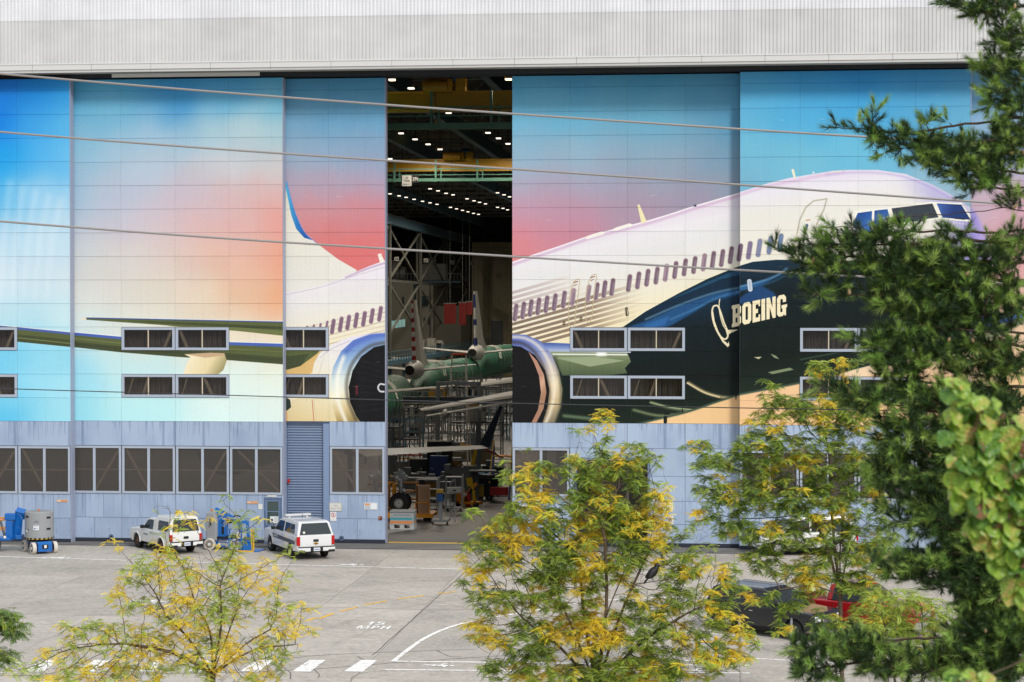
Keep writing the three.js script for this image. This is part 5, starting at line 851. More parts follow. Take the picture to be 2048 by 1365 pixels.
  const cr = thing('wooden_crate', 'tall plywood crate on the orange dolly', 'crate', undefined, at.clone().add(V(1.38, 0.46, 0.35)), 0.25);
  mesh('panel', rbox(0.66, 1.5, 0.9, 0.01, 0, 0.75, 0), std(0xa98263, 0.8), cr); for (const x of [-0.3, 0.3]) mesh('batten', boxAB(x - 0.04, x + 0.04, 0.01, 1.49, 0.452, 0.475), std(0xb8906e, 0.8), cr); for (const y of [0.05, 0.75, 1.45]) mesh('batten', boxAB(-0.255, 0.255, y - 0.04, y + 0.04, 0.452, 0.475), std(0xb8906e, 0.8), cr); mesh('lid', boxAB(-0.36, 0.36, 1.501, 1.54, -0.48, 0.48), std(0xb08a68, 0.8), cr);
}
{ // striped bin in front
  const a = G0(779.5, 1060.5), b = G0(828, 1060.5), w = b.x - a.x, h = 0.94, t = thing('pallet_bin', 'grey pallet bin with teal and orange stripes by the threshold', 'bin', undefined, V((a.x + b.x) / 2, 0, a.z - 0.5));
  const c = canvas(256, 160), x = c.getContext('2d'); x.fillStyle = '#a3a7a8'; x.fillRect(0, 0, 256, 160); x.fillStyle = '#3c9aa6'; x.fillRect(0, 68, 240, 30); x.fillStyle = '#d98a50'; x.fillRect(0, 112, 240, 34); txt(x, 'THE AFTER HOURS', 128, 34, 22, '#2f5f86');
  const g = boxAB(-w / 2, w / 2, 0.28, h, -0.45, 0.45); mesh('body', uvXY(g, 1 / w, 1 / (h - 0.28), -w / 2, 0.28), new THREE.MeshStandardMaterial({ map: canvasTex(c), roughness: 0.6 }), t);
  mesh('lid', rbox(w + 0.05, 0.08, 0.98, 0.02, 0, h + 0.045, 0), std(0x8f9393, 0.6), t); for (const k of [-0.42, 0, 0.42]) mesh('foot', boxAB(k * w - 0.12, k * w + 0.12, 0, 0.275, -0.44, 0.44), lightGrey, t); mesh('skid', boxAB(-w / 2, w / 2, 0.02, 0.09, 0.445, 0.46), lightGrey, t);
}
{
  const st = thing('charging_stand', 'pale wheeled stand with yellow and blue boxes beside the crate', 'stand', undefined, G0(881, 1049)); mesh('base', rbox(0.95, 0.14, 0.5, 0.03, 0, 0.22, 0), lightGrey, st); mesh('pole', boxAB(-0.08, 0.08, 0.28, 1.5, -0.06, 0.06), lightGrey, st); mesh('blue_box', rbox(0.36, 0.42, 0.3, 0.03, 0, 1.5, 0.1), std(0x2f5f9a, 0.5), st); mesh('yellow_box', rbox(0.4, 0.22, 0.32, 0.03, 0, 1.84, 0.1), std(0xc9a02c, 0.5), st); for (const x of [-0.4, 0.4]) mesh('castor', cyl(0.09, 0.06, x, 0.09, 0.18, 'x', 12), M.rubber, st); mesh('side_frame', [boxAB(0.5, 0.54, 0.2, 1.2, -0.1, -0.06), boxAB(0.78, 0.82, 0.08, 1.2, -0.1, -0.06), boxAB(0.5, 0.82, 1.16, 1.2, -0.1, -0.06)], lightGrey, st);
  trolley('pale grey shelf trolley with white boxes beside the charging stand', G0(908, 1022), 0.95, 2.0, 0.8, 0.2, lightGrey, lightGrey, 3);
  { const b = thing('storage_box', 'white storage boxes on the pale shelf trolley', 'box', undefined, G0(908, 1022).add(V(0, 1.12, 0)), 0.2); mesh('box', boxAB(-0.4, 0.4, 0, 0.22, -0.3, 0.3), M.paper, b); mesh('lid', boxAB(-0.42, 0.42, 0.22, 0.26, -0.32, 0.32), M.paper, b); mesh('label', boxAB(-0.1, 0.1, 0.06, 0.14, 0.3, 0.31), M.black, b); }
  trolley('second grey shelf trolley with a slanted desk top', G0(893, 1018), 0.8, 1.6, 0.7, -0.3, lightGrey, M.greySteel, 3);
  trolley('grey tool trolley with a slanting brace behind the wooden crate', G0(855, 1024), 1.2, 1.9, 0.8, 0, lightGrey, M.greySteel, 4);
  trolley('grey workbench trolley in front of the blue cabinet', G0(845, 1005), 2.2, 1.5, 0.9, 0, M.greySteel, M.greySteel, 2);
  trolley('wheeled bench carrying the light blue tank', G0(962, 990), 2.4, 1.35, 0.9, -0.15, M.greySteel, M.greySteel, 2);
  { const t = thing('fluid_tank', 'light blue metal tank on the wheeled bench', 'tank', undefined, G0(962, 990).add(V(0, 0.7, 0.1)), -0.15); mesh('tank', rbox(1.5, 0.72, 0.7, 0.05, 0, 0.36, 0.1), std(0x3f86b0, 0.5), t); mesh('cap', cyl(0.1, 0.1, 0.4, 0.76, 0.1), M.darkSteel, t); mesh('label', boxAB(0.3, 0.6, 0.4, 0.6, 0.455, 0.46), M.paper, t); }
  { const t = thing('tool_cabinet', 'tall dark blue cabinet behind the landing gear', 'cabinet', undefined, G0(878, 985)); mesh('body', rbox(1.15, 2.35, 0.8, 0.03, 0, 1.2, 0), std(0x1c2c66, 0.5), t); mesh('seam', boxAB(-0.01, 0.01, 0.1, 2.3, 0.4, 0.406), M.black, t); mesh('handle', boxAB(-0.5, -0.3, 1.5, 1.62, 0.4, 0.43), M.greySteel, t); mesh('foot', boxAB(-0.5, 0.5, 0, 0.06, -0.3, 0.3), M.black, t); }
  { const t = thing('floor_jack', 'orange floor jack with levers right of the shelf trolleys', 'jack', undefined, G0(938, 1014), -0.4); mesh('base', [rbox(1.5, 0.16, 0.7, 0.03, 0, 0.25, 0), boxAB(-0.7, -0.5, 0.3, 1.0, -0.3, 0.3)], M.orange, t); mesh('arm', beam(V(-0.5, 0.4, 0), V(0.5, 1.4, 0), 0.16), M.orange, t); mesh('arm', beam(V(0.5, 0.4, 0.1), V(0.2, 1.5, 0.1), 0.12), M.yellow, t); mesh('cylinder', rod(V(-0.2, 0.35, 0.15), V(0.3, 1.1, 0.15), 0.1), M.darkSteel, t); for (const x of [-0.6, 0.65]) mesh('wheel', cyl(0.17, 0.1, x, 0.17, 0.3, 'z', 14), M.rubber, t); mesh('manual', box(0.3, 0.22, 0.02, -0.1, 0.75, 0.4, 0, 0, 0.5), M.paper, t); mesh('panel', box(0.4, 0.5, 0.04, 0.1, 1.5, 0.1, 0, 0, 0.2), M.yellow, t); }
  { const t = thing('power_cart', 'dark wheeled power cart at the end of the equipment row', 'cart', undefined, G0(975, 1000), -0.5); mesh('body', rbox(1.1, 1.1, 0.9, 0.06, 0, 0.85, 0), std(0x23262c, 0.5), t); mesh('hood', rbox(0.9, 0.2, 0.7, 0.05, 0, 1.48, 0), std(0x3a3e46, 0.5), t); for (const x of [-0.4, 0.4]) mesh('wheel', cyl(0.28, 0.14, x, 0.28, 0.42, 'z', 18), M.rubber, t); }
  { const t = thing('spare_wheel', 'black spoked wheel leaning at the right end of the equipment', 'wheel', undefined, G0(991, 981), -0.3); mesh('tyre', new THREE.TorusGeometry(0.38, 0.1, 12, 32).translate(0, 0.48, 0), M.rubber, t); mesh('hub', cyl(0.1, 0.18, 0, 0.48, 0, 'z', 14), M.greySteel, t); for (let i = 0; i < 6; i++) mesh('spoke', box(0.32, 0.05, 0.06, 0.19, 0, 0).rotateZ(i * Math.PI / 3).translate(0, 0.48, 0), M.greySteel, t); }
  { const t = thing('lifting_arm', 'yellow bent lifting arm behind the blue tank', 'hoist', undefined, G0(940, 960)); mesh('mast', beam(V(-0.1, 0, 0), V(0.45, 2.2, 0), 0.22), M.yellow, t); mesh('jib', beam(V(0.5, 2.25, 0), V(-0.7, 2.4, 0), 0.22), M.yellow, t); mesh('base', boxAB(-0.6, 0.5, 0, 0.14, -0.4, 0.4), M.darkSteel, t); }
  { // long racks of coloured tubes
    const t = thing('tube_rack', 'long floor rack of red, yellow and blue tubes under the split winglet wing', 'rack', undefined, G0(832, 948)); for (const [y, m] of [[0.3, M.navy], [0.55, M.red], [0.8, M.navy], [1.05, M.yellow], [1.3, M.red], [1.5, M.red]]) mesh('tube', boxAB(-2.4, 2.6, y, y + 0.09, -0.1, 0.05), m, t); for (const x of [-1.9, -0.6, 0.6, 1.9]) mesh('upright', boxAB(x - 0.06, x + 0.06, 0, 1.75, -0.2, -0.11), M.paper, t);
  }
  { const t = thing('parts_sled', 'long low yellow slatted sled on the floor deep in the hall', 'sled', undefined, pt(836, 880, -33).setY(0)); mesh('bed', boxAB(-3.3, 3.1, 0.5, 0.62, -0.8, 0.8), std(0x8a7020, 0.7), t); mesh('side_rail', boxAB(-3.3, 3.1, 0.06, 0.16, 0.75, 0.85), std(0x8a7020, 0.7), t); for (let x = -3.2; x < 3.1; x += 0.5) mesh('slat', boxAB(x, x + 0.12, 0.16, 0.5, 0.76, 0.83), std(0x8a7020, 0.7), t); mesh('ramp', box(0.9, 0.06, 1.4, 3.5, 0.35, 0, 0, 0, -0.7), M.greySteel, t); }
  { const t = thing('forklift', 'dark forklift like machine standing on the yellow sled', 'machine', undefined, pt(868, 868, -33).setY(0.62)); mesh('body', rbox(1.6, 2.4, 1.2, 0.08, 0.4, 1.2, 0), std(0x17191c, 0.6), t); mesh('cabinet', rbox(1.2, 1.2, 1.0, 0.05, -1.0, 0.6, 0), std(0x2a2e34, 0.6), t); mesh('panel', boxAB(0.2, 0.6, 1.3, 1.8, 0.6, 0.62), std(0x55606a, 0.5), t); }
  { const t = thing('display_board', 'leaning grey panel stand in the middle of the hall floor', 'panel', undefined, pt(930, 885, -22).setY(0)); mesh('board', box(1.7, 2.1, 0.06, 0, 1.1, 0, 0.2, -0.25), std(0x4f5254, 0.7), t); mesh('leg', beam(V(-0.7, 0, 0.5), V(-0.5, 2.0, -0.2), 0.06), M.darkSteel, t); mesh('leg', beam(V(0.7, 0, 0.4), V(0.5, 2.0, -0.3), 0.06), M.darkSteel, t); mesh('shelf', boxAB(0.3, 1.9, 1.9, 1.98, -0.5, 0.4), M.greySteel, t); }
  { const t = thing('fire_extinguisher', 'red extinguisher on a stand beside the leaning panel', 'extinguisher', undefined, pt(937, 888, -19).setY(0)); mesh('cylinder', new THREE.LatheGeometry([[0, 0], [0.13, 0], [0.14, 0.05], [0.14, 0.75], [0.06, 0.88], [0.03, 0.95], [0, 0.95]].map(([r, l]) => new THREE.Vector2(r, l)), 18), M.red, t); mesh('stand', boxAB(-0.4, -0.25, 0, 1.1, -0.05, 0.05), M.yellow, t); mesh('stand', boxAB(0.25, 0.4, 0, 1.0, -0.05, 0.05), M.yellow, t); mesh('nozzle', cyl(0.02, 0.3, 0.1, 0.92, 0, 'x', 8), M.black, t); }
  { const t = thing('access_stairs', 'blue wheeled access stairs behind the split winglet', 'stairs', undefined, pt(1002, 895, -24).setY(0)); for (let i = 0; i < 10; i++) mesh('step', boxAB(-0.6, 0.6, 0.25 + i * 0.24, 0.29 + i * 0.24, 0.8 - i * 0.22, 1.05 - i * 0.22), M.greySteel, t); for (const s of [-1, 1]) { mesh('stringer', beam(V(s * 0.62, 0.1, 1.0), V(s * 0.62, 2.6, -1.3), 0.12), std(0x27508a, 0.5), t); mesh('handrail', beam(V(s * 0.62, 1.1, 1.0), V(s * 0.62, 3.6, -1.3), 0.06), M.yellow, t); mesh('post', boxAB(s * 0.62 - 0.05, s * 0.62 + 0.05, 0, 3.6, -1.4, -1.3), std(0x27508a, 0.5), t); } mesh('tray', boxAB(-0.5, 0.6, 0.4, 0.9, 1.3, 1.7), M.red, t); mesh('platform', boxAB(-0.6, 0.6, 2.55, 2.63, -2.2, -1.2), M.orange, t); }
  for (const [u, v, w, h, c, l] of [[958, 905, 2.2, 1.5, 0x55606a, 'grey workbench near the right of the hall floor'], [800, 905, 1.0, 0.6, 0x2c3f52, 'small dark box by the left door edge'], [792, 960, 1.6, 1.6, 0x6d6a60, 'cluttered grey rack by the left door edge'], [850, 985, 1.6, 1.2, 0x2a2b2e, 'dark machine cart left of the blue cabinet'], [930, 985, 1.7, 1.3, 0x25304a, 'dark blue tool chest right of the blue cabinet'], [918, 1000, 0.8, 1.7, 0x6a6c70, 'grey control pedestal right of the blue cabinet'], [948, 968, 2.0, 1.1, 0x23283c, 'dark low bench behind the light blue tank'], [930, 930, 1.8, 1.6, 0x6b6650, 'tan parts cart beneath the bare wing'], [905, 905, 1.2, 0.9, 0x40464c, 'grey bin deep on the hall floor'], [868, 1000, 1.0, 1.5, 0x8a6a1c, 'ochre parts cart between the crate and the blue cabinet'], [900, 992, 1.0, 1.9, 0x4a4e54, 'tall grey test console right of the blue cabinet'], [952, 1000, 1.1, 1.2, 0x9a7a1a, 'ochre pump cart beside the orange floor jack'], [985, 965, 1.3, 1.4, 0x30343a, 'black generator cart behind the spoked wheel'],
    [860, 960, 1.5, 1.7, 0x5d5f5c, 'grey shelving cart behind the blue cabinet'], [900, 950, 1.6, 1.5, 0x7a5a22, 'brown tooling cart under the bare wing'], [820, 985, 1.3, 1.5, 0x6a6c66, 'grey hose cart behind the landing gear'], [968, 935, 1.4, 1.6, 0x72684c, 'khaki cart near the winglet']]) {
    const t = thing('equipment_cart', l, 'cart', undefined, G0(u, v)); const m = std(c, 0.6); mesh('body', rbox(w, h * 0.62, 0.9, 0.04, 0, h * 0.38 + 0.12, 0), m, t); mesh('top', boxAB(-w / 2 - 0.04, w / 2 + 0.04, h * 0.7 + 0.12, h * 0.74 + 0.12, -0.5, 0.5), M.greySteel, t); mesh('handle', [boxAB(w / 2 + 0.05, w / 2 + 0.09, h * 0.4, h, -0.3, -0.26), boxAB(w / 2 + 0.05, w / 2 + 0.09, h * 0.4, h, 0.26, 0.3), boxAB(w / 2 + 0.05, w / 2 + 0.09, h, h + 0.04, -0.3, 0.3)], M.greySteel, t); for (const x of [-1, 1]) mesh('castor', cyl(0.1, 0.08, x * w * 0.4, 0.1, 0.35, 'x', 12), M.rubber, t); mesh('drawer', boxAB(-w * 0.42, w * 0.42, h * 0.35, h * 0.36, 0.45, 0.47), M.black, t); mesh('load', rbox(w * 0.4, h * 0.25, 0.5, 0.03, -w * 0.15, h * 0.87 + 0.12, 0), M.greySteel, t);
  }
}
// ---------------------------------------------------------------- vehicles
const paintMat = (c) => phy(c, 0.5, { specularIntensity: 0.4, clearcoat: 1, clearcoatRoughness: 0.03 });
const glassMat = phy(new THREE.Color(0.035, 0.045, 0.05), 0.05, { specularIntensity: 1 }), trimBlack = std(0x17181a, 0.6), lampRed = phy(0xb81410, 0.2), lampAmber = phy(0xd8781c, 0.25), lampClear = phy(0xd9dde0, 0.1), redMatV = null;
const tyreG = new THREE.LatheGeometry([[0.2, -0.11], [0.33, -0.125], [0.365, -0.1], [0.372, -0.05], [0.372, 0.05], [0.365, 0.1], [0.33, 0.125], [0.2, 0.11]].map(([r, l]) => new THREE.Vector2(r, l)), 32).rotateX(Math.PI / 2);
const rimG = (() => { const g = [cyl(0.2, 0.05, 0, 0, -0.03, 'z', 24), cyl(0.055, 0.14, 0, 0, 0.03, 'z', 12), new THREE.TorusGeometry(0.225, 0.022, 8, 28).translate(0, 0, 0.09)]; for (let i = 0; i < 6; i++) g.push(box(0.2, 0.06, 0.05, 0.12, 0, 0.06).rotateZ(i * Math.PI / 3)); return merge(g); })();
function vehicle(name, label, cat, at, heading, o) {
  const v = thing(name, label, cat, o.group, at, heading), hw = o.w / 2, b = 0.07, paint = paintMat(o.color);
  // lower body with wheel arches
  const s = new THREE.Shape(), R = 0.43, A = [o.axF, o.axR];
  s.moveTo(o.low[0][0], o.low[0][1]); o.low.slice(1).forEach(([x, y]) => s.lineTo(x, y));
  const yb = o.sill; s.lineTo(o.axR - R, yb); s.absarc(o.axR, 0.36, R, Math.PI - 0.1, 0.1, true); s.lineTo(o.axF - R, yb); s.absarc(o.axF, 0.36, R, Math.PI - 0.1, 0.1, true); s.closePath();
  const ext = (sh, w, bev) => new THREE.ExtrudeGeometry(sh, { depth: w - 2 * bev, bevelEnabled: true, bevelThickness: bev, bevelSize: bev * 0.8, bevelOffset: -bev * 0.8, bevelSegments: 3, curveSegments: 14 }).translate(0, 0, -(w - 2 * bev) / 2);
  const body = mesh('body', ext(s, o.w, b), paint, v);
  // cabin: narrows evenly towards the roof
  const y0 = o.cab[0][1], y1 = Math.max(...o.cab.map((p) => p[1])), k = (y) => 1 - o.lean * clamp((y - y0) / (y1 - y0), -0.2, 1.1);
  const cabG = ext(new THREE.Shape(o.cab.map(([x, y]) => new THREE.Vector2(x, y))), o.w - 0.06, 0.09), cp = cabG.attributes.position; for (let i = 0; i < cp.count; i++) cp.setZ(i, cp.getZ(i) * k(cp.getY(i))); cabG.computeVertexNormals();
  const cab = mesh('cabin', cabG, paint, v);
  const sideGeo = (pts, s2, off) => { const g = new THREE.ExtrudeGeometry(new THREE.Shape(pts.map(([x, y]) => new THREE.Vector2(x, y))), { depth: 0.012, bevelEnabled: false }), p = g.attributes.position; for (let i = 0; i < p.count; i++) p.setZ(i, s2 * ((hw - 0.03) * k(p.getY(i)) + off + p.getZ(i))); return g; };
  for (const w of o.glass) for (const s2 of [-1, 1]) mesh('side_window', sideGeo(w, s2, 0.004), glassMat, v);
  const slab = (xa, ya, xb, yb2, wa, wb, t, m, n) => { const d = V(yb2 - ya, -(xb - xa), 0).normalize().multiplyScalar(t), P = [[xa, ya, -wa], [xa, ya, wa], [xb, yb2, wb], [xb, yb2, -wb]], pos = []; const q = P.map(([x, y, z]) => [x + d.x, y + d.y, z]); const f = (a, c, e, g2) => pos.push(...a, ...c, ...e, ...a, ...e, ...g2); f(...q); f(P[3], P[2], P[1], P[0]); for (let i = 0; i < 4; i++) f(P[i], P[(i + 1) % 4], q[(i + 1) % 4], q[i]); const g = new THREE.BufferGeometry(); g.setAttribute('position', new THREE.Float32BufferAttribute(pos, 3)); g.setAttribute('uv', new THREE.Float32BufferAttribute(new Float32Array(pos.length / 3 * 2), 2)); g.computeVertexNormals(); return mesh(n, g, m, v); };
  { const [a, c] = o.shield; slab(a[0], a[1], c[0], c[1], hw * k(a[1]) - 0.13, hw * k(c[1]) - 0.14, 0.03, glassMat, 'windscreen'); }
  if (o.back) { const [a, c] = o.back; slab(a[0], a[1], c[0], c[1], hw * k(a[1]) - 0.14, hw * k(c[1]) - 0.17, -0.03, glassMat, 'rear_window'); }
  for (const [n, x] of [['wheel', o.axF], ['wheel', o.axR]]) for (const s2 of [-1, 1]) {
    const w = mesh(n, tyreG, M.rubber, v); w.position.set(x, 0.372, s2 * (hw - 0.14)); if (s2 < 0) w.rotation.y = Math.PI; mesh('rim', rimG, o.rim ?? M.chrome, w);
  }
  const fx = o.low[0][0], rx = o.rear;
  mesh('wheel_well', [boxAB(o.axF - 0.55, o.axF + 0.5, 0.4, 0.8, -hw + 0.3, hw - 0.3), boxAB(o.axR - 0.5, o.axR + 0.5, 0.4, 0.8, -hw + 0.3, hw - 0.3), boxAB(o.axR, o.axF, 0.24, 0.5, -hw + 0.25, hw - 0.25)], trimBlack, v);
  for (const s2 of [-1, 1]) {
    mesh('tail_lamp', rbox(0.12, o.lampH ?? 0.44, 0.17, 0.03, rx + 0.02, o.lampY ?? 0.92, s2 * (hw - 0.085)), lampRed, v);
    mesh('mirror', rbox(0.14, 0.17, 0.2, 0.04, o.shield[0][0] - 0.42, o.cab[0][1] + 0.1, s2 * (hw + 0.1)), trimBlack, v);
    mesh('door_handle', rbox(0.16, 0.03, 0.03, 0.01, o.handle ?? 0.0, 0.93, s2 * (hw + 0.01)), o.handleMat ?? trimBlack, v);
    for (const x of o.seams) mesh('door_seam', boxAB(x - 0.006, x + 0.006, o.sill + 0.08, o.cab[0][1] - 0.02, s2 > 0 ? hw - 0.01 : -hw - 0.002, s2 > 0 ? hw + 0.002 : -hw + 0.01), trimBlack, v);
    mesh('headlamp', rbox(0.2, 0.2, 0.36, 0.04, o.front - 0.12, 0.84, s2 * (hw - 0.24)), lampClear, v);
  }
  mesh('grille', rbox(0.06, 0.26, o.w - 1.0, 0.02, o.front - 0.01, 0.8, 0), o.grille ?? trimBlack, v);
  mesh('front_bumper', rbox(0.22, 0.26, o.w - 0.06, 0.06, o.front - 0.02, 0.5, 0), o.bumper ?? paint, v);
  return { v, body, cab, paint, hw };
}
const headingOf = (rear, front) => Math.atan2(-(front.z - rear.z), front.x - rear.x);
function tailgate(T, rx, top, emblem) {   // parts seen on the back of the two pickups
  const { v, hw } = T;
  mesh('tailgate', rbox(0.03, top - 0.62, hw * 2 - 0.32, 0.012, rx - 0.012, (top + 0.62) / 2 + 0.02, 0), T.paint, v);
  mesh('gate_handle', rbox(0.03, 0.12, 0.26, 0.01, rx - 0.035, top - 0.2, 0), trimBlack, v);
  const bp = mesh('rear_bumper', rbox(0.2, 0.2, hw * 2 - 0.02, 0.05, rx - 0.06, 0.53, 0), T.paint, v); mesh('step_pad', rbox(0.22, 0.03, hw * 2 - 0.1, 0.01, rx - 0.06, 0.645, 0), trimBlack, bp); for (const s of [-1, 1]) mesh('corner_pad', rbox(0.21, 0.13, 0.34, 0.03, rx - 0.065, 0.45, s * (hw - 0.2)), trimBlack, bp);
  mesh('plate_recess', rbox(0.03, 0.2, 0.62, 0.01, rx - 0.155, 0.53, 0), trimBlack, v);
  const c = canvas(64, 32), x = c.getContext('2d'); x.fillStyle = '#dfe3ea'; x.fillRect(0, 0, 64, 32); x.fillStyle = '#7f93b8'; x.fillRect(6, 11, 52, 12); const g = boxAB(-0.16, 0.16, -0.08, 0.08, -0.005, 0.005); mesh('number_plate', uvXY(g, 1 / 0.32, 1 / 0.16, -0.16, -0.08).rotateY(-Math.PI / 2).translate(rx - 0.178, 0.54, 0), new THREE.MeshStandardMaterial({ map: canvasTex(c), roughness: 0.5 }), v);
}
{ // white patrol pickup with canopy and light bar
  const r = gd(583, 1117), f = gd(545, 1103), h = headingOf(r, f);
  const side = V(Math.sin(h), 0, Math.cos(h)), mid = r.clone().add(f).multiplyScalar(0.5), hw = 0.94; // seen wheels are the left ones
  const left = V(-Math.sin(h) * -1, 0, 0); const c = mid.clone().add(V(Math.sin(h), 0, Math.cos(h)).multiplyScalar(-hw + 0.14).multiplyScalar(-1));
  const at = mid.clone().add(V(-Math.sin(h + Math.PI), 0, -Math.cos(h + Math.PI)).multiplyScalar(hw - 0.14));
  const T = vehicle('pickup_truck', 'white pickup with canopy, roof light bar and dark side stripe by the roller shutter', 'pickup', at, h, {
    w: 1.88, color: 0xe2e4e6, group: 'white pickups by the doors', axF: 1.6, axR: -1.6, sill: 0.4, front: 2.56, rear: -2.72, low: [[2.5, 0.42], [2.58, 0.6], [2.55, 0.9], [2.4, 1.07], [1.9, 1.14], [0.95, 1.18], [-2.68, 1.18], [-2.74, 1.1], [-2.72, 0.6], [-2.66, 0.44]],
    cab: [[1.15, 1.16], [0.36, 1.72], [0.05, 1.80], [-1.0, 1.84], [-2.3, 1.84], [-2.5, 1.8], [-2.7, 1.16]], lean: 0.17,
    glass: [[[0.82, 1.2], [0.36, 1.62], [0.12, 1.68], [-0.5, 1.68], [-0.52, 1.2]], [[-0.72, 1.24], [-0.7, 1.66], [-2.05, 1.66], [-2.2, 1.24]]], shield: [[1.08, 1.2], [0.42, 1.68]], back: [[-2.69, 1.22], [-2.53, 1.74]], seams: [0.9, -0.58], handle: -0.3, lampY: 0.93,
  });
  tailgate(T, -2.73, 1.14);
  for (const s of [-1, 1]) {
    mesh('side_stripe', new THREE.ExtrudeGeometry(new THREE.Shape([[1.1, 0.98], [-2.4, 0.92], [-2.4, 0.74], [0.98, 0.78]].map(([x, y]) => new THREE.Vector2(x, y))), { depth: 0.006, bevelEnabled: false }).translate(0, 0, s > 0 ? 0.94 : -0.946), std(0x4a4f58, 0.4), T.v);
    mesh('side_lettering', flatText('BOEING', 0.62, 0.1).rotateY(s > 0 ? 0 : Math.PI).translate(s > 0 ? 0.25 : 0.87, 0.84, s * 0.949), M.white, T.v);
    mesh('side_marker', rbox(0.1, 0.2, 0.03, 0.01, -2.58, 0.92, s * 0.93), lampAmber, T.v);
  }
  mesh('light_bar', [rbox(0.3, 0.11, 1.3, 0.04, 0.0, 1.91, 0), boxAB(-0.1, 0.1, 1.8, 1.87, -0.5, -0.4), boxAB(-0.1, 0.1, 1.8, 1.87, 0.4, 0.5)], phy(0xc9cccd, 0.15), T.v);
  mesh('aerial', rod(V(-0.4, 1.82, 0.1), V(-0.42, 2.0, 0.1), 0.012), trimBlack, T.v);
  mesh('emblem', [box(0.012, 0.055, 0.24, -2.768, 0.8, 0), box(0.012, 0.11, 0.09, -2.768, 0.8, 0)], std(0xb9962c, 0.35, { metalness: 0.6 }), T.v);
  const st = canvas(64, 64), x = st.getContext('2d'); mesh('sticker', cyl(0.06, 0.012, -2.715, 1.33, -0.58, 'x', 16), M.paper, T.v);
}
{ // older white pickup with canopy
  const r = gd(322, 1107), f = gd(281, 1097), h = headingOf(r, f) , mid = r.clone().add(f).multiplyScalar(0.5), hw = 0.87;
  const at = mid.clone().add(V(-Math.sin(h + Math.PI), 0, -Math.cos(h + Math.PI)).multiplyScalar(hw - 0.14));
  const T = vehicle('pickup_truck', 'older plain white pickup with canopy behind the sparse yellow tree', 'pickup', at, h, {
    w: 1.72, color: 0xe6e7e6, group: 'white pickups by the doors', axF: 1.45, axR: -1.4, sill: 0.4, front: 2.3, rear: -2.45, low: [[2.25, 0.42], [2.32, 0.6], [2.28, 0.86], [2.1, 0.98], [1.5, 1.05], [0.85, 1.08], [-2.42, 1.08], [-2.48, 1.0], [-2.46, 0.6], [-2.4, 0.46]],
    cab: [[1.0, 1.06], [0.3, 1.58], [0.05, 1.64], [-0.6, 1.68], [-0.75, 1.82], [-2.2, 1.84], [-2.34, 1.78], [-2.46, 1.06]], lean: 0.16,
    glass: [[[0.68, 1.1], [0.26, 1.5], [0.05, 1.55], [-0.42, 1.55], [-0.45, 1.1]], [[-1.05, 1.14], [-1.04, 1.6], [-2.1, 1.6], [-2.16, 1.14]]], shield: [[0.94, 1.1], [0.36, 1.55]], back: [[-2.45, 1.14], [-2.36, 1.7]], seams: [0.78, -0.52], handle: -0.3, rim: std(0x8a6a5c, 0.5, { metalness: 0.5 }), lampY: 0.84, lampH: 0.34,
  });
  tailgate(T, -2.47, 1.04);
  for (const s of [-1, 1]) { mesh('side_lettering', flatText('BOEING', 0.5, 0.09).rotateY(s > 0 ? 0 : Math.PI).translate(s > 0 ? 0.1 : 0.6, 0.76, s * 0.863), std(0x3c4658, 0.5), T.v); mesh('fender_flare', new THREE.TorusGeometry(0.45, 0.035, 6, 20, Math.PI).translate(1.45, 0.36, s * 0.86), T.paint, T.v); mesh('fender_flare', new THREE.TorusGeometry(0.45, 0.035, 6, 20, Math.PI).translate(-1.4, 0.36, s * 0.86), T.paint, T.v); mesh('canopy_panel', boxAB(-0.98, -0.62, 1.14, 1.58, s > 0 ? 0.80 : -0.815, s > 0 ? 0.815 : -0.80), M.white, T.v); }
}
const suvLow = [[2.3, 0.42], [2.4, 0.6], [2.36, 0.92], [2.2, 1.04], [1.1, 1.12], [-2.3, 1.12], [-2.38, 0.9], [-2.36, 0.5]];
{ // white van, half hidden by the right locust tree
  const T = vehicle('passenger_van', 'white van parked along the hangar doors behind the right locust tree', 'van', gd(1608, 1108), Math.PI + 0.25, {
    w: 1.95, color: 0xe4e5e4, axF: 1.55, axR: -1.5, sill: 0.36, front: 2.42, rear: -2.4, low: suvLow, cab: [[1.6, 1.1], [0.75, 1.72], [0.3, 1.86], [-2.0, 1.9], [-2.3, 1.84], [-2.37, 1.1]], lean: 0.15,
    glass: [[[1.1, 1.16], [0.7, 1.62], [0.5, 1.7], [0.0, 1.72], [0.0, 1.16]], [[-0.12, 1.16], [-0.12, 1.72], [-1.1, 1.72], [-1.1, 1.16]], [[-1.25, 1.16], [-1.25, 1.72], [-2.0, 1.72], [-2.12, 1.16]]], shield: [[1.5, 1.15], [0.82, 1.68]], back: [[-2.37, 1.16], [-2.3, 1.78]], seams: [1.0, -0.05, -1.15], handle: 0.15, handleMat: M.white });
}
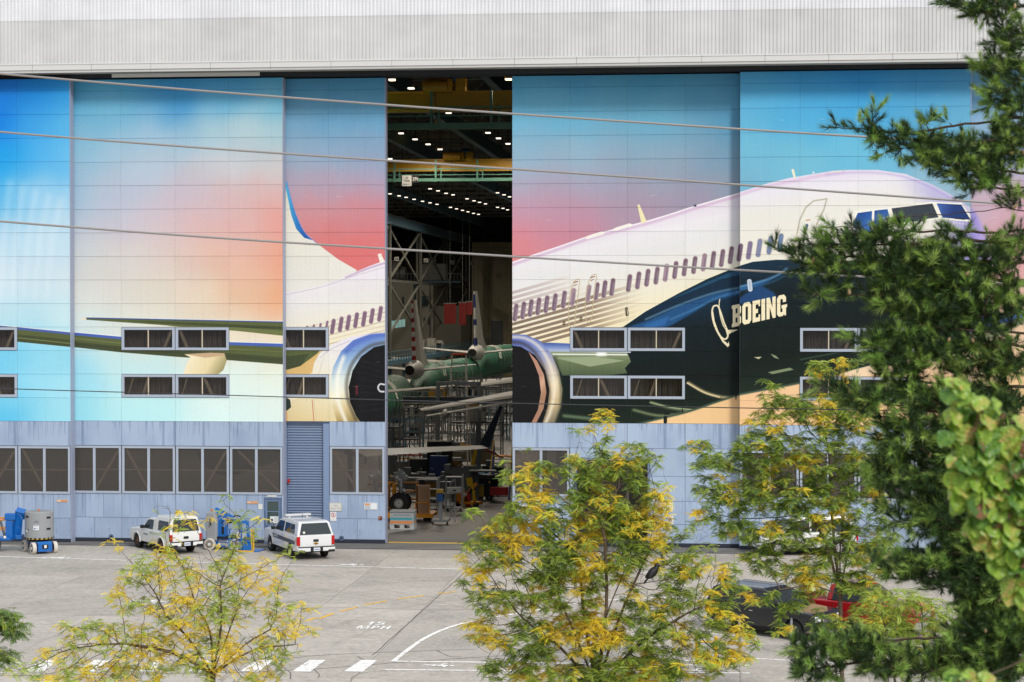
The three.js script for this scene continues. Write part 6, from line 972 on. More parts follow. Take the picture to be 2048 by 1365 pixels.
{ // dark SUV
  const f = gd(1562, 1291), dir = -0.62, T = vehicle('suv', 'black SUV parked nose towards us below the right locust tree', 'suv', gd(1548, 1268), dir, {
    w: 1.92, color: 0x14181e, axF: 1.48, axR: -1.45, sill: 0.36, front: 2.42, rear: -2.4, low: suvLow, cab: [[1.1, 1.1], [0.4, 1.62], [0.0, 1.74], [-1.9, 1.74], [-2.2, 1.62], [-2.37, 1.1]], lean: 0.18,
    glass: [[[0.72, 1.15], [0.32, 1.54], [0.1, 1.62], [-0.55, 1.63], [-0.55, 1.15]], [[-0.66, 1.15], [-0.66, 1.63], [-1.45, 1.62], [-1.5, 1.15]], [[-1.6, 1.15], [-1.56, 1.6], [-1.9, 1.58], [-2.15, 1.15]]], shield: [[1.04, 1.14], [0.44, 1.6]], back: [[-2.37, 1.16], [-2.22, 1.58]], seams: [0.86, -0.6, -1.5], handle: -0.35, handleMat: M.chrome, grille: M.chrome });
  mesh('roof_rail', boxAB(-1.8, 0, 1.76, 1.79, 0.6, 0.64), M.chrome, T.v); mesh('roof_rail', boxAB(-1.8, 0, 1.76, 1.79, -0.64, -0.6), M.chrome, T.v); mesh('mirror_cap', rbox(0.15, 0.12, 0.2, 0.04, 0.62, 1.24, -1.07), M.chrome, T.v);
}
{ // red pickup
  const T = vehicle('pickup_truck', 'red pickup parked beside the black SUV behind the tree trunk', 'pickup', gd(1722, 1262), -0.5, {
    w: 1.9, color: 0x9c1018, axF: 1.6, axR: -1.6, sill: 0.4, front: 2.56, rear: -2.72, low: [[2.5, 0.42], [2.58, 0.6], [2.55, 0.9], [2.4, 1.07], [1.9, 1.14], [0.95, 1.18], [-2.68, 1.18], [-2.74, 1.1], [-2.72, 0.6], [-2.66, 0.44]],
    cab: [[1.15, 1.16], [0.36, 1.72], [0.05, 1.80], [-0.7, 1.8], [-0.86, 1.74], [-0.98, 1.16]], lean: 0.17, glass: [[[0.82, 1.2], [0.36, 1.62], [0.12, 1.68], [-0.66, 1.68], [-0.74, 1.2]]], shield: [[1.08, 1.2], [0.42, 1.68]], back: [[-0.98, 1.22], [-0.88, 1.68]], seams: [0.9, -0.7], handle: -0.45, handleMat: M.chrome, grille: M.chrome, bumper: M.chrome });
}
// ---------------------------------------------------------------- boom lifts
const liftBlue = phy(0x0e64b4, 0.35, { clearcoat: 0.4 }), liftGrey = std(0x95989c, 0.5), tyreWhite = std(0xcfc8c0, 0.85), liftOrange = std(0xd88a1a, 0.5);
function liftBase(label, at, h, words) {
  const t = thing('boom_lift', label, 'boom lift', 'blue boom lifts by the doors', at, h);
  const sh = new THREE.Shape([[-0.86, 0.14], [0.86, 0.14], [0.86, 0.5], [0.74, 0.58], [-0.74, 0.58], [-0.86, 0.5]].map(([x, y]) => new THREE.Vector2(x, y)));
  mesh('chassis', new THREE.ExtrudeGeometry(sh, { depth: 0.66, bevelEnabled: true, bevelThickness: 0.02, bevelSize: 0.015, bevelSegments: 2 }).translate(0, 0, -0.33), liftBlue, t); mesh('end_plate', [rbox(0.05, 0.2, 0.3, 0.02, 0.88, 0.36, 0), rbox(0.05, 0.2, 0.3, 0.02, -0.88, 0.36, 0)], M.black, t); mesh('data_plate', boxAB(0.9, 0.915, 0.3, 0.44, -0.06, 0.06), M.paper, t);
  for (const x of [-0.66, 0.66]) for (const z of [-0.53, 0.53]) {
    const w = mesh('wheel', new THREE.LatheGeometry([[0.2, -0.08], [0.27, -0.095], [0.285, -0.08], [0.29, 0], [0.285, 0.08], [0.27, 0.095], [0.2, 0.08]].map(([r, l]) => new THREE.Vector2(r, l)), 28).rotateX(Math.PI / 2), tyreWhite, t); w.position.set(x, 0.29, z); if (z < 0) w.rotation.y = Math.PI;
    mesh('rim', [cyl(0.205, 0.08, 0, 0, 0.02, 'z', 20)], std(0x8a8680, 0.6), w); mesh('hub', cyl(0.07, 0.06, 0, 0, 0.08, 'z', 12), M.white, w);
  }
  mesh('slew_ring', cyl(0.55, 0.08, 0, 0.62, 0, 'y', 32), M.black, t);
  for (const s of [-1, 1]) { mesh('maker_lettering', flatText('Genie', 0.5, 0.14).rotateY(s > 0 ? 0 : Math.PI).translate(s > 0 ? -0.25 : 0.25, 0.38, s * 0.362), M.white, t); if (words) mesh('boom_lettering', flatText('BOOM', 0.56, 0.12).rotateY(s > 0 ? 0 : Math.PI).translate(s > 0 ? -0.28 : 0.28, 0.22, s * 0.362), M.white, t); }
  return t;
}
function turret(t, r, y0, y1, cut0, cut1, mat) {   // curved counterweight cover, open on one side
  const n = 22, sh = new THREE.Shape(); for (let i = 0; i <= n; i++) { const a = lerp(cut0, cut1, i / n); (i ? sh.lineTo(Math.cos(a) * r, Math.sin(a) * r) : sh.moveTo(Math.cos(a) * r, Math.sin(a) * r)); }
  for (let i = n; i >= 0; i--) { const a = lerp(cut0, cut1, i / n); sh.lineTo(Math.cos(a) * (r - 0.34), Math.sin(a) * (r - 0.34)); } sh.closePath();
  return mesh('counterweight_cover', new THREE.ExtrudeGeometry(sh, { depth: y1 - y0, bevelEnabled: true, bevelThickness: 0.05, bevelSize: 0.04, bevelSegments: 3, curveSegments: 24 }).rotateX(-Math.PI / 2).translate(0, y0, 0), mat, t);
}
{ // lift at the left edge of the picture
  const r = gd(48, 1103.5), f = gd(72, 1111.5), f2 = gd(109, 1107), h = headingOf(r, f), c = r.clone().add(f2).multiplyScalar(0.5);
  const t = liftBase('blue boom lift with grey round counterweight at the left edge', c, h, true);
  const cv = turret(t, 0.66, 0.76, 1.98, -2.2, 1.6, liftGrey);
  mesh('rear_cover', turret(t, 0.62, 0.76, 1.98, 1.95, 3.7, std(0x8a8e92, 0.6)).geometry, std(0x8a8e92, 0.6), t); t.children.splice(t.children.findLastIndex((k) => k.name === 'counterweight_cover'), 1);
  const ring = []; for (let i = 0; i < 24; i += 2) { const a = -2.2 + i / 24 * 3.8; ring.push(box(0.09, 0.07, 0.02, 0, 0, 0.705).rotateY(a + Math.PI / 2).translate(0, 0.74, 0)); }
  mesh('warning_band', [cyl(0.69, 0.07, 0, 0.73, 0, 'y', 36)], M.yellow, t); mesh('warning_dashes', ring, M.black, cv);
  for (const [a, y] of [[0.35, 1.75], [0.35, 1.2], [-1.3, 1.8], [-1.3, 1.15]]) mesh('grab_slot', box(0.22, 0.09, 0.03, 0, 0, 0.70).rotateY(a + Math.PI / 2).translate(0, y, 0), M.black, cv);
  const lab = (n, a, y, w, hh, paint) => { const cc = canvas(128, Math.round(128 * hh / w)), x = cc.getContext('2d'); paint(x, 128, cc.height); const g = boxAB(-w / 2, w / 2, -hh / 2, hh / 2, -0.004, 0.004); mesh(n, uvXY(g, 1 / w, 1 / hh, -w / 2, -hh / 2).translate(0, 0, 0.712).rotateY(a).translate(0, y, 0), new THREE.MeshStandardMaterial({ map: canvasTex(cc), roughness: 0.6 }), cv); };
  const face = -h + 0.12; // towards the camera
  lab('fleet_number', face, 1.58, 0.3, 0.1, (x, w, hh) => { x.fillStyle = '#95989c'; x.fillRect(0, 0, w, hh); txt(x, 'F282', w / 2, hh / 2, 38, '#33363a'); });
  lab('safety_label', face, 1.27, 0.27, 0.22, (x, w, hh) => { x.fillStyle = '#e4e7ea'; x.fillRect(0, 0, w, hh); x.fillStyle = '#2c5c9c'; x.beginPath(); x.arc(34, hh * 0.66, 20, 0, 7); x.fill(); x.fillRect(12, 20, 100, 8); x.fillStyle = '#b8c0c8'; x.fillRect(66, hh * 0.5, 46, 30); });
  lab('weight_label', face - 0.75, 1.12, 0.18, 0.12, (x, w, hh) => { x.fillStyle = '#e0e0de'; x.fillRect(0, 0, w, hh); x.fillStyle = '#8a8a8a'; x.fillRect(10, 20, 100, 10); x.fillRect(10, 44, 80, 10); });
  mesh('beacon', [cyl(0.05, 0.07, 0.2, 2.1, 0.1), cyl(0.03, 0.06, 0.2, 2.05, 0.1)], lampAmber, t);
  // folded arm, jib and platform reach left, out of the picture
  const inv = new THREE.Matrix4().copy(new THREE.Matrix4().makeRotationY(h).setPosition(c)).invert(), z0 = c.z - 0.1, L = (u, v, z = z0) => pt(u, v, z).applyMatrix4(inv);
  mesh('boom', [beam(L(95, 1030), L(38, 1029), 0.17, 0.2)], liftBlue, t); mesh('boom_head', [beam(L(50, 1026), L(33, 1022), 0.24, 0.26), beam(L(46, 1040), L(38, 1024), 0.14, 0.2)], liftBlue, t);
  const j = mesh('jib', [beam(L(36, 1022), L(29, 1079), 0.2, 0.24), beam(L(41, 1030), L(37, 1081), 0.1, 0.24)], liftBlue, t); mesh('hydraulic_ram', rod(L(34, 1035), L(33, 1077), 0.07), M.black, j); mesh('hose', new THREE.TubeGeometry(new THREE.CatmullRomCurve3([L(37, 1019), L(43, 1023), L(50, 1027)]), 10, 0.035, 6), M.black, j);
  mesh('rotator', [rbox(0.55, 0.34, 0.34, 0.06).applyMatrix4(new THREE.Matrix4().makeRotationY(-h)).translate(...L(21, 1034).toArray()), rbox(0.36, 0.95, 0.3, 0.04).applyMatrix4(new THREE.Matrix4().makeRotationY(-h)).translate(...L(19, 1061).toArray())], liftBlue, t);
  const p = mesh('platform', [rbox(1.6, 0.14, 0.8, 0.02).applyMatrix4(new THREE.Matrix4().makeRotationY(-h)).translate(...L(-6, 1077).toArray()), rbox(0.3, 0.2, 0.5, 0.03).applyMatrix4(new THREE.Matrix4().makeRotationY(-h)).translate(...L(39, 1074).toArray())], liftBlue, t);
  for (const [a, b] of [[[14, 1036], [-30, 1038]], [[13, 1040], [-30, 1043]], [[12, 1056], [-30, 1056]], [[13, 1060], [-30, 1060]], [[41, 1056], [37, 1056]]]) mesh('guard_rail', rod(L(...a), L(...b), 0.04), liftOrange, p);
  mesh('gate_bar', beam(L(0, 1042), L(9, 1074), 0.09), M.greySteel, p); mesh('sticker', box(0.12, 0.12, 0.02).applyMatrix4(new THREE.Matrix4().makeRotationY(-h)).translate(...L(9, 1075, z0 + 0.42).toArray()), M.paper, p);
  mesh('platform_foot', rod(L(0, 1080), L(0, 1080).setY(0), 0.04), M.greySteel, p);
}
{ // second lift, behind the sparse tree
  const r = gd(412, 1098), f = gd(432, 1105), c = gd(452, 1099), h = headingOf(gd(425, 1103), gd(490, 1105));
  const t = liftBase('blue boom lift with lowered basket left of the personnel door', c, h + 0.02, true);
  const inv = new THREE.Matrix4().copy(new THREE.Matrix4().makeRotationY(h + 0.02).setPosition(c)).invert(), z0 = c.z, L = (u, v, z = z0) => pt(u, v, z).applyMatrix4(inv), R = new THREE.Matrix4().makeRotationY(-h);
  const cs = [[419, 1078], [418, 1040], [420, 1026], [432, 1025], [437, 1040], [437, 1078]].map(([u, v]) => { const q = L(u, v); return new THREE.Vector2(q.x, q.y); });
  mesh('counterweight_cover', new THREE.ExtrudeGeometry(new THREE.Shape(cs.reverse()), { depth: 0.8, bevelEnabled: true, bevelThickness: 0.1, bevelSize: 0.06, bevelSegments: 3 }).translate(0, 0, -0.4), liftGrey, t); mesh('cover_slot', box(0.06, 0.34, 0.02).translate(...L(421, 1045, z0 + 0.55).toArray()), M.black, t);
  const m = mesh('mast', [boxAB(L(439, 1078).x, L(455, 1078).x, 0.66, L(446, 1030).y, -0.1, 0.3)], liftBlue, t); mesh('mast_slot', boxAB(L(447, 1068).x, L(452, 1068).x, L(447, 1068).y, L(447, 1052).y, 0.3, 0.31), M.black, m); mesh('mast_slot', boxAB(L(446, 1048).x, L(451, 1048).x, L(447, 1048).y, L(447, 1040).y, 0.3, 0.31), std(0x0a3c74, 0.5), m);
  mesh('boom', [beam(L(430, 1020), L(466, 1038), 0.26, 0.26), beam(L(466, 1038), L(478, 1046), 0.16, 0.2)], liftBlue, t); mesh('hydraulic_ram', rod(L(441, 1036), L(462, 1044), 0.05), M.black, t); mesh('pivot', cyl(0.1, 0.4, 0, 0, 0, 'z', 16).translate(...L(462, 1043).toArray()), M.black, t); mesh('hose', new THREE.TubeGeometry(new THREE.CatmullRomCurve3([L(463, 1040), L(467, 1034), L(474, 1032), L(481, 1034)]), 12, 0.04, 6), M.black, t);
  mesh('jib', [beam(L(478, 1044), L(486, 1092), 0.2, 0.22), beam(L(494, 1042), L(498, 1092), 0.14, 0.2), beam(L(478, 1046), L(496, 1044), 0.16, 0.2)], liftBlue, t); mesh('beacon', cyl(0.05, 0.1, 0, 0, 0).translate(...L(423, 1021).toArray()), lampAmber, t);
  const bz = z0 + 0.6, p = mesh('platform', boxAB(L(468, 1104, bz).x, L(524, 1104, bz).x, L(500, 1105, bz).y, L(500, 1100, bz).y, -0.1, 0.9), liftBlue, t), by = L(500, 1102, bz).y;
  for (const u of [471, 496, 517, 521]) mesh('guard_post', boxAB(L(u, 1100).x - 0.03, L(u, 1100).x + 0.03, by, by + 1.1, 0.78, 0.84), u > 510 ? M.yellow : liftBlue, p); for (const k of [0.5, 1.08]) mesh('guard_rail', boxAB(L(470, 1100).x, L(523, 1100).x, by + k - 0.018, by + k + 0.018, 0.79, 0.83), liftBlue, p);
  mesh('toe_board', boxAB(L(468, 1100).x, L(522, 1100).x, by - 0.02, by + 0.06, 0.9, 0.93), M.yellow, p); mesh('kick_panel', boxAB(L(500, 1100).x, L(517, 1100).x, by + 0.06, by + 0.35, 0.84, 0.88), liftBlue, p); mesh('control_box', boxAB(L(484, 1070).x, L(497, 1070).x, by + 0.6, by + 0.9, 0.4, 0.7), M.white, p);
}
// ---------------------------------------------------------------- trees
// branches grow towards points scattered in the crown's clumps (space colonisation)
function grow(start, attract, step, reach, kill, maxIter = 220) {
  const N = start.map((s) => ({ p: s.p.clone(), parent: s.parent, kids: 0, d: V(0, 1, 0) })), A = attract.map((p) => ({ p, n: -1, dist: 1e9, alive: true }));
  const near = (from) => { for (let i = from; i < N.length; i++) for (const a of A) if (a.alive) { const d = a.p.distanceToSquared(N[i].p); if (d < a.dist) { a.dist = d; a.n = i; } } };
  near(0);
  for (let it = 0; it < maxIter; it++) {
    const pull = new Map();
    for (const a of A) if (a.alive && (a.dist < reach * reach || it < 2)) { const v = pull.get(a.n) ?? V(0, 0, 0); v.add(a.p.clone().sub(N[a.n].p).normalize()); pull.set(a.n, v); }
    if (!pull.size) break; const from = N.length;
    for (const [i, v] of pull) { if (v.lengthSq() < 1e-4) continue; v.normalize().addScaledVector(V(rnd(-1, 1), rnd(-0.6, 1), rnd(-1, 1)), 0.28).addScaledVector(N[i].d, 0.35).normalize(); if (N[i].kids > 3) continue; N.push({ p: N[i].p.clone().addScaledVector(v, step), parent: i, kids: 0, d: v.clone() }); N[i].kids++; }
    if (N.length === from) break; near(from);
    for (const a of A) if (a.alive && a.dist < kill * kill) a.alive = false;
    if (N.length > 16000) break;
  }
  return N;
}
function limbs(N, tip, power, minSeg = 5) {   // pipe-model radii, then one tapered tube per segment
  const r = new Float64Array(N.length); for (let i = N.length - 1; i >= 0; i--) { const q = r[i] ? Math.pow(r[i], 1 / power) : tip; N[i].r = q; if (N[i].parent >= 0) r[N[i].parent] += Math.pow(q, power); }
  const pos = [], nor = [], uv = [], up = V(0, 1, 0), q = new THREE.Quaternion(), a = V(), b = V();
  for (const n of N) {
    if (n.parent < 0) continue; const m = N[n.parent], seg = n.r > 0.05 ? 9 : n.r > 0.018 ? 6 : 4, d = n.p.clone().sub(m.p).normalize(); q.setFromUnitVectors(up, d);
    const ra = Math.min(m.r, n.r * 1.35), rb = n.r;
    for (let k = 0; k < seg; k++) { const t0 = k / seg * Math.PI * 2, t1 = (k + 1) / seg * Math.PI * 2, A = V(Math.cos(t0), 0, Math.sin(t0)).applyQuaternion(q), B = V(Math.cos(t1), 0, Math.sin(t1)).applyQuaternion(q);
      const P = [m.p.clone().addScaledVector(A, ra), m.p.clone().addScaledVector(B, ra), n.p.clone().addScaledVector(B, rb), n.p.clone().addScaledVector(A, rb)];
      for (const [i, o] of [[0, A], [2, B], [1, B], [0, A], [3, A], [2, B]]) { pos.push(P[i].x, P[i].y, P[i].z); nor.push(o.x, o.y, o.z); uv.push(t0, P[i].y * 2); } }
  }
  const g = new THREE.BufferGeometry(); g.setAttribute('position', new THREE.Float32BufferAttribute(pos, 3)); g.setAttribute('normal', new THREE.Float32BufferAttribute(nor, 3)); g.setAttribute('uv', new THREE.Float32BufferAttribute(uv, 2)); return g;
}
const bark = (() => { const n = 256, f = field(n, 12, 5, 55); const t = fieldTex(f, n, (v) => { const k = 0.7 + v * 0.6; return [104 * k, 88 * k, 74 * k]; }); t.repeat.set(0.3, 0.5); return new THREE.MeshStandardMaterial({ map: t, roughness: 0.9 }); })();
const pineBark = std(0x4a3a30, 0.95);
// clumps given as [u, v, half width, half height] on the photograph, at depth z
function scatter(clumps, z, density, depthK, spread = 1) {
  const out = []; for (const [u, v, ru, rv, dz = 0] of clumps) { const c = pt(u, v, z + dz), k = (100 - z - dz) / F, a = ru * k, b = rv * k, d = Math.max(a, b) * depthK, n = Math.max(4, Math.round(density * a * b * d * 4));
    for (let i = 0; i < n; i++) { let x, y, w; do { x = rnd(-1, 1); y = rnd(-1, 1); w = rnd(-1, 1); } while (x * x + y * y + w * w > 1); out.push(V(c.x + x * a, c.y + y * b, c.z + w * d)); } }
  return out;
}
// one compound locust leaf: drooping midrib with paired leaflets
function frondGeo(seedN, L, pairs, lw, ll) {
  reseed(seedN); const P = []; const tri = (a, b, c) => P.push(...a.toArray(), ...b.toArray(), ...c.toArray());
  for (let i = 0; i < pairs; i++) { const t = (i + 0.6) / pairs, c = V(t * L, -0.38 * L * t * t, 0.03 * L * Math.sin(t * 5 + seedN)); for (const s of [-1, 1]) { const k = Math.sin(Math.PI * (0.2 + 0.75 * t)), l = ll * (0.55 + 0.6 * k), d = V(0.5 + rnd(-.1, .1), -0.35 + rnd(-.3, .2), s).normalize().multiplyScalar(l), w = V(1, -0.5 * t, 0).normalize().multiplyScalar(lw / 2), m = c.clone().addScaledVector(d, 0.5), e = c.clone().add(d).add(V(0, -0.12 * l, 0)); tri(c, m.clone().add(w), e); tri(c, e, m.clone().sub(w)); } }
  const g = new THREE.BufferGeometry(); g.setAttribute('position', new THREE.Float32BufferAttribute(P, 3)); g.setAttribute('uv', new THREE.Float32BufferAttribute(new Float32Array(P.length / 3 * 2), 2)); g.computeVertexNormals(); return g;
}
const leafMat = phy(0xffffff, 0.75, { transmission: 0.36, thickness: 0, side: THREE.DoubleSide });
function crown(parent, geo, mats, colours, material, name = 'crown') {
  const m = new THREE.InstancedMesh(geo, material, mats.length); mats.forEach((k, i) => { m.setMatrixAt(i, k); m.setColorAt(i, colours[i]); });
  m.name = name; m.userData.kind = 'stuff'; m.castShadow = m.receiveShadow = true; parent.add(m); return m;
}
const LEAF = { green: ['#8ea622', '#9cb02a', '#aabc34', '#7a941f', '#b2c23e'], pale: ['#bcd24e', '#c8da60', '#acc648'], yellow: ['#f8e22c', '#f2d422', '#fae644', '#eacc30'], dark: ['#5a7c24', '#688a2e', '#769638'] };
function locust(name, label, o) {
  reseed(o.seed); const t = thing(name, label, 'tree', o.group), base = pt(o.base[0], 615, o.z).setY(0);
  const st = []; const fork = o.fork; st.push({ p: base, parent: -1 }); const n0 = Math.round(fork / 0.3); for (let i = 1; i <= n0; i++) st.push({ p: base.clone().add(V(0.02 * Math.sin(i) + o.leanX * i / n0, i * fork / n0, 0)), parent: i - 1 });
  const stems = o.stems.map(([u, v, dz]) => pt(u, v, o.z + dz)); for (const s of stems) { let par = n0, p0 = st[n0].p, k = 8; const mid = p0.clone().lerp(s, 0.5).add(V(rnd(-.15, .15), 0.2, rnd(-.15, .15))); const cv = new THREE.CatmullRomCurve3([p0, mid, s]); for (let i = 1; i <= k; i++) { st.push({ p: cv.getPoint(i / k), parent: par }); par = st.length - 1; } }
  const at = scatter(o.clumps, o.z, o.density, 0.8), N = grow(st, at, o.step, o.reach, o.kill);
  mesh('trunk', limbs(N, o.tip ?? 0.0038, 2.35), bark, t);
  const mats = [], cols = [], q = new THREE.Quaternion(), e = new THREE.Euler(), sc = V(), m = new THREE.Matrix4();
  reseed(o.seed + 5);
  for (const n of N) if (n.r < o.leafR && n.kids < 2) {
    if (noise(n.p.x * 0.9 + o.seed, n.p.y * 0.9) < o.gap) continue;
    const cnt = Math.floor(rnd(o.leaves[0], o.leaves[1] + 1)), yel = noiseB(n.p.x * 0.75 + o.seed, n.p.y * 0.75 + n.p.z * 0.4) * 0.9 + rnd(-0.35, 0.35) + o.yellow;
    for (let k = 0; k < cnt; k++) {
      const yaw = rnd(0, 6.283), pitch = rnd(-0.5, 0.45); e.set(rnd(-0.5, 0.5), yaw, pitch, 'YZX'); q.setFromEuler(e); const s = rnd(0.75, 1.3) * (o.size ?? 1); sc.set(s, s, s);
      mats.push(m.clone().compose(n.p.clone().add(V(rnd(-.06, .06), rnd(-.04, .05), rnd(-.06, .06))), q, sc));
      const list = yel > 0.3 ? LEAF.yellow : yel > 0.12 ? (rnd() < 0.5 ? LEAF.yellow : LEAF.pale) : o.dark && rnd() < o.dark ? LEAF.dark : rnd() < (o.pale ?? 0.2) ? LEAF.pale : LEAF.green;
      cols.push(col(list[Math.floor(rnd(0, list.length))], rnd(0.8, 1.15)));
    }
  }
  crown(t, frondGeo(o.seed, 0.2, 11, 0.019, 0.046), mats, cols, leafMat);
  return t;
}
locust('locust_tree', 'sparse locust tree with mostly golden leaves at the lower left', { seed: 101, z: 50, base: [415], fork: 2.6, leanX: 0.1, group: 'locust trees along the roadside', stems: [[330, 1230, 0.3], [390, 1210, -0.4], [470, 1230, 0.2], [540, 1260, -0.3], [440, 1180, 0.6], [260, 1290, 0], [590, 1290, 0.3]],
  clumps: [[330, 1020, 34, 20], [360, 1040, 40, 22], [455, 1000, 16, 16], [440, 1030, 24, 22], [490, 1040, 40, 26], [480, 1075, 40, 26], [230, 1085, 26, 18], [330, 1085, 30, 40], [590, 1095, 14, 12], [330, 1140, 95, 40], [440, 1150, 80, 60], [540, 1160, 50, 50], [270, 1190, 70, 40], [400, 1220, 120, 40], [560, 1230, 60, 32], [615, 1215, 26, 14], [170, 1265, 70, 30], [260, 1285, 100, 40], [120, 1255, 22, 20], [130, 1310, 70, 26], [380, 1300, 120, 46], [520, 1295, 90, 36], [60, 1345, 60, 20], [200, 1350, 140, 22], [580, 1260, 60, 20], [480, 1350, 100, 20], [30, 1335, 30, 14]],
  density: 120, step: 0.1, reach: 2.4, kill: 0.13, leafR: 0.0056, leaves: [2, 4], gap: -0.55, yellow: 0.24, size: 0.95, pale: 0.35 });
locust('locust_tree', 'large full locust tree in the middle with green and yellow leaves', { seed: 202, z: 50, base: [1185], fork: 2.4, leanX: 0.1, group: 'locust trees along the roadside', stems: [[1120, 1200, 0.3], [1160, 1130, -0.4], [1250, 1140, 0.3], [1290, 1120, -0.2], [1060, 1250, 0.2], [1370, 1230, 0.2], [1210, 1080, 0.6]],
  clumps: [[1216, 822, 16, 16], [1160, 858, 18, 12], [1195, 878, 36, 30], [1050, 905, 34, 20], [1008, 920, 26, 26], [1060, 955, 60, 40], [1180, 945, 75, 55], [1270, 935, 60, 60], [1310, 990, 40, 50], [1090, 1020, 90, 50], [1210, 1030, 100, 60], [945, 1028, 30, 14], [1000, 1060, 60, 40], [970, 1115, 60, 45], [1080, 1110, 90, 60], [1200, 1120, 100, 60], [1300, 1080, 60, 60], [930, 1165, 26, 16], [1000, 1185, 70, 45], [1120, 1190, 90, 50], [1390, 1075, 40, 36], [1400, 1140, 70, 50], [1300, 1170, 70, 60], [980, 1265, 60, 40], [1060, 1275, 80, 50], [1180, 1270, 100, 50], [1290, 1260, 80, 60], [1390, 1230, 80, 50], [1450, 1170, 40, 50], [1010, 1340, 60, 28], [1130, 1345, 110, 26], [1270, 1340, 110, 40], [1390, 1320, 90, 40], [1470, 1280, 50, 50]],
  density: 110, step: 0.11, reach: 2.2, kill: 0.135, leafR: 0.007, leaves: [5, 9], gap: -0.5, yellow: -0.07, size: 1.0, dark: 0.3 });
locust('locust_tree', 'tall green locust tree at the right, half behind the pine', { seed: 303, z: 41, base: [1690], fork: 3.6, leanX: -0.1, group: 'locust trees along the roadside', stems: [[1640, 1060, 0.3], [1690, 1020, -0.4], [1720, 1060, 0.4], [1600, 1000, 0.2], [1560, 1180, 0.6], [1660, 930, 0]],
  clumps: [[1545, 780, 30, 24], [1650, 735, 40, 28], [1700, 720, 24, 18], [1590, 820, 70, 34], [1520, 850, 40, 20], [1680, 830, 80, 50], [1400, 890, 32, 18], [1440, 925, 60, 30], [1540, 900, 80, 45], [1640, 910, 80, 50], [1740, 910, 50, 60], [1430, 985, 50, 34], [1510, 985, 80, 50], [1610, 1000, 80, 50], [1710, 1000, 60, 60], [1400, 1030, 34, 20], [1480, 1050, 60, 34], [1580, 1070, 80, 34], [1690, 1090, 70, 50], [1520, 1120, 50, 30], [1620, 1150, 70, 34], [1760, 1090, 40, 60], [1720, 1170, 50, 40], [1510, 1198, 36, 16], [1600, 1212, 46, 15], [1655, 1250, 46, 14], [1560, 1262, 30, 10], [1760, 1230, 60, 40], [1690, 1290, 60, 20]],
  density: 80, step: 0.125, reach: 2.4, kill: 0.155, leafR: 0.0078, leaves: [6, 11], gap: -0.62, yellow: -0.28, size: 1.1, dark: 0.45, pale: 0.25 });
locust('locust_tree', 'dark green leafy branch of a tree cut by the left edge', { seed: 404, z: 62, base: [-120], fork: 4.6, leanX: 0.2, group: 'locust trees along the roadside', stems: [[-40, 1270, 0], [-60, 1330, 0.1]],
  clumps: [[10, 1232, 30, 18], [30, 1262, 26, 20], [-10, 1250, 34, 30], [8, 1312, 30, 18], [-20, 1320, 30, 30], [50, 1250, 12, 10]], density: 900, step: 0.06, reach: 1.6, kill: 0.08, leafR: 0.0066, leaves: [3, 6], gap: -0.9, yellow: -0.8, dark: 0.85, pale: 0.05, size: 0.95 });
locust('understorey_shrub', 'yellow green shrub under the pine at the lower right', { seed: 505, z: 56, base: [1830], fork: 1.2, leanX: 0.0, stems: [[1780, 1290, 0.2], [1850, 1280, -0.2], [1920, 1280, 0.1]],
  clumps: [[1770, 1200, 50, 30], [1830, 1215, 60, 40], [1900, 1230, 50, 40], [1760, 1255, 70, 40], [1860, 1270, 80, 40], [1960, 1240, 50, 40], [1700, 1290, 50, 30], [1800, 1320, 90, 30], [1930, 1320, 80, 40]], density: 140, step: 0.11, reach: 2, kill: 0.14, leafR: 0.0068, leaves: [4, 7], gap: -0.8, yellow: -0.55, pale: 0.35, size: 0.9 });
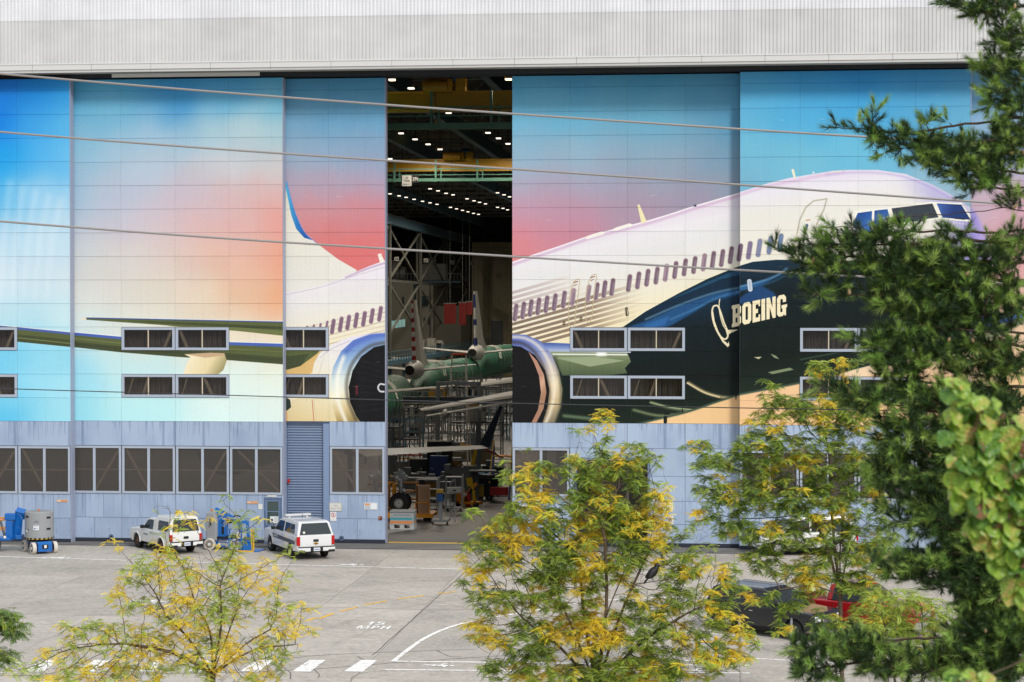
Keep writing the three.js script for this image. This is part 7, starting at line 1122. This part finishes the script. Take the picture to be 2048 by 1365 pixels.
// ---------------------------------------------------------------- pine
{
  reseed(77); const z = 65, t = thing('pine_tree', 'big dark green pine filling the right edge', 'tree'), base = pt(2120, 615, z).setY(0);
  const st = [{ p: base, parent: -1 }]; for (let i = 1; i <= 60; i++) st.push({ p: base.clone().add(V(Math.sin(i * 0.2) * 0.12, i * 0.31, 0)), parent: i - 1 });
  const clumps = [[1920, 12, 40, 14], [1990, 18, 60, 24], [2020, 75, 36, 40], [2040, 130, 30, 30], [1985, 140, 34, 22], [2020, 180, 40, 40], [1985, 200, 28, 26], [2035, 250, 30, 50],
    [1690, 252, 14, 10], [1722, 262, 24, 18], [1752, 245, 12, 26], [1765, 285, 34, 22], [1815, 285, 40, 28], [1850, 265, 12, 30], [1870, 300, 46, 34], [1900, 252, 10, 24], [1920, 320, 54, 46], [1975, 330, 50, 56], [2020, 300, 40, 60], [1950, 370, 34, 24], [2030, 395, 30, 24], [2000, 375, 20, 20],
    [1542, 498, 16, 10], [1570, 505, 26, 14], [1612, 470, 12, 24], [1610, 512, 34, 24], [1660, 480, 20, 30], [1660, 520, 50, 34], [1720, 500, 54, 44], [1720, 470, 16, 22], [1780, 480, 40, 34], [1790, 530, 60, 50], [1830, 470, 30, 26], [1860, 540, 60, 60], [1910, 480, 40, 30], [1930, 560, 60, 60], [1990, 520, 40, 50], [2035, 500, 24, 50], [1640, 592, 30, 14], [1690, 580, 40, 18], [1800, 600, 60, 34], [1880, 620, 60, 40], [1950, 630, 50, 40], [2020, 600, 34, 50], [1980, 670, 50, 30],
    [1712, 680, 16, 16], [1745, 690, 30, 28], [1790, 680, 40, 30], [1840, 700, 50, 40], [1900, 710, 54, 40], [1800, 735, 50, 24], [1960, 720, 50, 44], [2020, 720, 40, 50],
    [1665, 775, 22, 14], [1700, 790, 36, 22], [1750, 800, 50, 30], [1810, 790, 40, 30], [1850, 820, 60, 40], [1790, 845, 40, 26], [1920, 800, 50, 50], [1990, 820, 60, 60], [1770, 890, 30, 26], [1830, 890, 60, 40],
    [1745, 945, 22, 22], [1790, 960, 40, 34], [1850, 960, 50, 50], [1920, 940, 60, 70], [2000, 950, 60, 70], [1880, 1030, 70, 50], [1960, 1060, 80, 70], [1790, 1030, 24, 26], [1760, 1135, 30, 18], [1820, 1140, 50, 34], [1890, 1140, 70, 44], [1980, 1160, 80, 60], [2040, 1080, 40, 80],
    [1610, 1300, 30, 24], [1660, 1290, 36, 22], [1720, 1300, 50, 34], [1640, 1340, 50, 24], [1780, 1330, 60, 34], [1850, 1330, 60, 34], [1940, 1300, 60, 50], [2020, 1280, 50, 80], [1980, 1345, 80, 24],
    [1960, 900, 80, 120, -1.0], [2000, 1150, 80, 160, -1.0]];
  const inClump = (p) => clumps.some(([u, v, ru, rv, dz = 0]) => { const c = pt(u, v, z + dz), k = (100 - z - dz) / F * 1.12, a = ru * k, b = rv * k, d = Math.max(a, b) * 0.9; return ((p.x - c.x) / a) ** 2 + ((p.y - c.y) / b) ** 2 + ((p.z - c.z) / d) ** 2 < 1; });
  const at = scatter(clumps, z, 520, 0.75), N = grow(st, at, 0.105, 3.2, 0.115, 300);
  mesh('trunk', limbs(N, 0.006, 2.3), pineBark, t);
  // a shoot: needles set round a short twig, swept forward
  const tuft = (sd) => { reseed(sd); const P = []; for (let i = 0; i < 84; i++) { const s = rnd(0, 1), a = rnd(0, 6.283), op = lerp(1.15, 0.35, s) + rnd(-0.15, 0.15), o = V(0, s * 0.15, 0), d = V(Math.cos(a) * Math.sin(op), Math.cos(op), Math.sin(a) * Math.sin(op)), L = rnd(0.08, 0.15), w = V(-Math.sin(a), 0, Math.cos(a)).multiplyScalar(0.0029), e = o.clone().addScaledVector(d, L).add(V(0, -0.008, 0)); P.push(...o.clone().add(w).toArray(), ...o.clone().sub(w).toArray(), ...e.toArray()); } const g = new THREE.BufferGeometry(); g.setAttribute('position', new THREE.Float32BufferAttribute(P, 3)); g.setAttribute('uv', new THREE.Float32BufferAttribute(new Float32Array(P.length / 3 * 2), 2)); g.computeVertexNormals(); return g; };
  const mats = [[], []], cols = [[], []], q = new THREE.Quaternion(), m = new THREE.Matrix4(), pal = ['#2c4620', '#355024', '#405e28', '#243c1c', '#3a5628', '#324c24'], young = ['#7f9f48', '#8fae52', '#98b25a', '#6f9340'], cones = [];
  reseed(99);
  for (const n of N) { if (n.r > 0.017 || !inClump(n.p)) continue; const cnt = n.kids === 0 ? 4 : 2;
    for (let k = 0; k < cnt; k++) { const d = n.d.clone().multiplyScalar(0.7).add(V(rnd(-0.8, 0.8), rnd(-0.25, 1.1), rnd(-0.8, 0.8))).normalize(); q.setFromUnitVectors(V(0, 1, 0), d); const s = rnd(0.7, 1.5) * (n.kids === 0 ? 1.15 : 1.0), w = rnd() < 0.5 ? 0 : 1; mats[w].push(m.clone().compose(n.p.clone().addScaledVector(d, rnd(-0.03, 0.05)), q, V(s, s, s))); const pl = n.kids === 0 && rnd() < 0.6 ? young : pal; cols[w].push(col(pl[Math.floor(rnd(0, pl.length))], rnd(0.8, 1.35))); }
    if (n.kids > 0 && rnd() < 0.022) cones.push(m.clone().compose(n.p.clone().add(V(0, 0.06, 0.12)), q.setFromEuler(new THREE.Euler(rnd(-0.8, 0.8), 0, rnd(-0.8, 0.8))), V(1, 1, 1)));
  }
  const nm = phy(0xffffff, 0.55, { transmission: 0.06, thickness: 0, side: THREE.DoubleSide });
  crown(t, tuft(1), mats[0], cols[0], nm); crown(t, tuft(2), mats[1], cols[1], nm, 'crown');
  crown(t, new THREE.LatheGeometry([[0, -0.05], [0.02, -0.045], [0.032, -0.02], [0.03, 0.01], [0.018, 0.04], [0, 0.055]].map(([r, l]) => new THREE.Vector2(r, l)), 9), cones, cones.map(() => col('#a8906c', rnd(0.6, 1))), std(0xffffff, 0.9), 'pine_cones');
}
// ---------------------------------------------------------------- broad-leaved branch close to the camera
{
  reseed(606); const z = 93.4, t = thing('broadleaf_tree', 'out of focus broad leaved branch close by at the right edge', 'tree');
  const clumps = [[1930, 760, 36, 26], [1945, 800, 52, 40], [1950, 860, 56, 50], [1965, 920, 70, 50], [1975, 980, 78, 50], [2000, 1040, 70, 50], [2025, 1090, 50, 50], [2040, 1150, 36, 50], [2050, 1190, 30, 30], [2020, 860, 34, 50], [2035, 930, 40, 60], [2045, 1010, 36, 60]];
  const low = [[1935, 1350, 46, 22], [1960, 1375, 60, 30]], bump = (seedN) => { reseed(seedN); const nu = 5, nv = 7, P = [], L = rnd(0.055, 0.07), Wd = L * rnd(0.74, 0.9), curl = rnd(0.05, 0.25), fold = rnd(0.06, 0.18), q = (i, j) => { const s = j / nv, a = (i / nu * 2 - 1), w = Wd / 2 * Math.pow(Math.sin(Math.PI * Math.pow(s, 0.8)), 0.75) * (s < 0.02 ? 0 : 1); return [a * w, -curl * L * s * s + fold * Math.abs(a) * w + 0.003 * Math.sin(s * 12 + a * 3), s * L]; }; for (let j = 0; j < nv; j++) for (let i = 0; i < nu; i++) { const a = q(i, j), b = q(i + 1, j), c = q(i + 1, j + 1), d = q(i, j + 1); P.push(...a, ...b, ...c, ...a, ...c, ...d); } const g = new THREE.BufferGeometry(); g.setAttribute('position', new THREE.Float32BufferAttribute(P, 3)); g.setAttribute('uv', new THREE.Float32BufferAttribute(P.flatMap((_, k) => (k % 3 === 0 ? [P[k] * 16, P[k + 2] * 16] : [])), 2)); g.computeVertexNormals(); return g; };
  const geos = [1, 2, 3, 4, 5].map((k) => bump(k * 13)), n = 128, f = field(n, 5, 4, 31);
  const mk = (r, g, b, r2, g2, b2) => phy(0xffffff, 0.42, { transmission: 0.3, thickness: 0, side: THREE.DoubleSide, map: fieldTex(f, n, (v) => { const k = clamp((v - 0.5) * 5); return [lerp(r, r2, k), lerp(g, g2, k), lerp(b, b2, k)]; }) });
  const mats = [mk(128, 168, 52, 160, 190, 70), mk(82, 128, 40, 110, 150, 50), mk(156, 190, 70, 190, 190, 90), mk(150, 182, 70, 196, 176, 96), mk(74, 116, 40, 150, 104, 76), mk(170, 204, 84, 150, 184, 70)];
  const st = []; const root = pt(2160, 1500, z).setY(0); st.push({ p: root, parent: -1 }); const top = pt(2090, 1300, z), K = 40; for (let i = 1; i <= K; i++) st.push({ p: root.clone().lerp(top, i / K), parent: i - 1 });
  const at = scatter(clumps, z, 40000, 0.55), at2 = scatter(low, z + 0.1, 60000, 0.6), N = grow(st, [...at, ...at2], 0.035, 1.4, 0.05, 160);
  mesh('branch', limbs(N, 0.0016, 2.2), bark, t); reseed(808);
  let k = 0; for (const p of [...at.sort(() => rnd() - 0.5).slice(0, 244), ...at2.slice(0, 54)]) { k++; const l = mesh('leaf', geos[k % 5], mats[Math.floor(rnd(0, 6) * rnd(0.6, 1))], t); l.position.copy(p); l.rotation.set(rnd(0.45, 1.45), rnd(-1.0, 1.0), rnd(-0.5, 0.5), 'YXZ'); const s = rnd(1.0, 1.6); l.scale.set(s, s, s); }
}
// ---------------------------------------------------------------- overhead lines, bird, bollards
{
  const line = (label, pts, r, z, mat) => { const P = pts.map(([u, v]) => pt(u, v, z)); tag(mesh('overhead_cable', new THREE.TubeGeometry(new THREE.CatmullRomCurve3(P), 90, r, 7), mat), label, 'cable', 'overhead cables crossing the view'); };
  const wire = std(0x9c9896, 0.45, { metalness: 0.3 }), thin = std(0x33343a, 0.6);
  line('topmost thick pale cable crossing the hangar front', [[-700, 85], [0, 147.5], [420, 183], [860, 216], [1400, 253], [1700, 272], [2500, 318]], 0.022, 60, wire);
  line('second thick pale cable from the top', [[-700, 198], [0, 264], [420, 297], [860, 327], [1400, 364], [2000, 407], [2500, 438]], 0.022, 60, wire);
  line('third thick pale cable, crossing the tail fin', [[-700, 384], [0, 443], [420, 475], [860, 503], [1400, 536], [1680, 551], [2500, 592]], 0.022, 60, wire);
  line('lowest thin dark cable, crossing the engine', [[-700, 752], [0, 777.5], [420, 790], [860, 803], [1300, 813], [1800, 822], [2500, 834]], 0.010, 60, thin);
}
{ // crow on the middle tree
  const p = pt(1305, 1148, 50.9), b = thing('crow', 'black crow perched on a branch of the middle tree', 'bird', undefined, p, 0.5), feather = std(0x0e0e12, 0.5);
  const pos = []; const g = new THREE.SphereGeometry(0.11, 18, 14); const q = g.attributes.position; for (let i = 0; i < q.count; i++) { let x = q.getX(i) * 1.75, y = q.getY(i), z = q.getZ(i) * 0.85; y *= 1 - 0.2 * clamp(-x * 4); q.setXYZ(i, x, y, z); } g.rotateZ(0.75).translate(0, 0.02, 0);
  const head = new THREE.SphereGeometry(0.062, 16, 12).scale(1.15, 1, 0.95).translate(0.13, 0.19, 0), neck = rod(V(0.08, 0.1, 0), V(0.13, 0.18, 0), 0.07, 0.055, 10);
  mesh('body', [g, head, neck], feather, b); mesh('beak', new THREE.ConeGeometry(0.018, 0.075, 8).rotateZ(-Math.PI / 2).translate(0.235, 0.185, 0), M.black, b); mesh('tail', box(0.2, 0.018, 0.07, -0.17, -0.16, 0, 0, 0, 0.85), feather, b);
  for (const s of [-1, 1]) { mesh('wing', new THREE.SphereGeometry(0.1, 12, 8).scale(1.75, 0.55, 0.2).rotateZ(0.8).translate(-0.03, 0.01, s * 0.085), feather, b); mesh('leg', rod(V(0.0, -0.08, s * 0.03), V(0.01, -0.17, s * 0.03), 0.008), M.black, b); mesh('eye', new THREE.SphereGeometry(0.009, 8, 6).translate(0.17, 0.205, s * 0.052), M.chrome, b); }
  mesh('perch_twig', rod(V(-0.5, -0.3, -0.1), V(0.6, -0.08, 0.1), 0.012, 0.01), bark, scene.getObjectByName('locust_tree_001')).position.copy(p);
}
for (const [u, v, h, l] of [[1394, 1330, 1.05, 'yellow bollard left of the black SUV'], [1432, 1336, 1.05, 'second yellow bollard, nearest the black SUV']]) {
  const b = thing('bollard', l, 'bollard', 'yellow bollards by the car park', gd(u, v)); mesh('post', new THREE.LatheGeometry([[0, 0], [0.065, 0], [0.065, h - 0.06], [0.05, h - 0.015], [0, h]].map(([r, y]) => new THREE.Vector2(r, y)), 18), M.yellow, b); mesh('base_plate', cyl(0.12, 0.03, 0, 0.015, 0, 'y', 18), M.greySteel, b); mesh('band', cyl(0.067, 0.08, 0, h * 0.8, 0, 'y', 18), M.white, b);
}
for (const [u, v, l] of [[1399, 1302, 'grey steel fence post left of the bollards'], [1479, 1306, 'grey steel fence post in front of the black SUV rear'], [1583, 1312, 'grey steel fence post in front of the black SUV nose']]) {
  const b = thing('fence_post', l, 'post', 'grey fence posts by the car park', gd(u, v)); mesh('post', cyl(0.04, 1.25, 0, 0.625, 0, 'y', 12), std(0x9a9fa2, 0.5, { metalness: 0.4 }), b); mesh('cap', new THREE.SphereGeometry(0.045, 12, 8).translate(0, 1.25, 0), M.greySteel, b); mesh('foot', cyl(0.08, 0.03, 0, 0.015, 0), M.greySteel, b);
}
{ // low items on the doors
  for (const [u, v, z, l] of [[683, 1077, 0, 'round dark vent low on the door right of the roller shutter'], [222, 1074, ZT, 'round dark vent low on the second door']]) { const p = pt(u, v, z), t = thing('wall_vent', l, 'vent', undefined, p); mesh('ring', new THREE.TorusGeometry(0.11, 0.02, 8, 24).translate(0, 0, 0.03), std(0x5a6c8c, 0.6), t); mesh('plug', cyl(0.05, 0.05, 0, 0, 0.03, 'z', 14), M.black, t); mesh('plate', cyl(0.1, 0.02, 0, 0, 0.012, 'z', 20), std(0x6f83a4, 0.6), t); }
}
renderer.render(scene, camera);
